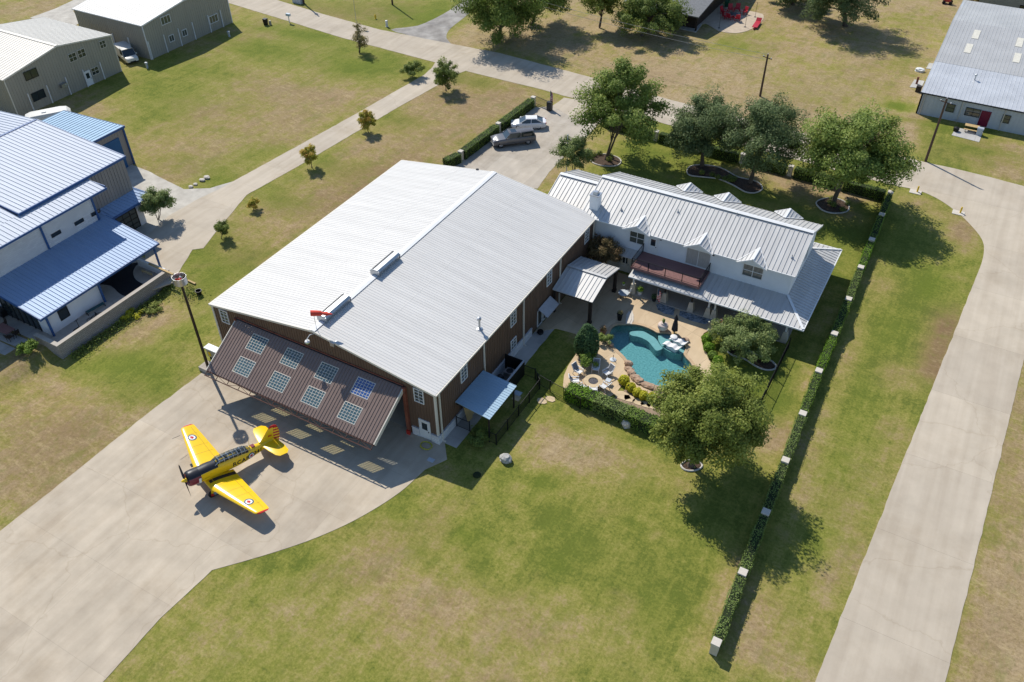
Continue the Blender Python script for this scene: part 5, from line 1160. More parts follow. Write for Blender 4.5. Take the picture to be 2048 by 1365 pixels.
def rbox(x, z0, z1, hw, e=.09):
    return [(x,-hw,z0+e),(x,-hw+e*.6,z0),(x,hw-e*.6,z0),(x,hw,z0+e),(x,hw+.005,(z0+z1)/2),(x,hw-.02,z1-e),(x,hw-e*1.2,z1),(x,-hw+e*1.2,z1),(x,-hw+.02,z1-e),(x,-hw-.005,(z0+z1)/2)]
def car(name, label, cat, paint, L_, stations, cab, roof, wheels, r, hw, lampz=(.62,.8), extra=None, group=None):
    t = thing(name, label, cat, group=group)
    b = MB(); b.loft([rbox(*s) for s in stations]); b.build('body', paint, t, True)
    # glass house: base and top outlines
    (xa, xb, zb, hb), (xc, xd, zt, ht) = cab
    b = MB(); b.hexa([(xb,-hb,zb),(xa,-hb,zb),(xa,hb,zb),(xb,hb,zb)], [(xd,-ht,zt),(xc,-ht,zt),(xc,ht,zt),(xd,ht,zt)]); b.build('windows', 'dark_glass', t)
    b = MB(); b.loft([[(x,-ht-.02+i,zt-.03),(x,-ht+.06,zt+.035),(x,ht-.06,zt+.035),(x,ht+.02-i,zt-.03)] for x, i in ((xc+.12,.05),(xc-.1,0),((xc+xd)/2,0),(xd+.1,0),(xd-.15,.05))]); b.build('roof', paint, t, True)
    b = MB(); lerp = lambda p, q, u: tuple(p[i]+(q[i]-p[i])*u for i in range(3))
    for s in (1, -1):
        for (x0, x1), w_ in (((xa,xc),.08),((xb,xd),.14),(((xa+xb)/2+.1,(xc+xd)/2),.09)):
            b.bar((x0,s*(hb+.012),zb),(x1,s*(ht+.012),zt),w_,.03,(0,1,0))
        b.bar((xa-.15,s*(hb+.1),zb+.08),(xa-.3,s*(hb+.22),zb+.1),.12,.14)
    b.build('pillars', paint, t)
    for x in wheels:
        for y in (hw-.0, -hw+.0): wheel(t, x, y, r, .22)
    for s in (1, -1):
        x0 = stations[0][0]; b = MB(); b.box(x0-.02,s*(hw-.18),lampz[0],x0-.22,s*(hw-.55),lampz[1]); b.build('headlight', 'head_lamp', t)
        x1 = stations[-1][0]; b = MB(); b.box(x1-.012,s*(hw-.12),lampz[0]+.16,x1+.10,s*(hw-.30),lampz[1]+.14); b.build('tail_light', 'tail_lamp', t)
    b = MB(); x0 = stations[0][0]; b.box(x0-.12,-.45,.38,x0+.012,.45,.58); b.build('grille', 'dark_steel', t)
    return t
sd = car('sedan', 'white sedan parked beside the grey pickup along the hedge', 'car', 'car_white', 4.85,
    [(0,.34,.60,.66),(-.18,.24,.70,.82),(-.9,.2,.83,.89),(-1.5,.2,.90,.91),(-2.6,.2,.93,.91),(-3.9,.2,.97,.91),(-4.6,.26,.97,.86),(-4.85,.42,.86,.74)],
    ((-1.15,-4.55,.90,.82),(-2.15,-3.45,1.43,.60)), None, (-.95,-3.8), .33, .9)
def park(o, tip, tail, z):
    a, b_ = at(*tip), at(*tail); o.location = (a.x, a.y, z); o.rotation_euler = (0,0,math.atan2(a.y-b_.y, a.x-b_.x))
a_ = at(1022,247,.6); b2_ = at(1091,246,.6); sd.location = (a_.x,a_.y,.022); sd.rotation_euler = (0,0,math.atan2(a_.y-b2_.y,a_.x-b2_.x))
tk = car('pickup_truck', 'grey pickup truck with a canopy over its bed, parked beside the white sedan', 'truck', 'truck_grey', 5.9,
    [(0,.5,.98,.82),(-.2,.4,1.08,.95),(-.9,.38,1.16,1.0),(-1.7,.38,1.2,1.0),(-3.9,.38,1.2,1.0),(-5.5,.42,1.2,1.0),(-5.85,.45,1.15,.96)],
    ((-1.65,-5.75,1.18,.92),(-2.35,-5.45,1.80,.74)), None, (-1.0,-4.75), .41, 1.0, (.8,1.0))
b = MB(); b.box(-3.72,-.95,1.2,-3.80,.95,1.84); b.build('canopy_gap', 'truck_grey', tk); b = MB(); b.box(-2.55,-.5,1.83,-3.3,.5,1.842); b.build('sunroof', 'dark_glass', tk)
b = MB(); b.box(-4.1,.885,1.28,-5.3,.90,1.6); b.build('canopy_window', 'dark_glass', tk); b = MB(); b.box(-.05,-.9,.42,.06,.9,.56); b.build('bumper', 'polished_metal', tk)
a_ = at(984,281,.85); b2_ = at(1067,270,.85); tk.location = (a_.x,a_.y,.022); tk.rotation_euler = (0,0,math.atan2(a_.y-b2_.y,a_.x-b2_.x))
vn = car('van', 'white van nosed between the two tan metal buildings', 'van', 'van_white', 5.4,
    [(0,.45,.95,.82),(-.2,.36,1.05,.95),(-1.0,.34,1.12,1.0),(-1.6,.34,1.2,1.0),(-5.1,.34,1.25,1.0),(-5.4,.4,1.2,.96)],
    ((-.95,-5.38,1.12,.98),(-1.75,-5.2,1.98,.86)), None, (-.95,-4.2), .37, 1.0, (.7,.92))
b = MB(); b.box(-2.7,-.985,1.1,-5.36,.985,2.0); b.build('cargo_body', 'van_white', vn)
a_ = at(266,121,.7); vn.location = (a_.x,a_.y,.014); vn.rotation_euler = (0,0,R_(-22))
jp = car('jeep', 'white open top jeep with a blue roof behind the barn at the right edge', 'jeep', 'car_white', 4.0,
    [(0,.45,.95,.7),(-.2,.4,1.05,.78),(-1.3,.4,1.12,.8),(-3.8,.4,1.15,.82),(-4.0,.5,1.1,.78)],
    ((-1.3,-3.9,1.12,.74),(-1.7,-3.7,1.85,.66)), None, (-.7,-3.2), .4, .82, (.7,.9))
b = MB(); b.box(-1.7,-.70,1.84,-3.8,.70,1.93); b.build('soft_top', 'blue_trim', jp)
jl = at(2012,50,.9); jp.location = (jl.x,jl.y,0); jp.rotation_euler = (0,0,R_(176))
ct = thing('camper_trailer', 'white round topped trailer parked behind the blue shed roof', 'trailer', (0,0,0))
b = MB(); rr = []
for x, h in ((0,1.9),(.3,2.4),(1.,2.62),(4.8,2.66),(5.6,2.55),(6.0,2.1)): rr.append([(x,-1.15,.5),(x,1.15,.5),(x,1.15,h-.3),(x,.9,h),(x,-.9,h),(x,-1.15,h-.3)])
b.loft(rr); b.build('body', 'van_white', ct, True, fixn=True)
b = MB(); b.box(2.4,-.3,2.6,3.0,.2,2.75); b.build('roof_vent', 'white_frame', ct)
for y in (1.16,-1.16): wheel(ct, 3.0, y, .35, .2)
ta, tb_ = at(54,231,2.6), at(130,217,2.6); tm = (ta+tb_)/2; dd = (tb_-ta).normalized(); ct.location = (tm.x-3*dd.x, tm.y-3*dd.y, 0); ct.rotation_euler = (0,0,math.atan2(dd.y,dd.x)); 
ut = thing('utility_trailer', 'black open utility trailer with ramps standing behind the grey barn roof', 'trailer', (0,0,0))
b = MB(); b.box(-2.2,-1.0,.5,2.2,1.0,.62); 
for s in (1,-1): b.box(-2.2,s*1.0,.62,2.2,s*1.06,.95)
b.box(-2.26,-1.0,.62,-2.2,1.0,.95); b.bar((2.2,0,.55),(3.4,0,.5),.1,.1); b.build('bed', 'black_metal', ut)
b = MB(); b.box(2.2,-1.0,.62,2.26,1.0,1.5); b.build('ramp_gate', 'dark_steel', ut); b = MB(); b.lathe([(.3,.62),(.38,.7),(.3,.85),(.2,.7)], (.2,.1,0), 12); b.build('cargo_tyre', 'grey_rock', ut)
for y in (1.12,-1.12): wheel(ut, 0, y, .36, .2)
q = at(1957,38,.7); ut.location = (q.x,q.y,0); ut.rotation_euler = (0,0,R_(172))

# ================================================================ poles, tower and roadside things
tb = at(418,740)
tw = thing('beacon_tower', 'tall dark pole with a silver drum of red and white lamps by the hangar door', 'beacon', tb)
TH = 10.35
b = MB(); b.tube([tb, tb+Vector((0,0,TH))], [.14,.11], 12); b.build('pole', mat('dark_bronze', (.032,.024,.018), .5, .3), tw)
b = MB(); b.box(tb.x-.75,tb.y-.5,0,tb.x+.35,tb.y+.6,.45); b.build('footing', 'porch_concrete', tw)
b = MB(); n = 26; R0 = .60; rings = []
for r, z in ((R0*.97,0),(R0,.02),(R0,.72),(R0*.985,.72),(R0*.985,.03)): rings.append([(tb.x+r*math.cos(2*math.pi*k/n), tb.y+r*math.sin(2*math.pi*k/n), tb.z+TH+z-.1) for k in range(n)])
b.loft(rings, caps=False)
b.build('drum', 'galvanised', tw, True)
for k in range(4):
    a = k*math.pi/2+.4; b = MB(); b.bar(tb+Vector((0,0,TH)), tb+Vector((R0*.97*math.cos(a),R0*.97*math.sin(a),TH)), .12, .08); b.build('spoke', 'dark_steel', tw)
for k, (m_, r_) in enumerate((('red_paint',.22),('marking_white',.13),('red_paint',.14),('yellow_paint',.11))):
    a = k*1.7+.5; b = MB(); d_ = .30 if k else 0.0
    b.lathe([(r_*.4,0),(r_,.06),(r_,.22),(r_*.6,.36),(.03,.4)], tb+Vector((d_*math.cos(a),d_*math.sin(a),TH+.04)), 14); b.build('lamp', m_, tw, True)
cab_ = at(424,712,0); cb = thing('electrical_cabinet', 'white topped electrical cabinet on legs beside the left edge of the open hangar door', 'cabinet', (.1,-1.35,0))
b = MB(); b.box(-.75,-1.7,1.45,.85,-1.0,1.55); b.build('lid', 'white_paint', cb); b = MB(); b.box(-.6,-1.6,.45,.7,-1.1,1.45); b.build('body', 'tan_siding', cb)
for x in (-.5,.6): b = MB(); b.box(x-.06,-1.5,0,x+.06,-1.2,.45); b.build('leg', 'dark_steel', cb)
b = MB(); b.box(-.4,-1.64,.6,-.1,-1.6,1.1); b.build('meter', 'yellow_paint', cb)
vp = at(431,705); b = MB(); b.tube([(vp.x-1.0,vp.y+2.4,-.3),(vp.x-1.0,vp.y+2.4,3.2)], .03, 6); b.lathe([(.02,0),(.1,.03),(.1,.12),(.02,.16)], (vp.x-1.0,vp.y+2.4,3.15), 8); tag(b.build('vent_mast', 'galvanised'), 'thin grey mast with a small head beside the hangar front left corner', 'mast')
def upole(px, py, h, label, arm=True, lamp=False):
    p = at(px, py); t = thing('utility_pole', label, 'pole', p, 'utility poles along the roads')
    b = MB(); b.tube([p, p+Vector((0,0,h))], [.17,.12], 9); b.build('pole', 'pole_wood', t)
    if arm:
        b = MB(); b.bar(p+Vector((-.7,.25,h-.5)), p+Vector((.7,-.25,h-.5)), .1,.1); b.build('crossarm', 'pole_wood', t)
        for k in (-.6, .6): b = MB(); b.lathe([(.05,0),(.08,.05),(.05,.14)], p+Vector((k,-.35*k,h-.45)), 8); b.build('insulator', 'white_frame', t)
    b = MB(); b.lathe([(.03,0),(.06,.03),(.04,.16)], p+Vector((0,0,h)), 8); b.build('insulator', 'white_frame', t)
    if lamp:
        b = MB(); b.lathe([(.22,0),(.28,.1),(.28,.5),(.2,.6)], p+Vector((.4,-.2,h-2.2)), 10); b.build('transformer', 'galvanised', t)
    return p+Vector((0,0,h))
P1 = upole(1520,193,6.3,'dark wooden utility pole standing in the dry field beyond the road')
P2 = upole(1851,323,8.6,'leaning brown utility pole at the road bend in front of the barn')
P3 = upole(785,10,9.,'wooden utility pole at the top edge near the gravel lane', False)
P4 = upole(608,8,8.,'wooden utility pole beside the pale green box at the top edge', False, True)
for k, (za, lb) in enumerate(((.0,'upper overhead power line sagging over the field'),(-.75,'lower overhead power line sagging over the field'))):
    pts = []
    for i in range(25):
        t_ = i/24; p = (P3+Vector((0,0,za))).lerp(P1+Vector((0,0,za)), t_); p.z -= 1.2*4*t_*(1-t_); pts.append(p)
    b = MB(); b.tube(pts, .02, 5); tag(b.build('power_line', mat('wire_grey%d' % k, (.3,.3,.3), .5)), lb, 'cable', 'power lines over the field')
def post_thing(name, px, py, h, label, cat, build):
    p = at(px, py); t = thing(name, label, cat, p); build(t, p); return t
def lampost(t, p):
    b = MB(); b.tube([p, p+Vector((0,0,4.4))], .04, 6); b.build('pole', 'galvanised', t); b = MB(); b.box(p.x-.5,p.y-.2,4.35,p.x+.5,p.y+.2,4.5); b.build('panel', 'dark_steel', t)
post_thing('solar_light', 713,48,0,'thin grey pole with a small dark panel on top beside the upper road','light pole',lampost)
def mailbox(t, p):
    b = MB(); b.box(p.x-.06,p.y-.06,0,p.x+.06,p.y+.06,1.25); b.build('post', 'white_frame', t); b = MB(); b.box(p.x-.4,p.y-.2,1.2,p.x+.4,p.y+.2,1.6); b.build('box', mat('pale_blue_paint', (.45,.52,.58), .5), t)
post_thing('mailbox', 579,46,0,'pale blue mailbox on a white post beside the upper road','mailbox',mailbox)
def pedestal(t, p):
    b = MB(); b.lathe([(.2,0),(.2,.9),(.24,.95),(.2,1.08),(.05,1.12)], p, 10); b.build('body', 'white_frame', t)
    b = MB(); b.lathe([(.26,.0),(.26,.06)], p, 10); b.build('base', 'galvanised', t)
post_thing('telephone_pedestal', 774,54,0,'short white telephone pedestal beside the gravel lane mouth','pedestal',pedestal)
def hydrant(t, p):
    b = MB(); b.lathe([(.16,0),(.16,.05),(.12,.08),(.12,.5),(.16,.52),(.15,.62),(.07,.74),(.04,.8)], p, 10); b.build('body', 'yellow_paint', t, True)
    b = MB(); b.tube([p+Vector((-.24,0,.42)), p+Vector((.24,0,.42))], .07, 8); b.build('nozzle', 'yellow_paint', t)
post_thing('fire_hydrant', 751,38,0,'yellow fire hydrant standing in the grass by the upper road','hydrant',hydrant)
def gpost(t, p):
    b = MB(); b.box(p.x-.75,p.y-.5,0,p.x+.6,p.y+.5,.07); b.build('pad', 'limestone_cap', t); b = MB(); b.lathe([(.1,0.07),(.1,.75),(.06,.83)], p+Vector((.1,.1,0)), 10); b.build('post', 'yellow_paint', t)
post_thing('valve_marker', 1832,385,0,'yellow marker post on a white concrete pad at the road bend, nearer the hedge corner','marker',gpost)
post_thing('valve_marker', 1918,427,0,'yellow marker post on a white concrete pad at the outer curve of the road bend','marker',gpost)
def tbox(t, p):
    b = MB(); b.box(p.x-1.0,p.y-.5,0,p.x+1.0,p.y+.5,1.0); b.build('body', 'pale_siding', t); b = MB(); b.box(p.x-1.05,p.y-.55,1.0,p.x+1.05,p.y+.55,1.1); b.build('lid', 'white_paint', t)
post_thing('transformer_box', 597,6,0,'pale green transformer box beside a utility pole at the top edge','transformer',tbox)
def bin_(t, p):
    b = MB(); b.frus(p.x,p.y,0,1.0,.25,.27,.32,.34); b.build('body', 'black_metal', t); b = MB(); b.box(p.x-.34,p.y-.36,1.0,p.x+.34,p.y+.36,1.07); b.build('lid', 'black_metal', t)
post_thing('trash_bin', 532,50,0,'black trash bin in the grass beside the upper road','bin',bin_)
b = MB(); p = at(541,50); b.box(p.x-.15,p.y-.15,0,p.x+.15,p.y+.15,.7); tag(b.build('utility_marker', 'tan_siding'), 'short tan utility marker next to the black trash bin', 'marker')
def flag(t, p, h, fw=1.4, z0=None):
    b = MB(); b.tube([p, p+Vector((0,0,h))], .03, 6); b.build('pole', 'white_frame', t)
fp = at(1133,345); t = thing('flagpole', 'bare white flagpole behind the left end of the house roof', 'flagpole', fp); b = MB(); b.tube([fp, fp+Vector((0,0,5.2))], [.07,.05], 8); b.build('pole', 'white_frame', t); b = MB(); b.lathe([(.02,0),(.09,.06),(.02,.14)], fp+Vector((0,0,5.2)), 8); b.build('finial', 'white_frame', t)
def us_flag(name, label, p, h, w_, hh, face=Vector((1,0,0)), droop=True):
    t = thing(name, label, 'flag', p); b = MB(); b.tube([p, p+Vector((0,0,h))], .025, 6); b.build('pole', 'galvanised', t)
    b = MB(); nx_, nz_ = 10, 13; up = Vector((0,0,1)); sd_ = face.cross(up)
    P = lambda i, j: p+face*(w_*i/nx_)*(.45 if droop else 1)+sd_*(.07*math.sin(i*1.5)*(1 if droop else .6))+up*(h-.05-hh*j/nz_-(.5*w_*i/nx_ if droop else 0))
    for i in range(nx_):
        for j in range(nz_): b.quad(P(i,j),P(i+1,j),P(i+1,j+1),P(i,j+1), 2 if (i < 4 and j < 7) else j % 2)
    b.build('flag', ['marking_red','marking_white','marking_blue'], t); return t
us_flag('flag', 'red white and blue striped flag on a thin pole beside the driveway gate', at(1100,219), 2.9, 1.0, 1.5)
us_flag('flag', 'striped flag hanging beside a stone pier on the house porch', at(1312,610,.05), 2.15, .9, 1.3)
# ================================================================ vegetation
leaf_mat('leaf_oak', (0.169,0.224,0.054)); leaf_mat('leaf_elm', (0.183,0.251,0.052), (0.367,0.421,0.108)); leaf_mat('leaf_live_oak', (0.136,0.183,0.070), (0.258,0.319,0.136))
leaf_mat('leaf_yellowing', (0.204,0.251,0.048), (0.393,0.421,0.101)); leaf_mat('leaf_myrtle', (0.183,0.244,0.075), (0.367,0.421,0.163)); leaf_mat('leaf_autumn', (0.425,0.413,0.059), (0.649,0.354,0.094))
leaf_mat('leaf_hedge', (.18,.275,.048), (.31,.42,.085)); leaf_mat('leaf_hedge_grey', (.20,.28,.07), (.36,.43,.15)); leaf_mat('leaf_bright', (0.165,0.307,0.026), (0.295,0.437,0.053)); leaf_mat('leaf_gold', (0.543,0.519,0.035), (0.732,0.684,0.083))
leaf_mat('leaf_holly', (0.068,0.136,0.053), (0.142,0.224,0.094)); leaf_mat('leaf_rust', (0.201,0.153,0.065), (0.448,0.260,0.142)); leaf_mat('leaf_dry', (0.295,0.248,0.106), (0.472,0.401,0.201)); leaf_mat('flower_white', (0.708,0.708,0.590), (0.885,0.885,0.767)); leaf_mat('flower_red', (0.590,0.118,0.094), (0.708,0.236,0.177))
def leaf_object(name, P, Nn, size, mt, parent, rs, tint, asp=.62):
    """P leaf centres (n,3), Nn normals; each leaf a small quad"""
    n = len(P); Nn = Nn/np.linalg.norm(Nn, axis=1, keepdims=True)
    a = np.cross(Nn, rs.normal(size=(n,3))); a /= np.linalg.norm(a, axis=1, keepdims=True)+1e-9; b = np.cross(Nn, a)
    s = (size*(.65+.7*rs.rand(n)))[:,None]; a = a*s; b = b*s*asp
    V = np.stack([P-a*.5-b*.28, P+a*.12-b*.5, P+a*.55, P-a*.05+b*.5], 1).reshape(-1,3)-np.array(ORG[parent] if parent is not None else (0,0,0))
    me = bpy.data.meshes.new(name); me.vertices.add(4*n); me.vertices.foreach_set('co', V.astype(np.float32).ravel())
    me.loops.add(4*n); me.loops.foreach_set('vertex_index', np.arange(4*n, dtype=np.int32))
    me.polygons.add(n); me.polygons.foreach_set('loop_start', np.arange(0,4*n,4,dtype=np.int32)); me.polygons.foreach_set('loop_total', np.full(n,4,np.int32))
    at_ = me.attributes.new('tint','FLOAT','FACE'); at_.data.foreach_set('value', np.clip(tint,0,1).astype(np.float32))
    me.update(); me.materials.append(MATS[mt]); o = bpy.data.objects.new(name, me); C.objects.link(o)
    if parent is not None: o.parent = parent
    ORG[o] = ORG[parent] if parent is not None else Vector((0,0,0))
    return o
def tree(name, label, base, H, c, r, nclump, nleaf, size, mt, seed, tr=.22, group=None, clump=.26, trunks=1, cat='tree', gap=.0, low=-.55, shell=.62, bark='bark', fork=.3):
    """base ground point; crown centre c (world), radii r; foliage in clumps carried by limbs"""
    size *= .86; nleaf = int(nleaf*1.9); nclump = int(nclump*1.35); clump *= .98; rs = np.random.RandomState(seed); rd = random.Random(seed); t = thing(name, label, cat, (base.x,base.y,base.z), group)
    c = np.array(c); r = np.array(r)*(.90 if nleaf > 5000 else 1.)
    d = rs.normal(size=(nclump*3,3)); d /= np.linalg.norm(d,axis=1,keepdims=True); d = d[d[:,2] > low][:nclump]
    k = shell+(1-shell)*rs.rand(len(d))**.7; k *= 1+.16*(rs.rand(len(d))-.5)
    k[::4] *= .55
    cl = c+d*r*k[:,None]
    cl[:,2] = np.maximum(cl[:,2], base.z+min(.35, (c[2]-base.z)*.4))
    b = MB(); fz = H*fork
    starts = []
    for i in range(trunks):
        a = 2*math.pi*i/max(1,trunks)+seed; off = Vector((math.cos(a),math.sin(a),0))*(tr*1.2 if trunks > 1 else 0)
        top = Vector((c[0]+math.cos(a)*r[0]*.25*(trunks > 1), c[1]+math.sin(a)*r[1]*.25*(trunks > 1), max(fz, c[2]-r[2]*.1)))
        p0 = Vector((base.x,base.y,base.z-.05))+off; pts = [p0, p0.lerp(top,.03)+Vector((0,0,.1)), p0.lerp(top,.35)+Vector((rd.uniform(-.1,.1),rd.uniform(-.1,.1),0)), p0.lerp(top,.7)+Vector((rd.uniform(-.15,.15),rd.uniform(-.15,.15),0)), top]
        w_ = tr/(1 if trunks == 1 else 1.6); b.tube(pts, [w_*1.5,w_*1.1,w_*.85,w_*.6,w_*.25], 8); starts.append((pts,w_))
    for i, q in enumerate(cl[:min(len(cl),26)]):
        pts, w_ = starts[i % len(starts)]; u = .35+.5*rd.random(); k_ = 2+int(u > .7); s0 = pts[2].lerp(pts[3],min(1,(u-.35)/.35)) if u < .7 else pts[3].lerp(pts[4],(u-.7)/.3)
        q = Vector(q); m_ = s0.lerp(q,.5)+Vector((0,0,(q-s0).length*.07)); b.tube([s0,m_,q], [w_*.36,w_*.2,w_*.06], 5)
    b.build('trunk', bark, t, True)
    # foliage
    wgt = .6+.8*rs.rand(len(cl)); cnt = (nleaf*wgt/wgt.sum()).astype(int); Ps = []; Ns = []; Ts = []
    for q, m_, kk in zip(cl, cnt, rs.rand(len(cl))):
        rr = clump*r.mean()*(.6+.9*rs.rand()); v = rs.normal(size=(m_,3)); v /= np.linalg.norm(v,axis=1,keepdims=True); rad = rr*rs.rand(m_)**.3
        ax = (q-c)/r; ax = ax/(np.linalg.norm(ax)+1e-6); al = (v@ax)[:,None]*ax; p = q+((v-al)*.84+al*(1.25+.35*rs.rand()))*rad[:,None]*np.array([1.1,1.1,.85])+rs.normal(size=(m_,3))*size*.55; Ps.append(p)
        nn = v*.55+rs.normal(size=(m_,3))*.55+np.array([0,0,.5])+((p-c)/r)*.35; Ns.append(nn)
        Ts.append(.18+.50*kk+.42*(rs.rand(m_)-.35)+.10*(rad/rr)*(v[:,2]))
    P = np.concatenate(Ps); Nn = np.concatenate(Ns); T = np.concatenate(Ts); ok = P[:,2] > base.z+.08
    leaf_object('crown', P[ok], Nn[ok], size, mt, t, rs, T[ok]); return t
def px_tree(name, label, base_px, box, H, nclump, nleaf, size, mt, seed, zc=None, depth=None, **k):
    """crown from its outline box in the photograph (x0,y0,x1,y1), standing over its real base"""
    bs = atg(*base_px); x0, y0, x1, y1 = box; cx, cy = (x0+x1)/2, (y0+y1)/2
    # the crown centre lies on the view ray, where that ray passes the trunk's own depth
    d = ray(cx, cy); hd = np.array([BF[0],BF[1],0]); hd /= np.linalg.norm(hd); tt = (np.array(bs)-CAM).dot(hd)/d.dot(hd); cc = CAM+d*tt
    sc_ = d.dot(BF)*tt/F_PX; rx = (x1-x0)/2*sc_; rv = (y1-y0)/2*sc_
    sp, cp2 = math.sin(PITCH), math.cos(PITCH)   # vertical image radius mixes height and depth
    rz = math.sqrt(max(.3, (rv*rv-(rx*.92*sp)**2)))/cp2 if rv > rx*.92*sp*1.25 else rv*.8
    rz = min(rz, cc[2]-bs.z-.2)
    return tree(name, label, bs, cc[2]+rz, cc, (rx,rx,rz), nclump, nleaf, size, mt, seed, **k)
G1 = 'oaks in ringed beds behind the house'
px_tree('oak_tree', 'tall open crowned oak with two stems in a round bed left of the house roof', (1213,318), (1158,132,1335,300), 12, 58, 17000, .30, 'leaf_elm', 11, tr=.22, trunks=2, clump=.2, group=G1)
px_tree('live_oak', 'dense dark live oak, left of the pair sharing the long curved bed', (1404,332), (1338,188,1478,325), 10, 60, 22000, .24, 'leaf_live_oak', 12, tr=.26, clump=.24, group=G1)
px_tree('live_oak', 'dense dark live oak, right of the pair sharing the long curved bed', (1500,366), (1450,192,1612,345), 11, 60, 22000, .24, 'leaf_live_oak', 13, tr=.26, clump=.24, group=G1)
px_tree('oak_tree', 'broad green oak in the round bed at the hedge corner by the road bend', (1665,408), (1604,208,1824,392), 12, 72, 24000, .30, 'leaf_elm', 14, tr=.27, clump=.2, group=G1)
px_tree('elm_tree', 'huge spreading olive green tree on the lawn hiding the end of the pool', (1382,932), (1306,724,1526,930), 11, 95, 42000, .22, 'leaf_yellowing', 15, tr=.26, clump=.21, low=-.75)
px_tree('crape_myrtle', 'small rounded tree over the kidney shaped bed beside the porch', (1490,700), (1432,632,1556,714), 5, 46, 13000, .17, 'leaf_myrtle', 16, tr=.07, trunks=4, clump=.24, low=-.5)
px_tree('crape_myrtle', 'small multi stemmed tree behind the white flagpole', (1148,346), (1106,270,1186,340), 5, 34, 7500, .2, 'leaf_myrtle', 17, tr=.08, trunks=4, clump=.24)
px_tree('crape_myrtle', 'reddish brown flowering tree in the corner between hangar and house', (1199,549), (1168,474,1240,540), 4, 34, 8000, .17, 'leaf_rust', 18, tr=.07, trunks=3, clump=.26, low=-.8)
px_tree('desert_shrub_tree', 'round grey green shrub tree on the gravel yard beside the blue roofed building', (317,440), (282,374,347,432), 4, 36, 8500, .18, 'leaf_myrtle', 19, tr=.07, trunks=3, clump=.26)
G2 = 'trees in the dry field beyond the road'
px_tree('oak_tree', 'large yellow green tree at the top edge just right of the gravel lane', (1000,84), (922,-75,1086,84), 14, 75, 22000, .34, 'leaf_elm', 21, tr=.3, clump=.22, group=G2, low=-.8)
px_tree('oak_tree', 'tree at the top edge between the leftmost field tree and the vase shaped one', (1065,50), (1020,-90,1142,40), 14, 50, 14000, .34, 'leaf_elm', 22, tr=.25, clump=.22, group=G2, low=-.8)
px_tree('oak_tree', 'slim vase shaped tree standing in the dry field at the top edge', (1199,56), (1168,-50,1242,42), 10, 34, 9000, .3, 'leaf_yellowing', 23, tr=.2, clump=.24, group=G2, low=-.7)
px_tree('oak_tree', 'wide olive tree in the dry field in front of the shingle roofed house', (1284,72), (1225,-22,1376,74), 9, 62, 17000, .3, 'leaf_oak', 24, tr=.24, clump=.2, group=G2, low=-.75)
px_tree('live_oak', 'very large dark tree at the top right casting a wide shadow on the field', (1690,52), (1608,-110,1772,60), 14, 80, 24000, .32, 'leaf_live_oak', 25, tr=.4, clump=.22, group=G2, low=-.75)
px_tree('live_oak', 'dark tree at the top edge behind the round patio with red chairs', (1585,10), (1528,-90,1640,22), 12, 50, 13000, .32, 'leaf_live_oak', 26, tr=.3, clump=.22, group=G2, low=-.8)
px_tree('live_oak', 'small rust tinted tree at the top right against the tan walled building', (1961,14), (1945,-40,1975,14), 4, 16, 2500, .25, 'leaf_rust', 27, tr=.08, clump=.3, low=-.9)
# roadside saplings and shrubs
G3 = 'young trees along the concrete driveway'
px_tree('young_tree', 'dark green pear shaped sapling where the driveway meets the upper road', (892,182), (868,116,916,176), 5, 30, 6000, .2, 'leaf_oak', 31, tr=.09, clump=.26, group=G3, low=-.9)
px_tree('young_tree', 'yellow green sapling with reddish tips beside the driveway, larger of the two autumn ones', (737,266), (714,224,750,260), 3.6, 24, 3200, .18, 'leaf_autumn', 32, tr=.06, clump=.27, group=G3)
px_tree('young_tree', 'orange tinted autumn sapling beside the middle of the driveway', (624,336), (601,293,636,330), 3.4, 24, 3000, .18, 'leaf_autumn', 33, tr=.06, clump=.27, group=G3)
px_tree('young_tree', 'tall half bare sapling with upright twigs on the lot by the upper road', (719,106), (706,44,732,106), 6, 26, 1500, .2, 'leaf_dry', 34, tr=.07, trunks=4, clump=.24, low=-.9)
px_tree('shrub', 'low dark shrub beside the driveway mouth at the upper road', (825,155), (805,126,845,154), 1.8, 16, 2600, .2, 'leaf_oak', 35, tr=.05, clump=.3, cat='shrub', low=-.2)
px_tree('shrub', 'small round orange green shrub beside the lower driveway', (507,420), (496,397,520,420), 1.4, 12, 1200, .16, 'leaf_autumn', 36, tr=.04, clump=.32, cat='shrub', low=-.2)
px_tree('shrub', 'spiky grey green shrub beside the driveway opposite the garage', (443,478), (428,446,460,478), 2., 14, 1900, .17, 'leaf_oak', 37, tr=.04, clump=.3, cat='shrub', low=-.2)
px_tree('shrub', 'bush catching the sun below the blue building patio', (52,706), (36,682,72,712), 1.6, 14, 1900, .16, 'leaf_hedge', 38, tr=.04, clump=.3, cat='shrub', low=-.2)
px_tree('shrub', 'dark shrub in the shade by the lean-to shelter gate', (962,880), (936,852,986,892), 1.6, 16, 2600, .16, 'leaf_oak', 39, tr=.04, clump=.3, cat='shrub', low=-.2)
px_tree('rose_bush', 'bush with white and red blooms at the porch edge beside the small tree', (1440,680), (1416,640,1470,682), 1.8, 22, 2600, .14, 'leaf_myrtle', 41, tr=.04, clump=.28, cat='bush', low=-.5)
px_tree('shrub', 'leafy light green shrub at the foot of the egg shaped evergreen', (1180,733), (1162,704,1194,736), 1.2, 14, 1800, .14, 'leaf_hedge', 42, tr=.03, clump=.3, cat='shrub', low=-.2)
px_tree('shrub', 'spiky flowering plant between the clay planter and the pool', (1212,688), (1196,664,1226,694), 1.1, 12, 1100, .13, 'leaf_hedge_grey', 43, tr=.03, clump=.3, cat='shrub', low=-.3)
rsf = np.random.RandomState(77)
rb = [o for o in C.objects if o.name.startswith('rose_bush')][0]; c0 = at(1443,662,.9)
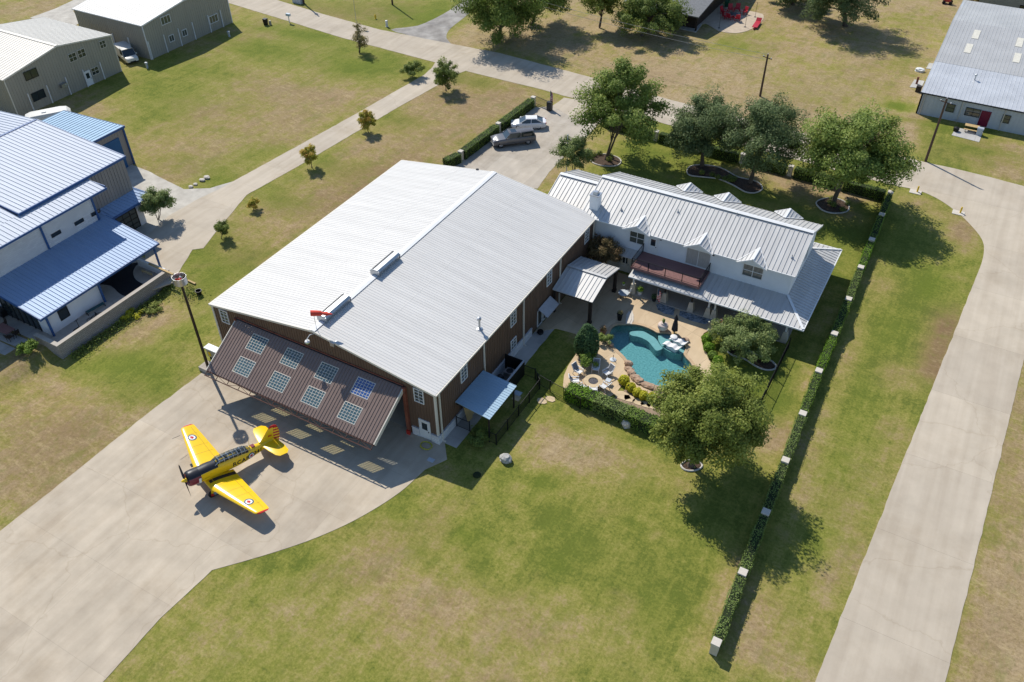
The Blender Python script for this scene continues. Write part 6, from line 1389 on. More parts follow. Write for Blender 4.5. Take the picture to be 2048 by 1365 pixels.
Pf = np.array(c0)+rsf.normal(size=(46,3))*np.array([.7,.7,.35])+np.array([0,0,.35]); leaf_object('blooms', Pf, np.tile([0.,-.3,1.],(46,1))+rsf.normal(size=(46,3))*.2, .2, 'flower_white', rb, rsf, rsf.rand(46), .9)
Pf = np.array(c0)+rsf.normal(size=(22,3))*np.array([.7,.7,.35])+np.array([0,0,.35]); leaf_object('blooms', Pf, np.tile([0.,-.3,1.],(22,1))+rsf.normal(size=(22,3))*.2, .2, 'flower_red', rb, rsf, rsf.rand(22), .9)

# clipped hedges: a dense core under a skin of leaves
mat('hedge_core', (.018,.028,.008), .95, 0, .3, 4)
def hedge(label, p, q, w_, h, mt, seed, group=None, dens=120, size=.10, name='hedge', mt2=None, wob=.11):
    rs = np.random.RandomState(seed); p, q = Vector(p), Vector(q); d = (q-p); L_ = d.length; d /= L_; s = Vector((-d.y,d.x,0))
    t = thing(name, label, 'hedge', (p+q)/2, group); b = MB(); g = .07
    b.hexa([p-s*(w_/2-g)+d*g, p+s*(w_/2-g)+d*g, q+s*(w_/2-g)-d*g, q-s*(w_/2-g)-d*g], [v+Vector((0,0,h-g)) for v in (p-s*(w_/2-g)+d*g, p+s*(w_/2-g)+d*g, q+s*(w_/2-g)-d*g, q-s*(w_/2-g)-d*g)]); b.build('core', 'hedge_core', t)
    Ps = []; Ns = []
    def face(n, fn, nn):
        m_ = int(n); u, v = rs.rand(m_), rs.rand(m_); P = np.array([fn(a, c_) for a, c_ in zip(u, v)])
        if m_: Ps.append(P+rs.normal(size=P.shape)*.03); Ns.append(np.tile(nn,(m_,1))+rs.normal(size=(m_,3))*.42)
    bump = lambda a: wob*(math.sin(a*L_*2.1+seed)+.6*math.sin(a*L_*5.3+seed*2))
    face(L_*w_*dens*1.25, lambda a, c_: p+d*L_*a+s*(c_-.5)*w_+Vector((0,0,h+bump(a)*.4-.05*rs.rand())), (0,0,1.2))
    for k in (-1, 1): face(L_*h*dens, lambda a, c_: p+d*L_*a+s*k*(w_/2+bump(a)*.5)+Vector((0,0,h*c_)), tuple(s*k))
    for e, k in ((p,-1),(q,1)): face(w_*h*dens, lambda a, c_: e+s*(a-.5)*w_+Vector((0,0,h*c_)), tuple(d*k))
    P = np.concatenate(Ps); Nn = np.concatenate(Ns); T = .3+.4*rs.rand(len(P))+.35*(fbm(P[:,0], P[:,1], 1.3, seed)-.5)
    leaf_object('foliage', P, Nn, size, mt, t, rs, T, .7); return t
def pillar(label, x, y, h=1.45, a=.27, group=None, rz=0.):
    t = thing('stone_pillar', label, 'pillar', (x,y,0), group); b = MB(); b.box(x-a,y-a,0,x+a,y+a,h); b.build('shaft', 'limestone', t)
    b = MB(); b.frus(x,y,h,h+.09,a+.05,a+.05,a+.035,a+.035); b.build('cap', 'limestone_cap', t); return t
NUM = ['first','second','third','fourth','fifth','sixth','seventh','eighth','ninth','tenth','eleventh','twelfth']
ys = [-7.0,-.72,5.45,11.45,17.5,23.7,29.75,35.95,42.15,48.1,53.9,59.5]; xs_ = [52.0,51.82,51.66,51.5,51.3,51.12,51.08,51.0,50.86,50.76,50.66,50.56]
for i, (x, y) in enumerate(zip(xs_, ys)):
    pillar('pale limestone pillar at the near free end of the long hedge row' if i == 0 else 'pale limestone pillar at the far corner of the hedge row by the road bend' if i == 11 else 'pale limestone pillar in the long right hedge row, %s from the near end' % NUM[i], x, y, 1.24, .27, 'limestone pillars of the right hedge row')
for i in range(11):
    a_, b2_ = Vector((xs_[i],ys[i]+.30,0)), Vector((xs_[i+1],ys[i+1]-.30,0))
    hedge('clipped hedge section of the long right row, %s from the near end' % NUM[i], a_, b2_, .74, 1.22+.05*math.sin(i*2.3), 'leaf_hedge_grey' if i in (0,1,2,3,7) else 'leaf_hedge' if i not in (5,8) else 'leaf_bright', 100+i, 'hedge sections of the right row', 100)
# back row along the road
bp_ = [(50.56,59.5),(44.6,59.7),(38.45,59.9),(32.2,60.1),(26.2,60.35),(20.06,60.6)]
for i, (x, y) in enumerate(bp_[1:]):
    pillar(['pale limestone pillar in the back hedge behind the broad oak at the road bend','pale limestone pillar in the back hedge between the broad oak and the live oaks','pale limestone pillar in the back hedge behind the right live oak','pale limestone pillar in the back hedge behind the left live oak','pale limestone pillar in the back hedge right of the two stemmed oak'][i], x, y, 1.28, .27, 'limestone pillars of the back hedge')
for i in range(5):
    (xa2, ya2), (xb2, yb2) = bp_[i], bp_[i+1]
    hedge('dark hedge section along the road behind the house, %s from the corner at the bend' % NUM[i], Vector((xa2-.5,ya2,0)), Vector((xb2+.5,yb2,0)), .95, 1.3, 'leaf_hedge', 130+i, 'back hedge sections', 85)
hedge('dark hedge section along the road behind the two stemmed oak', Vector((19.5,60.6,0)), Vector((12.5,60.9,0)), .95, 1.3, 'leaf_hedge', 137, 'back hedge sections', 85)
# west row along the parking court
wp = [(-.75,40.2),(-.1,43.3),(.2,52.5),(.5,62.0)]
for i, (x, y) in enumerate(wp[1:]): pillar(['pale limestone pillar in the parking hedge nearest the hangar roof','pale limestone pillar in the parking hedge in front of the grey pickup','pale limestone pillar at the gate end of the parking hedge'][i], x, y, 1.28, .27, 'limestone pillars of the parking hedge')
for i in range(3): hedge(['short hedge section of the parking row touching the hangar roof','hedge section of the parking row in front of the grey pickup','hedge section of the parking row in front of the white sedan'][i], Vector((*wp[i],0))+Vector((0,.3,0)), Vector((*wp[i+1],0))-Vector((0,.5,0)), 1.1, 1.3, 'leaf_hedge', 140+i, 'parking hedge sections', 85)
# hedge below the fire pit
hp = [at(1134,792),at(1190,815),at(1255,842),at(1318,868)]
for i in range(3): hedge(['bright green clipped hedge beside the fire pit chairs','grey green clipped hedge below the stepping stones, middle of three sections','dark clipped hedge running under the huge tree'][i], hp[i], hp[i+1], 1.35, 1.35, ['leaf_bright','leaf_hedge_grey','leaf_hedge'][i], 150+i, 'hedge sections below the pool', 110, .13)
def ball(name, label, px, py, r, mt, seed, group, sq=.9, n=900):
    rs = np.random.RandomState(seed); p = at(px, py); t = thing(name, label, 'bush', (p.x,p.y,0), group)
    v = rs.normal(size=(n,3)); v /= np.linalg.norm(v,axis=1,keepdims=True); c_ = np.array([p.x,p.y,r*sq*.92]); n = int(max(n, 900)); rr = r*(1+.10*np.sin(v[:,0]*5+seed)*np.cos(v[:,1]*4)+.05*rs.normal(size=n))
    P = c_+v*rr[:,None]*np.array([1,1,sq])*np.stack([1-.14*(sq > 1.2)*v[:,2]]*2+[np.ones(n)],1); ok = P[:,2] > 0
    leaf_object('foliage', P[ok], (v+rs.normal(size=v.shape)*.45)[ok], .13, mt, t, rs, (.3+.5*rs.rand(n))[ok], .75)
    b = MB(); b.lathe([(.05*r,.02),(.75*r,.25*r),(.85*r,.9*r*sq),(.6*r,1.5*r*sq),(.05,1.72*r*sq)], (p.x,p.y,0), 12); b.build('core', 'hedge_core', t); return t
for i, (px, py, r, n_) in enumerate([(1247,767,.50,'at the left end of the row, by the boulders'),(1261,781,.46,'second from the left end of the row'),(1274,791,.45,'in the middle of the row'),(1287,798,.46,'second from the right end of the row'),(1304,801,.46,'at the right end next to the huge tree')]):
    ball('gold_shrub', 'golden shrub below the pool, '+n_, px, py, r, 'leaf_gold', 160+i, 'golden shrubs below the pool')
for i, (px, py, r, n_) in enumerate([(1413,685,.52,'nearest the porch'),(1417,702,.52,'second from the porch'),(1424,716,.44,'third from the porch, duller and smaller'),(1435,728,.50,'farthest from the porch')]):
    ball('box_ball', 'clipped bright green ball right of the pool, '+n_, px, py, r, 'leaf_bright' if i != 2 else 'leaf_hedge', 170+i, 'clipped ball shrubs right of the pool')
ball('holly_bush', 'dense dark egg shaped evergreen at the pool edge', 1172, 712, 1.10, 'leaf_holly', 40, None, 1.72, 9000)
# low plants along the block wall and in the beds
rsg = np.random.RandomState(5)
Pg = []
for _ in range(2600):
    u = rsg.rand(); y = -7.5+13.5*u; xw = -13.8+abs(rsg.normal())*.7; Pg.append((xw, y, ground_z(xw, y)+abs(rsg.normal())*.2))
Pg = np.array(Pg); o = leaf_object('weeds', Pg, rsg.normal(size=Pg.shape)+[0,0,.8], .16, 'leaf_oak', None, rsg, rsg.rand(len(Pg))); tag(o, 'ragged dark weeds growing along the foot of the block wall', 'weeds', kind='stuff')
for px, py, sd_, lb, m_ in ((262,634,51,'low sprawling yellow bush beside the block wall shadow, left of the leafy patch','leaf_gold'),(300,622,52,'low olive bush beside the block wall shadow, right of the yellow bush','leaf_yellowing')):
    px_tree('low_shrub', lb, (px,py), (px-18,py-14,px+20,py+6), .8, 12, 1300, .15, m_, sd_, tr=.03, clump=.3, cat='shrub', low=-.1)
# planting beds with pale edging
def bed(name, px, zed, planted, seed, mm='mulch', smooth=4, edge=True):
    pts = smooth_poly(ats(px), smooth) if smooth else ats(px); b = MB(); b.prism(pts, -.05, .035); struct(name, b, mm)
    if edge:
        b = MB(); b.tube([p+Vector((0,0,.07)) for p in pts+[pts[0],pts[1]]], .085, 6, caps=False); tag(b.build('bed_edging', 'bed_edging'), zed, 'edging')
    rs = np.random.RandomState(seed)
    for i in range(planted):
        while True:
            a = pts[rs.randint(len(pts))].lerp(pts[rs.randint(len(pts))], .3+.4*rs.rand())
            if inside((a.x,a.y), pts): break
        yield a
Gb = 'low plants in the ringed beds'
for nm, px, zed, lab, k_, mt_ in [
  ('tree_bed', [(1181,318),(1190,311),(1212,310),(1235,316),(1242,325),(1232,333),(1205,333),(1186,327)], 'pale ring of edging around the two stemmed oak bed', 'small dark green plant in the round bed under the two stemmed oak', 5, 'leaf_oak'),
  ('tree_bed', [(1374,345),(1379,335),(1398,331),(1430,334),(1452,342),(1475,355),(1505,362),(1520,369),(1524,380),(1510,387),(1490,385),(1465,371),(1435,359),(1400,355),(1380,352)], 'pale edging around the long curved bed of the two live oaks', 'small dark green plant in the long bed under the live oaks', 9, 'leaf_oak'),
  ('tree_bed', [(1632,408),(1642,400),(1665,397),(1688,404),(1698,415),(1692,425),(1668,428),(1645,422)], 'pale ring of edging around the broad oak bed at the road bend', 'small dark green plant in the round bed under the broad oak', 5, 'leaf_oak'),
  ('kidney_bed', [(1449,698),(1455,691),(1470,690),(1490,700),(1520,714),(1540,722),(1551,732),(1548,740),(1530,741),(1510,733),(1490,720),(1465,712)], 'white curved edging around the kidney shaped bed', 'tiny plant in the kidney shaped bed', 3, 'leaf_myrtle'),
  ('round_bed', [(1362,932),(1375,922),(1398,924),(1404,934),(1392,942),(1372,942)], 'white edging ring around the foot of the huge lawn tree', '', 0, ''),
]:
    for j, a in enumerate(bed(nm, px, zed, k_, len(zed), 'mulch')):
        rs = np.random.RandomState(200+j+len(zed)); t = thing('bed_plant', lab, 'plant', (a.x,a.y,0), lab.replace('small dark green plant','plants').replace('tiny plant','plants')); n = 220; v = rs.normal(size=(n,3)); v /= np.linalg.norm(v,axis=1,keepdims=True)
        P = np.array([a.x,a.y,.3])+v*.45*rs.rand(n,1)**.4*np.array([1,1,.8]); ok = P[:,2] > .03; leaf_object('foliage', P[ok], (v+[0,0,.5])[ok], .14, mt_, t, rs, rs.rand(n)[ok])
# ================================================================ pool
sw = bpy.data.materials.new('pool_water'); sw.use_nodes = True; nt = sw.node_tree; nt.nodes.remove(nt.nodes['Principled BSDF'])
tr_ = nt.nodes.new('ShaderNodeBsdfTransparent'); tr_.inputs['Color'].default_value = (.60,.86,.90,1)
gl_ = nt.nodes.new('ShaderNodeBsdfGlossy'); gl_.inputs['Roughness'].default_value = .06
fr_ = nt.nodes.new('ShaderNodeFresnel'); fr_.inputs['IOR'].default_value = 1.33
nn_ = nt.nodes.new('ShaderNodeTexNoise'); nn_.inputs['Scale'].default_value = 2.4; nn_.inputs['Detail'].default_value = 4
bm2 = nt.nodes.new('ShaderNodeBump'); bm2.inputs['Strength'].default_value = .25; bm2.inputs['Distance'].default_value = .08
tc_ = nt.nodes.new('ShaderNodeTexCoord'); nt.links.new(tc_.outputs['Object'], nn_.inputs['Vector']); nt.links.new(nn_.outputs['Fac'], bm2.inputs['Height'])
nt.links.new(bm2.outputs['Normal'], gl_.inputs['Normal']); nt.links.new(bm2.outputs['Normal'], fr_.inputs['Normal'])
mx_ = nt.nodes.new('ShaderNodeMixShader'); nt.links.new(fr_.outputs[0], mx_.inputs[0]); nt.links.new(tr_.outputs[0], mx_.inputs[1]); nt.links.new(gl_.outputs[0], mx_.inputs[2]); nt.links.new(mx_.outputs[0], nt.nodes['Material Output'].inputs['Surface'])
MATS['pool_water'] = sw
b = MB(); n = len(POOL); pl = POOL if sum(POOL[i].x*POOL[(i+1)%n].y-POOL[(i+1)%n].x*POOL[i].y for i in range(n)) > 0 else POOL[::-1]
b.prism(pl, -1.6, -1.05); b.add([(p.x,p.y,.0) for p in pl]+[(p.x,p.y,-1.1) for p in pl], [(i,i+n,(i+1)%n+n,(i+1)%n) for i in range(n)]); struct('pool_basin', b, 'plaster_pool')
b = MB(); b.add([(p.x,p.y,-.10) for p in pl], [tuple(range(n))]); struct('pool_water', b, 'pool_water')
def ledge(name, px, z, m='pool_ledge'):
    b = MB(); b.prism(smooth_poly(ats(px), 4), -1.06, z)
    for i, f in enumerate(b.f):
        if len(f) == 4: b.mi[i] = 1
    struct(name, b, [m, 'plaster_pool'])
ledge('pool_ledge', [(1317,669),(1332,667),(1346,671),(1358,679),(1368,689),(1371,699),(1364,706),(1348,704),(1333,698),(1321,686)], -.15)
ledge('pool_step', [(1262,660),(1285,659),(1300,666),(1312,674),(1320,686),(1326,693),(1314,698),(1305,689),(1296,679),(1280,671),(1262,667)], -.24)
# coping stones: a raised rim
b = MB(); ins = []
for i, p in enumerate(pl):
    a, c_ = pl[i-1], pl[(i+1)%n]; t_ = (c_-a).normalized(); ins.append(Vector((p.x+t_.y*.32, p.y-t_.x*.32, 0)))
b.add([(p.x-.0,p.y,.085) for p in pl]+[(p.x,p.y,.085) for p in ins]+[(p.x,p.y,-.2) for p in pl]+[(p.x,p.y,.02) for p in ins], [(i,i+n,(i+1)%n+n,(i+1)%n)[::-1] for i in range(n)]+[(i,(i+1)%n,(i+1)%n+2*n,i+2*n)[::-1] for i in range(n)]+[(i+n,(i+1)%n+n,(i+1)%n+3*n,i+3*n) for i in range(n)])
struct('pool_coping', b, mat('coping_stone', (.44,.32,.20), .9, 0, .2, 2.2, .3, 7))
def rock(name, label, px, py, sx, sy, sz, seed, m='boulder', group=None, z0=.0):
    rs = random.Random(seed); p = at(px, py); b = MB(); rr = []
    for k in range(6):
        t_ = k/5; r = math.sin(math.pi*(.12+.80*(1-t_)))**.6 if k else .9
        rr.append([(p.x+sx*r*math.cos(q+seed)*(1+rs.uniform(-.2,.2)), p.y+sy*r*math.sin(q+seed)*(1+rs.uniform(-.2,.2)), z0+sz*(t_+rs.uniform(-.06,.06)*(0<k<5))) for q in [2*math.pi*j/9 for j in range(9)]])
    b.loft(rr); return tag(b.build(name, m, fixn=True), label, 'rock', group)
for i, (px, py, sx, sy, sz, lb) in enumerate([(1257,731,.42,.35,.5,'upright orange boulder at the left bend of the pool edge'),(1258,741,.5,.32,.35,'flat grey boulder below the upright orange one'),(1262,749,.45,.4,.4,'dark orange boulder beside the first golden shrub'),(1270,758,.55,.4,.35,'tan boulder between pool and second golden shrub'),(1279,765,.5,.4,.4,'orange boulder on the lower pool edge, left of a flat one'),(1290,771,.6,.4,.28,'flat tan boulder in the middle of the lower pool edge'),(1302,776,.5,.4,.35,'reddish boulder on the lower pool edge, right of the flat one'),(1314,780,.5,.38,.32,'pale orange boulder on the lower pool edge next to the huge tree'),(1371,683,.42,.3,.35,'orange boulder at the right end of the tanning ledge'),(1222,693,.3,.26,.35,'small dark red boulder where the spiky plant meets the pool'),(1385,741,.45,.3,.3,'square tan boulder at the right pool edge by the huge tree')]):
    rock('boulder', lb, px, py, sx, sy, sz, i+3, 'boulder', 'boulders along the pool edge')
# bed below the pool with stepping stones
b = MB(); b.prism(ats([(1240,792),(1256,772),(1284,796),(1316,806),(1330,830),(1310,852),(1250,826),(1205,806)]), -.05, .058); struct('pool_bed', b, mat('brown_mulch', (.26,.19,.13), .95, 0, .35, 6, .6, 20))
for i, (px, py, s_) in enumerate([(1244,792,.85),(1259,799,.7),(1276,806,.6),(1291,810,.62),(1305,814,.6)]):
    p = at(px, py); rs = random.Random(i); b = MB(); b.prism([(p.x+s_*math.cos(q)*rs.uniform(.7,1.1), p.y+s_*.75*math.sin(q)*rs.uniform(.7,1.1)) for q in [2*math.pi*j/7 for j in range(7)]], 0, .09)
    tag(b.build('stepping_stone', 'flagstone'), 'flat tan stepping stone below the golden shrubs, '+['largest, next to the patio','second from the patio','middle one of the row','second from the huge tree','nearest the huge tree'][i], 'stepping stone', 'stepping stones below the pool')
for i, (px, py, lb) in enumerate([(1101,799,'flat tan stone on the lawn outside the pool gate, nearer the gate'),(1084,803,'flat tan stone on the lawn outside the pool gate, farther from the gate')]):
    p = at(px, py); rs = random.Random(i+9); b = MB(); b.prism([(p.x+.55*math.cos(q)*rs.uniform(.7,1.1), p.y+.4*math.sin(q)*rs.uniform(.7,1.1)) for q in [2*math.pi*j/7 for j in range(7)]], 0, .06); tag(b.build('stepping_stone', 'flagstone'), lb, 'stepping stone', 'stones by the pool gate')
rock('boulder', 'pale grey artificial rock on the lawn at the edge of the hangar shadow', 1012,922,.55,.45,.62,31,'grey_rock'); rock('boulder', 'white grey rock standing in front of the clipped hedge', 1252,853,.42,.36,.7,32,'limestone_cap')
for px, py, lb, m_ in ((954,951,'round dark green valve lid in the grass in the hangar shadow','hedge_core'),(862,921,'small pale square lid in the grass at the apron edge','pale_siding')):
    p = at(px, py); b = MB()
    if 'round' in lb: b.lathe([(.32,0),(.36,.05),(.3,.14),(.05,.17)], p, 12)
    else: b.box(p.x-.3,p.y-.2,0,p.x+.3,p.y+.2,.06)
    tag(b.build('valve_box', m_), lb, 'lid')
# ledge loungers, side drum, umbrella, urn
def lounger(lb, px, py, rz, first=[None]):
    t = thing('ledge_lounger', lb, 'lounger', group='white loungers in the pool') if not first[0] else None
    if t:
        b = MB(); w_ = .33; pr = [(-.9,.12),(-.55,.34),(-.2,.26),(.25,.42),(.6,.30),(.95,.55)]
        P = smooth_poly([(x,0,z) for x, z in pr], 4, False); b.loft([[(p.x,-w_,p.z),(p.x,w_,p.z),(p.x,w_,p.z-.10),(p.x,-w_,p.z-.10)] for p in P]); b.build('seat', 'white_frame', t, True)
        b = MB(); b.hexa([(-.5,-w_,-.25),(.8,-w_,-.25),(.8,w_,-.25),(-.5,w_,-.25)], [(-.35,-w_+.03,.22),(.5,-w_+.03,.26),(.5,w_-.03,.26),(-.35,w_-.03,.22)]); b.build('base', 'white_frame', t)
        first[0] = t
    else: t = copy_tree(first[0], label=lb)
    p = at(px, py); t.location = (p.x,p.y,-.05); t.rotation_euler = (0,0,rz); return t
lounger('white curved lounger on the pool ledge, nearer the deep water', 1343,695, R_(-14)); lounger('white curved lounger on the pool ledge, partly behind the white drum table', 1356,685, R_(-14))
p = at(1347,679); b = MB(); b.lathe([(.26,-.2),(.30,.25),(.34,.27),(.34,.36),(.30,.38)], p, 18); tag(b.build('drum_table', 'white_frame', smooth=True), 'white round drum side table between the two pool loungers', 'side table')
p = at(1348,668); um = thing('closed_umbrella', 'closed black patio umbrella standing by the pool ledge', 'umbrella', (p.x,p.y,0))
b = MB(); b.tube([p, p+Vector((0,0,2.45))], .025, 8); b.build('pole', 'dark_steel', um); b = MB(); b.lathe([(.28,0),(.30,.06),(.1,.12),(.05,.25)], p, 14); b.build('base', 'yellow_paint' if 0 else 'timber', um)
b = MB(); rr = []
for z, r in ((.45,.26),(.5,.30),(1.2,.24),(1.75,.15),(1.82,.22),(2.1,.14),(2.42,.03)): rr.append([(p.x+r*(1+.12*math.cos(4*q))*math.cos(q), p.y+r*(1+.12*math.cos(4*q))*math.sin(q), z) for q in [2*math.pi*k/24 for k in range(24)]])
b.loft(rr); b.build('canopy', 'black_fabric', um, True)
def planter(name, lb, px, py, prof, m, plant, ph, n=200, pr_=.3, sd_=1):
    p = at(px, py, .05); t = thing(name, lb, 'planter', (p.x,p.y,.05)); b = MB(); b.lathe(prof, p, 16); b.build('pot', m, t, True)
    rs = np.random.RandomState(sd_); v = rs.normal(size=(n,3)); v /= np.linalg.norm(v,axis=1,keepdims=True); P = np.array([p.x,p.y,prof[-1][1]+.05+ph*.45])+v*np.array([pr_,pr_,ph*.55])*rs.rand(n,1)**.35
    leaf_object('plant', P, v+[0,0,.4], .12, plant, t, rs, rs.rand(n)); return t
planter('clay_urn', 'round pinkish clay urn with a small plant on the sunny pool deck', 1325,660, [(.2,0),(.42,.15),(.55,.42),(.48,.72),(.26,.86),(.28,.92),(.2,.93)], 'urn_clay', 'leaf_hedge_grey', .5, 130, .16, 1)
planter('planter', 'tall black planter with a pale plant on the shaded patio step', 1239,640, [(.2,0),(.3,.75),(.34,.8),(.3,.82)], 'black_metal', 'leaf_dry', .4, 160, .32, 2)
planter('planter', 'terracotta pot with a leafy plant beside the pool and the egg shaped evergreen', 1206,670, [(.2,0),(.33,.55),(.37,.6),(.33,.63)], 'terracotta', 'leaf_rust', .5, 200, .38, 3)
planter('planter', 'white pot with a bright green shrub beside the first porch pier', 1279,590, [(.22,0),(.32,.45),(.34,.5),(.3,.5)], 'white_frame', 'leaf_bright', .6, 260, .42, 4)
planter('planter', 'dark round pot with greenery next to the hanging striped flag', 1308,602, [(.2,0),(.3,.35),(.3,.4)], 'dark_steel', 'leaf_holly', .5, 220, .38, 5)
# garden bed with bird bath and table by the pavilion
for a in bed('shade_bed', [(1228,580),(1240,573),(1262,580),(1276,594),(1268,605),(1245,608),(1230,598)], '', 0, 1, 'mulch', 4, False): pass
p = at(1246,597); gt_ = thing('garden_table', 'small round glass garden table with plants in the dark bed by the pavilion', 'table', (p.x,p.y,.04)); b = MB(); b.lathe([(.02,.7),(.55,.70),(.56,.74),(.02,.75)], p, 18); b.build('top', 'pale_siding', gt_)
for k in range(3):
    a = 2.1*k; b = MB(); b.tube([p+Vector((.35*math.cos(a),.35*math.sin(a),.04)), p+Vector((.2*math.cos(a),.2*math.sin(a),.71))], .02, 6); b.build('leg', 'dark_steel', gt_)
planter('planter', 'little potted plant with lime leaves on the round garden table', 1246,583, [(.1,.78),(.14,.95),(.12,.96)], 'white_frame', 'leaf_bright', .25, 70, .16, 6)
p = at(1256,590); gc = thing('garden_chair', 'white rounded garden chair beside the round garden table', 'chair', (p.x,p.y,.04)); b = MB(); b.box(p.x-.25,p.y-.25,.40,p.x+.25,p.y+.25,.46); b.build('seat', 'white_frame', gc); b = MB(); b.loft([[(p.x+.28,p.y+w_,z) for w_, z in ((-.25,.46),(-.25,.8),(-.12,.95),(.12,.95),(.25,.8),(.25,.46))],[(p.x+.32,p.y+w_,z) for w_, z in ((-.25,.46),(-.25,.8),(-.12,.95),(.12,.95),(.25,.8),(.25,.46))]]); b.build('backrest', 'white_frame', gc)
for sx in (-.22,.22):
    for sy in (-.22,.22): b = MB(); b.box(p.x+sx-.02,p.y+sy-.02,.04,p.x+sx+.02,p.y+sy+.02,.40); b.build('leg', 'white_frame', gc)
# blue glass gravel strips in front of the porch
for nm, px in (('gravel_strip',[(1312,611),(1322,607),(1350,617),(1347,632),(1330,629),(1316,621)]),('gravel_strip',[(1360,622),(1400,634),(1425,642),(1410,650),(1380,642),(1358,632)])):
    b = MB(); b.prism(ats(px), -.05, .062); struct(nm, b, 'blue_glass_gravel')
# curved steps at the upper left of the pool
for k, (px, z) in enumerate((([(1252,632),(1258,624),(1262,630),(1263,640),(1259,649),(1251,650)],.14),([(1259,627),(1264,622),(1267,632),(1267,642),(1263,650),(1259,649),(1262,640)],.10))):
    b = MB(); b.prism(ats(px), -.05, z); struct('pool_step_stone', b, 'limestone_cap')
# fire pit with its ring of chairs
p = at(1186,770); fpit = thing('fire_pit', 'round stone fire pit with a dark gravel bowl in the ring of chairs', 'fire pit', (p.x,p.y,.05))
b = MB(); b.lathe([(.78,.05),(.80,.42),(.4,.42)], p, 28); b.build('wall', 'boulder', fpit); b = MB(); ns = 28
b.loft([[(p.x+r*math.cos(2*math.pi*k/ns), p.y+r*math.sin(2*math.pi*k/ns), z) for k in range(ns)] for r, z in ((.84,.42),(.88,.44),(.88,.51),(.46,.51),(.45,.40))], caps=False); b.build('rim', 'flagstone', fpit)
b = MB(); b.lathe([(.02,.42),(.455,.44),(.3,.47),(.02,.49)], p, 20); b.build('bowl', mat('lava_rock', (.05,.05,.06), .9, 0, .7, 14, .8, 20, col2=(.16,.15,.16)), fpit)
def sling_chair(lb, px, py, look, proto=[None]):
    if proto[0] is None:
        t = thing('sling_chair', lb, 'chair', group='chairs round the fire pit'); proto[0] = t
        b = MB(); b.hexa([(-.28,-.28,.36),(.32,-.28,.40),(.32,.28,.40),(-.28,.28,.36)], [(-.28,-.28,.40),(.32,-.28,.44),(.32,.28,.44),(-.28,.28,.40)]); b.build('seat', 'white_frame', t)
        b = MB(); b.hexa([(-.30,-.27,.38),(-.25,-.27,.38),(-.25,.27,.38),(-.30,.27,.38)], [(-.66,-.27,1.0),(-.61,-.27,1.03),(-.61,.27,1.03),(-.66,.27,1.0)]); bk = b.build('backrest', 'grey_fabric', t); ORG[bk] = ORG[t]
        b = MB()
        for s in (-1,1): b.bar((-.27,s*.30,.37),(-.66,s*.30,1.05),.06,.06)
        b.bar((-.65,-.30,1.04),(-.65,.30,1.04),.06,.06); b.build('frame', 'white_frame', bk)
        for s in (-1,1):
            b = MB(); b.bar((-.42,s*.33,.62),(.34,s*.33,.60),.07,.04); b.build('armrest', 'white_frame', t)
            b = MB(); b.bar((.30,s*.32,0),(.28,s*.32,.6),.05,.05); b.build('leg', 'white_frame', t); b = MB(); b.bar((-.45,s*.32,0),(-.28,s*.32,.6),.05,.05); b.build('leg', 'white_frame', t)
    else: t = copy_tree(proto[0], label=lb)
    q = at(px, py, .05); t.location = (q.x,q.y,.05); c_ = at(*look); t.rotation_euler = (0,0,math.atan2(c_.y-q.y,c_.x-q.x)); return t
FC = (1186,768)
for px, py, lb in [(1191,743,'white framed chair at the fire pit, at its back next to the leafy shrub'),(1157,749,'white framed chair at the fire pit, far left with a dark shaded back'),(1151,768,'white framed chair at the fire pit, left side above the hedge corner'),(1214,752,'white framed chair at the fire pit, on its right toward the pool'),(1164,781,'white framed chair at the fire pit, half hidden by the hedge on the left'),(1186,787,'white framed chair at the fire pit, mostly hidden by the middle of the hedge'),(1207,779,'white framed chair at the fire pit, lower right with its shadow on open deck')]:
    sling_chair(lb, px, py, FC)
q = at(1216,768,.05); sd2 = thing('side_table', 'small square white side table near the fire pit chairs', 'side table', (q.x,q.y,.05)); b = MB(); b.box(q.x-.24,q.y-.24,.50,q.x+.24,q.y+.24,.54); b.build('top', 'pale_siding', sd2)
for sx in (-.2,.2):
    for sy in (-.2,.2): b = MB(); b.box(q.x+sx-.02,q.y+sy-.02,.05,q.x+sx+.02,q.y+sy+.02,.5); b.build('leg', 'white_frame', sd2)
q = at(1226,720,.05); ub = thing('umbrella_base', 'round white umbrella base with a short stem on the deck beside the pool', 'stand', (q.x,q.y,.05)); b = MB(); b.lathe([(.30,0),(.32,.05),(.12,.10)], q, 18); b.build('foot', 'pale_siding', ub); b = MB(); b.tube([q+Vector((0,0,.08)), q+Vector((0,0,.6))], .03, 8); b.build('stem', 'dark_steel', ub)
# mesh fences
def fence(name, label, pts, h, sp=.11, m='black_metal', postsp=2.2, cat='fence'):
    P = [Vector(p) for p in pts]; t = thing(name, label, cat, P[0])
    b = MB()
    for p, q in zip(P, P[1:]):
        L_ = (q-p).length; d = (q-p)/L_
        b.bar(p+Vector((0,0,h-.05)), q+Vector((0,0,h-.05)), .04, .05); b.bar(p+Vector((0,0,.12)), q+Vector((0,0,.12)), .03, .03)
        for i in range(int(L_/sp)): c_ = p+d*(i+.5)*sp; b.box(c_.x-.008,c_.y-.008,.1,c_.x+.008,c_.y+.008,h-.06)
    b.build('panel', m, t)
    for p, q in zip(P, P[1:]):
        k = max(1, int(round((q-p).length/postsp)))
        for i in range(k+(q == P[-1])): c_ = p.lerp(q, i/k); b = MB(); b.box(c_.x-.04,c_.y-.04,0,c_.x+.04,c_.y+.04,h+.05); b.build('post', m, t)
    return t
fence('metal_fence', 'black metal fence running down the lawn from the porch corner toward the huge tree', [(47.6,26.9,0),(47.6,12.6,0),(45.5,11.2,0)], 1.35)
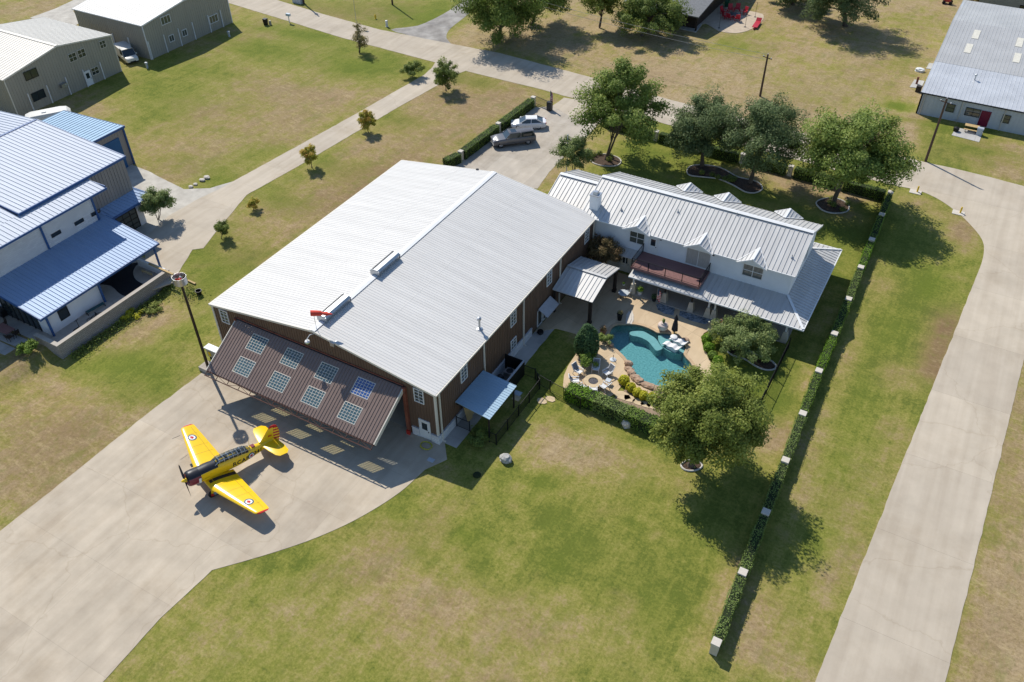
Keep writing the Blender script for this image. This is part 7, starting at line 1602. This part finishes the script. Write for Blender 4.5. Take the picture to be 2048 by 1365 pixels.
fence('metal_fence', 'black metal fence between the pool gate and the clipped hedge', [at(1075,768),at(1100,783),at(1127,797),at(1160,818)], 1.3)
fence('metal_fence', 'dark mesh pen fence on the grass beside the lean-to shelter', [(28.5,2.3,0),(29.2,2.3,0),(29.2,10.2,0),(28.2,11.2,0),(26.5,11.2,0)], 1.3)
fence('metal_gate', 'small black metal gate across the walk beside the lean-to shelter', [(25.05,2.5,0),(26.4,2.5,0)], 1.25, .1, 'dark_steel', 1.35, 'gate')
dg = thing('driveway_gate', 'dark iron swing gate panel standing open by the driveway entrance', 'gate', at(1070,208)); a_, b2_ = at(1069,208,0), at(1099,221,0)
b = MB(); L_ = (b2_-a_).length; d_ = (b2_-a_)/L_
for z in (.15,1.25): b.bar(a_+Vector((0,0,z)), b2_+Vector((0,0,z)), .05, .05)
for i in range(int(L_/.13)): c_ = a_+d_*(i+.5)*.13; b.box(c_.x-.01,c_.y-.01,.1,c_.x+.01,c_.y+.01,1.3)
b.build('bars', 'dark_steel', dg); b = MB(); b.box(b2_.x-.35,b2_.y-.3,0,b2_.x+.35,b2_.y+.3,1.3); b.build('operator_box', 'dark_steel', dg)
# things along the hangar's side wall
pe = thing('screen_wall', 'black plank screen around the tank and units beside the brown hangar wall', 'screen', (26.2,9.5,0))
b = MB(); b.box(24.98,11.15,0,27.05,11.25,1.75); b.build('end_panel', 'black_metal', pe); b = MB(); b.box(26.95,7.6,0,27.05,11.15,1.75); b.build('side_panel', 'black_metal', pe); b = MB(); b.box(26.9,7.6,1.75,27.1,11.3,1.8); b.build('cap', 'galvanised', pe)
b = MB(); b.lathe([(.35,0),(.36,.9),(.25,1.1),(.05,1.15)], (25.7,9.0,0), 14); tag(b.build('water_tank', 'dark_steel', smooth=True), 'dark rounded tank inside the black plank screen', 'tank')
hu = thing('heat_pump', 'grey air conditioning unit inside the black plank screen', 'air conditioner', (26.1,10.2,0)); b = MB(); b.box(25.6,9.8,0,26.5,10.6,.9); b.build('case', 'galvanised', hu); b = MB(); b.lathe([(.33,.9),(.33,.93),(.05,.94)], (26.05,10.2,0), 14); b.build('fan', 'dark_steel', hu)
for k, (x, y, z1, lb) in enumerate([(25.6,3.4,1.9,'tall leaning board stacked under the lean-to shelter'),(25.45,3.9,1.3,'short leaning board stacked under the lean-to shelter')]):
    b = MB(); b.hexa([(x,y,0),(x+.1,y,0),(x+.1,y+.7,0),(x,y+.7,0)], [(x-.4,y,z1),(x-.3,y,z1),(x-.3,y+.7,z1),(x-.4,y+.7,z1)]); tag(b.build('board', 'timber'), lb, 'board')
for px, py, lb in ((1035,788,'pale flat lid lying in the pen beside the lean-to shelter'),(1033,797,'tan paving slab in the pen, nearer the lean-to shelter')):
    q = at(px,py); b = MB(); b.box(q.x-.35,q.y-.3,0,q.x+.35,q.y+.3,.08); tag(b.build('slab', 'pale_siding' if 'lid' in lb else 'flagstone'), lb, 'slab')
b = MB(); q = at(852,893); ringp = [Vector((q.x+.52*math.cos(a)*(1+.04*math.sin(5*a)), q.y+.42*math.sin(a), .07+.02*math.sin(a*3))) for a in [2*math.pi*k/28 for k in range(29)]]
for k in range(4): b.tube([p+Vector((.02*k,.03*math.sin(k*2),.03*k)) for p in ringp], .035, 6, False)
tag(b.build('coiled_hose', mat('hose_yellow', (.34,.33,.02), .5)), 'coiled yellow hose on the apron below the white walk door', 'hose')
aw = thing('window_awning', 'grey fabric awning over the low window of the hangar side wall beside the pavilion', 'awning', (25.4,19.1,0))
b = MB(); b.add([(24.98,17.8,2.5),(24.98,20.3,2.5),(26.0,20.3,1.85),(26.0,17.8,1.85),(24.98,17.8,2.44),(24.98,20.3,2.44),(26.0,20.3,1.79),(26.0,17.8,1.79)], [(0,3,2,1),(4,5,6,7),(0,1,5,4),(1,2,6,5),(2,3,7,6),(3,0,4,7)]); b.build('canopy', mat('awning_grey', (.36,.36,.38), .8), aw, fixn=True)
for y in (17.85,20.25): b = MB(); b.bar((25.95,y,1.82),(24.98,y,1.3),.03,.03); b.build('strut', 'dark_steel', aw)
for y in (18.3,19.5): window(hg, (HW+.03,y,1.15), 'y', 1, 1.0, 2.0, 1, 1, 'white_frame', 'dark_glass')
q = at(1092,648); b = MB(); b.lathe([(.3,.02),(.34,.15),(.25,.3),(.3,.32),(.05,.34)], (25.5,17.3,0), 12); tag(b.build('hose_reel', 'black_metal'), 'round black hose reel at the corner of patio and hangar wall', 'reel')
# patio of the blue building: pavers, table, chairs
for i, px in enumerate([[(26,640),(80,664),(61,678),(5,652)],[(-5,654),(56,681),(34,695),(-30,668)],[(-30,670),(31,698),(10,711),(-40,692)]]):
    b = MB(); b.prism(ats(px), -.05, .04); struct('patio_paver', b, 'paver_concrete')
def dchair(lb, px, py, rz, proto=[None]):
    if proto[0] is None:
        t = thing('patio_chair', lb, 'chair', group='chairs on the blue building patio'); proto[0] = t
        b = MB(); b.box(-.25,-.24,.42,.25,.24,.47); b.build('seat', 'mulch', t); b = MB(); b.hexa([(-.28,-.23,.46),(-.24,-.23,.46),(-.24,.23,.46),(-.28,.23,.46)], [(-.38,-.23,.95),(-.34,-.23,.95),(-.34,.23,.95),(-.38,.23,.95)]); b.build('backrest', 'dark_wood', t)
        for sx in (-.23,.23):
            for sy in (-.22,.22): b = MB(); b.box(sx-.02,sy-.02,0,sx+.02,sy+.02,.42); b.build('leg', 'dark_steel', t)
    else: t = copy_tree(proto[0], label=lb)
    q = at(px, py, .04); t.location = (q.x,q.y,.04); t.rotation_euler = (0,0,rz)
q = at(14,668,.04); pt = thing('patio_table', 'brown slatted patio table in the shade at the left edge of the photo', 'table', (q.x,q.y,.04)); b = MB(); b.box(-1.0,-.5,.68,1.0,.5,.74); pb = b
pb.v = [(x+q.x,y+q.y,z) for x, y, z in pb.v]; pb.build('top', 'deck_boards', pt)
for sx in (-.9,.9):
    for sy in (-.42,.42): b = MB(); b.box(q.x+sx-.03,q.y+sy-.03,.04,q.x+sx+.03,q.y+sy+.03,.68); b.build('leg', 'dark_steel', pt)
dchair('dark patio chair at the right end of the slatted table', 35,673, R_(180)); dchair('dark patio chair on the near side of the slatted table', 22,681, R_(100)); dchair('dark patio chair on the far side of the slatted table', 10,655, R_(-90))
q = at(6,632); gr = thing('grill', 'black barbecue grill against the shaded wall at the left edge', 'grill', (q.x,q.y,0)); b = MB(); b.box(q.x-.5,q.y-.3,.1,q.x+.5,q.y+.3,.85); b.build('cart', 'black_metal', gr); b = MB(); b.loft([[(x,q.y+.28*math.cos(a),.86+.3*math.sin(a)) for a in [math.pi*k/8 for k in range(9)]] for x in (q.x-.5,q.x+.5)]); b.build('lid', 'dark_steel', gr)
# items on the blue building porch
q = at(197,620,.03); bl = thing('green_bench', 'dark green slatted bench lying along the porch wall under the blue roof', 'bench', (q.x,q.y,.03)); b = MB(); a_, b2_ = at(173,625,.4), at(207,606,.4); d_ = (b2_-a_).normalized(); s_ = Vector((-d_.y,d_.x,0))
for k in range(4): b.bar(a_+s_*(.12*k-.2), b2_+s_*(.12*k-.2), .09, .03)
b.build('seat', mat('bench_green', (.03,.09,.10), .6), bl)
for e in (a_, b2_): b = MB(); b.bar(e-Vector((0,0,.36))-s_*.15, e-s_*.15, .06, .06); b.bar(e-Vector((0,0,.36))+s_*.15, e+s_*.15, .06, .06); b.build('leg', 'dark_steel', bl)
q = at(190,636,.03); bc = thing('bicycle', 'black bicycle lying on the porch slab beside the green bench', 'bicycle', (q.x,q.y,.03)); d_ = (at(208,622,.1)-at(172,643,.1)).normalized(); s_ = Vector((-d_.y,d_.x,0))
for k in (-.52,.52):
    c_ = q+d_*k+Vector((0,0,.1)); b = MB(); b.tube([c_+(d_*math.cos(a)+s_*math.sin(a))*.33 for a in [2*math.pi*j/20 for j in range(21)]], .025, 5, False); b.build('wheel', 'rubber', bc)
b = MB(); z_ = Vector((0,0,.12)); b.tube([q+d_*-.52+z_, q+d_*-.1+s_*.3+z_, q+d_*.35+s_*.3+z_, q+d_*.52+z_], .025, 5); b.tube([q+d_*-.1+s_*.3+z_, q+d_*-.02+z_, q+d_*.35+s_*.3+z_], .025, 5); b.build('frame', 'dark_steel', bc); b = MB(); b.bar(q+d_*.38+s_*.25+z_, q+d_*.38+s_*.5+z_, .05, .3); b.build('handlebar', 'rubber', bc)
q = at(160,657,.03); b = MB(); b.tube([q+Vector((0,0,0)), q+Vector((-.1,0,1.0))], .03, 6); b.box(q.x-.25,q.y-.6,.03,q.x+.1,q.y+.1,.12); b.bar((q.x-.1,q.y-.2,1.0),(q.x-.1,q.y+.2,1.0),.04,.04); tag(b.build('kick_scooter', 'rubber'), 'black kick scooter standing on the porch behind the block wall', 'scooter')
q = atg(399,590); bk2 = thing('bucket', 'black open bucket standing in the weeds near the drum topped pole', 'bucket', tuple(q)); b = MB(); n2_ = 16
b.loft([[(q.x+r*math.cos(2*math.pi*k/n2_), q.y+r*math.sin(2*math.pi*k/n2_), q.z+z) for k in range(n2_)] for r, z in ((.24,0),(.32,.55),(.35,.57),(.29,.57),(.22,.05))]); b.build('pail', 'black_metal', bk2); b = MB(); b.tube([(q.x+.34*math.cos(a),q.y+.34*math.sin(a),q.z+.56) for a in [math.pi*k/8 for k in range(9)]], .012, 5); b.build('handle', 'galvanised', bk2)
rs = np.random.RandomState(3); Pb = np.array([atg(385,585)])+np.abs(rs.normal(size=(500,3)))*np.array([.9,.7,.12])*np.sign(rs.rand(500,3)-.5)*np.array([1,1,0])+np.array([0,0,.05])+rs.rand(500,1)*np.array([0,0,.2]); o = leaf_object('weed_patch', Pb, rs.normal(size=Pb.shape)+[0,0,1], .16, 'leaf_oak', None, rs, rs.rand(500)); tag(o, 'dark weed patch around the black bucket', 'weeds', kind='stuff')
# stones by the gravel yard
for i, (px, py, s_) in enumerate([(382,375,.35),(391,370,.3),(405,362,.4),(414,357,.45)]):
    rock('white_rock', ['white rock at the gravel yard edge, at the left end of the row of four','small white rock at the gravel yard edge, second from the left','white rock at the gravel yard edge, third from the left','largest white rock at the gravel yard edge, at the right end'][i], px, py, s_, s_*.8, s_*.7, 50+i, 'limestone_cap', 'white rocks at the gravel yard')
for px, py, lb in ((295,137,'short pale post with a dark cap on the lawn near the white van'),(459,74,'short pale standpipe on the lawn beside the farther tan building')):
    q = at(px,py); b = MB(); b.box(q.x-.12,q.y-.12,0,q.x+.12,q.y+.12,.9); b.box(q.x-.2,q.y-.15,.7,q.x+.2,q.y+.15,.95); tag(b.build('standpipe', 'pale_siding'), lb, 'standpipe')
# red chairs on the round patio
def rchair(lb, px, py, look, proto=[None]):
    if proto[0] is None:
        t = thing('red_chair', lb, 'chair', group='red chairs on the round patio'); proto[0] = t
        b = MB(); b.hexa([(-.3,-.3,.28),(.32,-.3,.38),(.32,.3,.38),(-.3,.3,.28)], [(-.3,-.3,.34),(.32,-.3,.44),(.32,.3,.44),(-.3,.3,.34)]); b.build('seat', 'red_plastic', t)
        b = MB(); b.hexa([(-.34,-.3,.3),(-.28,-.3,.3),(-.28,.3,.3),(-.34,.3,.3)], [(-.62,-.34,1.05),(-.56,-.34,1.05),(-.56,.34,1.05),(-.62,.34,1.05)]); b.build('backrest', 'red_plastic', t)
        for s in (-1,1):
            b = MB(); b.bar((-.45,s*.37,.58),(.38,s*.37,.58),.13,.04); b.build('armrest', 'red_plastic', t); b = MB(); b.box(.28,s*.37-.04,0,.34,s*.37+.04,.56); b.build('leg', 'red_plastic', t); b = MB(); b.box(-.34,s*.37-.04,0,-.28,s*.37+.04,.56); b.build('leg', 'red_plastic', t)
    else: t = copy_tree(proto[0], label=lb)
    q = at(px, py, .05); c_ = at(*look); t.location = (q.x,q.y,.05); t.rotation_euler = (0,0,math.atan2(c_.y-q.y,c_.x-q.x)); t.scale = (1.15,1.15,1.15)
RC = (1468,35)
for px, py, lb in [(1447,28,'red chair in the shade at the left of the dark table on the round patio'),(1450,37,'red chair nearest the house on the left of the round patio, lower one'),(1461,24,'red chair behind the dark table on the round patio'),(1474,23,'red chair half sunlit behind the dark table, right of the one in shade'),(1487,29,'brightest red chair on the sunny side of the round patio table'),(1459,39,'red chair in front of the dark table, left of two'),(1473,41,'red chair in front of the dark table, right of two')]: rchair(lb, px, py, RC)
q = at(1467,34,.05); dt = thing('round_table', 'low dark table in the middle of the red chairs', 'table', (q.x,q.y,.05)); b = MB(); b.lathe([(.02,.5),(.75,.5),(.76,.56),(.02,.58)], q, 16); b.build('top', 'dark_steel', dt); b = MB(); b.lathe([(.35,0),(.3,.1),(.1,.2),(.1,.5)], q, 12); b.build('base', 'dark_steel', dt)
q = at(1512,50); rb2 = thing('red_lounger', 'red slatted lounger bench at the edge of the round patio', 'lounger', (q.x,q.y,0)); b = MB(); a_, b2_ = at(1509,55,.35), at(1517,43,.35); b.bar(a_,b2_,.9,.08); b.build('seat', 'red_plastic', rb2); b = MB(); b.bar(b2_,b2_+(b2_-a_).normalized()*.5+Vector((0,0,.45)),.9,.07); b.build('backrest', 'red_plastic', rb2)
for e in (a_,b2_): b = MB(); b.bar(e-Vector((0,0,.3)),e,.8,.08,(1,0,0)); b.build('leg', 'red_plastic', rb2)
for px, py, lb in ((1490,55,'thin dark pole on the round patio, nearest the red lounger'),(1438,57,'thin dark pole at the shaded edge of the round patio'),(1510,35,'thin dark pole on the round patio behind the red lounger')):
    q = at(px,py); b = MB(); b.tube([q,q+Vector((0,0,2.6))], .03, 6); b.lathe([(.25,0),(.2,.08),(.04,.1)], q, 8); tag(b.build('string_light_pole', 'dark_steel'), lb, 'pole', 'light poles on the round patio')
q = at(1453,14,0); b = MB(); b.frus(q.x,q.y,0,1.0,.3,.3,.35,.35); b.box(q.x-.38,q.y-.38,1.0,q.x+.38,q.y+.38,1.08); tag(b.build('green_bin', mat('bin_green', (.01,.10,.05), .5)), 'dark green bin at the shaded edge of the round patio', 'bin')
# things around the barn
q = at(1941,262); pc = thing('picnic_table', 'weathered wooden picnic table on the pad by the maroon door', 'table', (q.x,q.y,0)); b = MB(); b.box(q.x-.9,q.y-.4,.72,q.x+.9,q.y+.4,.77); b.build('top', 'timber', pc)
for s in (-1,1): b = MB(); b.box(q.x-.9,q.y+s*.75-.14,.42,q.x+.9,q.y+s*.75+.14,.46); b.build('bench', 'timber', pc)
for s in (-1,1): b = MB(); b.bar((q.x+s*.65,q.y-.8,.03),(q.x+s*.65,q.y+.2,.73),.07,.07); b.bar((q.x+s*.65,q.y+.8,.03),(q.x+s*.65,q.y-.2,.73),.07,.07); b.build('leg', 'dark_wood', pc)
q = at(1911,263); b = MB(); b.lathe([(.32,.03),(.4,.4),(.36,.55),(.05,.65)], q, 12); tag(b.build('kettle_planter', 'black_metal'), 'black round tub at the left end of the barn pad', 'tub')
q = at(1957,270); b = MB(); b.box(q.x-.35,q.y-.3,.05,q.x+.35,q.y+.3,.8); b.loft([[(x,q.y+.32*math.cos(a),.8+.3*math.sin(a)) for a in [math.pi*k/8 for k in range(9)]] for x in (q.x-.4,q.x+.4)]); tag(b.build('barbecue', 'pale_siding'), 'pale covered barbecue at the right end of the barn pad', 'grill')
rock('propane_tank', 'white dome lid in the dirt beside the barn roof corner', 1839,143,.7,.5,.5,61,'white_paint')
q = at(1833,168,.06); b = MB(); b.box(q.x-.15,q.y-.1,.06,q.x+.15,q.y+.1,1.1); tag(b.build('rusty_post', 'rust_steel'), 'rusty upright post on the concrete pad beside the barn corner', 'post')
q = at(1836,184); b = MB(); b.box(q.x-.4,q.y-.3,0,q.x+.35,q.y+.3,.9); tag(b.build('dark_crate', 'dark_wood'), 'dark crate against the barn corner', 'crate')
q = at(1894,8); ty = thing('garden_tractor', 'small red and orange garden machine standing in the field at the top right', 'tractor', (q.x,q.y,0)); b = MB(); b.hexa([(q.x-.8,q.y-.4,.4),(q.x+.6,q.y-.4,.4),(q.x+.6,q.y+.4,.4),(q.x-.8,q.y+.4,.4)], [(q.x-.7,q.y-.3,.95),(q.x+.3,q.y-.3,.8),(q.x+.3,q.y+.3,.8),(q.x-.7,q.y+.3,.95)]); b.build('body', 'windsock_fabric', ty); b = MB(); b.box(q.x+.3,q.y-.2,.8,q.x+.7,q.y+.2,1.2); b.build('seat', 'yellow_paint', ty)
for sx in (-.55,.55):
    for sy in (-.5,.5): b = MB(); b.loft([[(q.x+sx+.3*math.cos(a),q.y+sy+k,.3+.3*math.sin(a)) for a in [2*math.pi*j/12 for j in range(12)]] for k in (-.1,.1)]); b.build('wheel', 'rubber', ty)
q = at(1958,22); b = MB(); b.box(q.x-.4,q.y-.4,0,q.x+.4,q.y+.4,.85); b.lathe([(.33,.85),(.33,.9),(.05,.91)], q, 12); tag(b.build('condenser_unit', 'pale_siding'), 'grey condenser unit at the corner of the tan walled building', 'air conditioner')
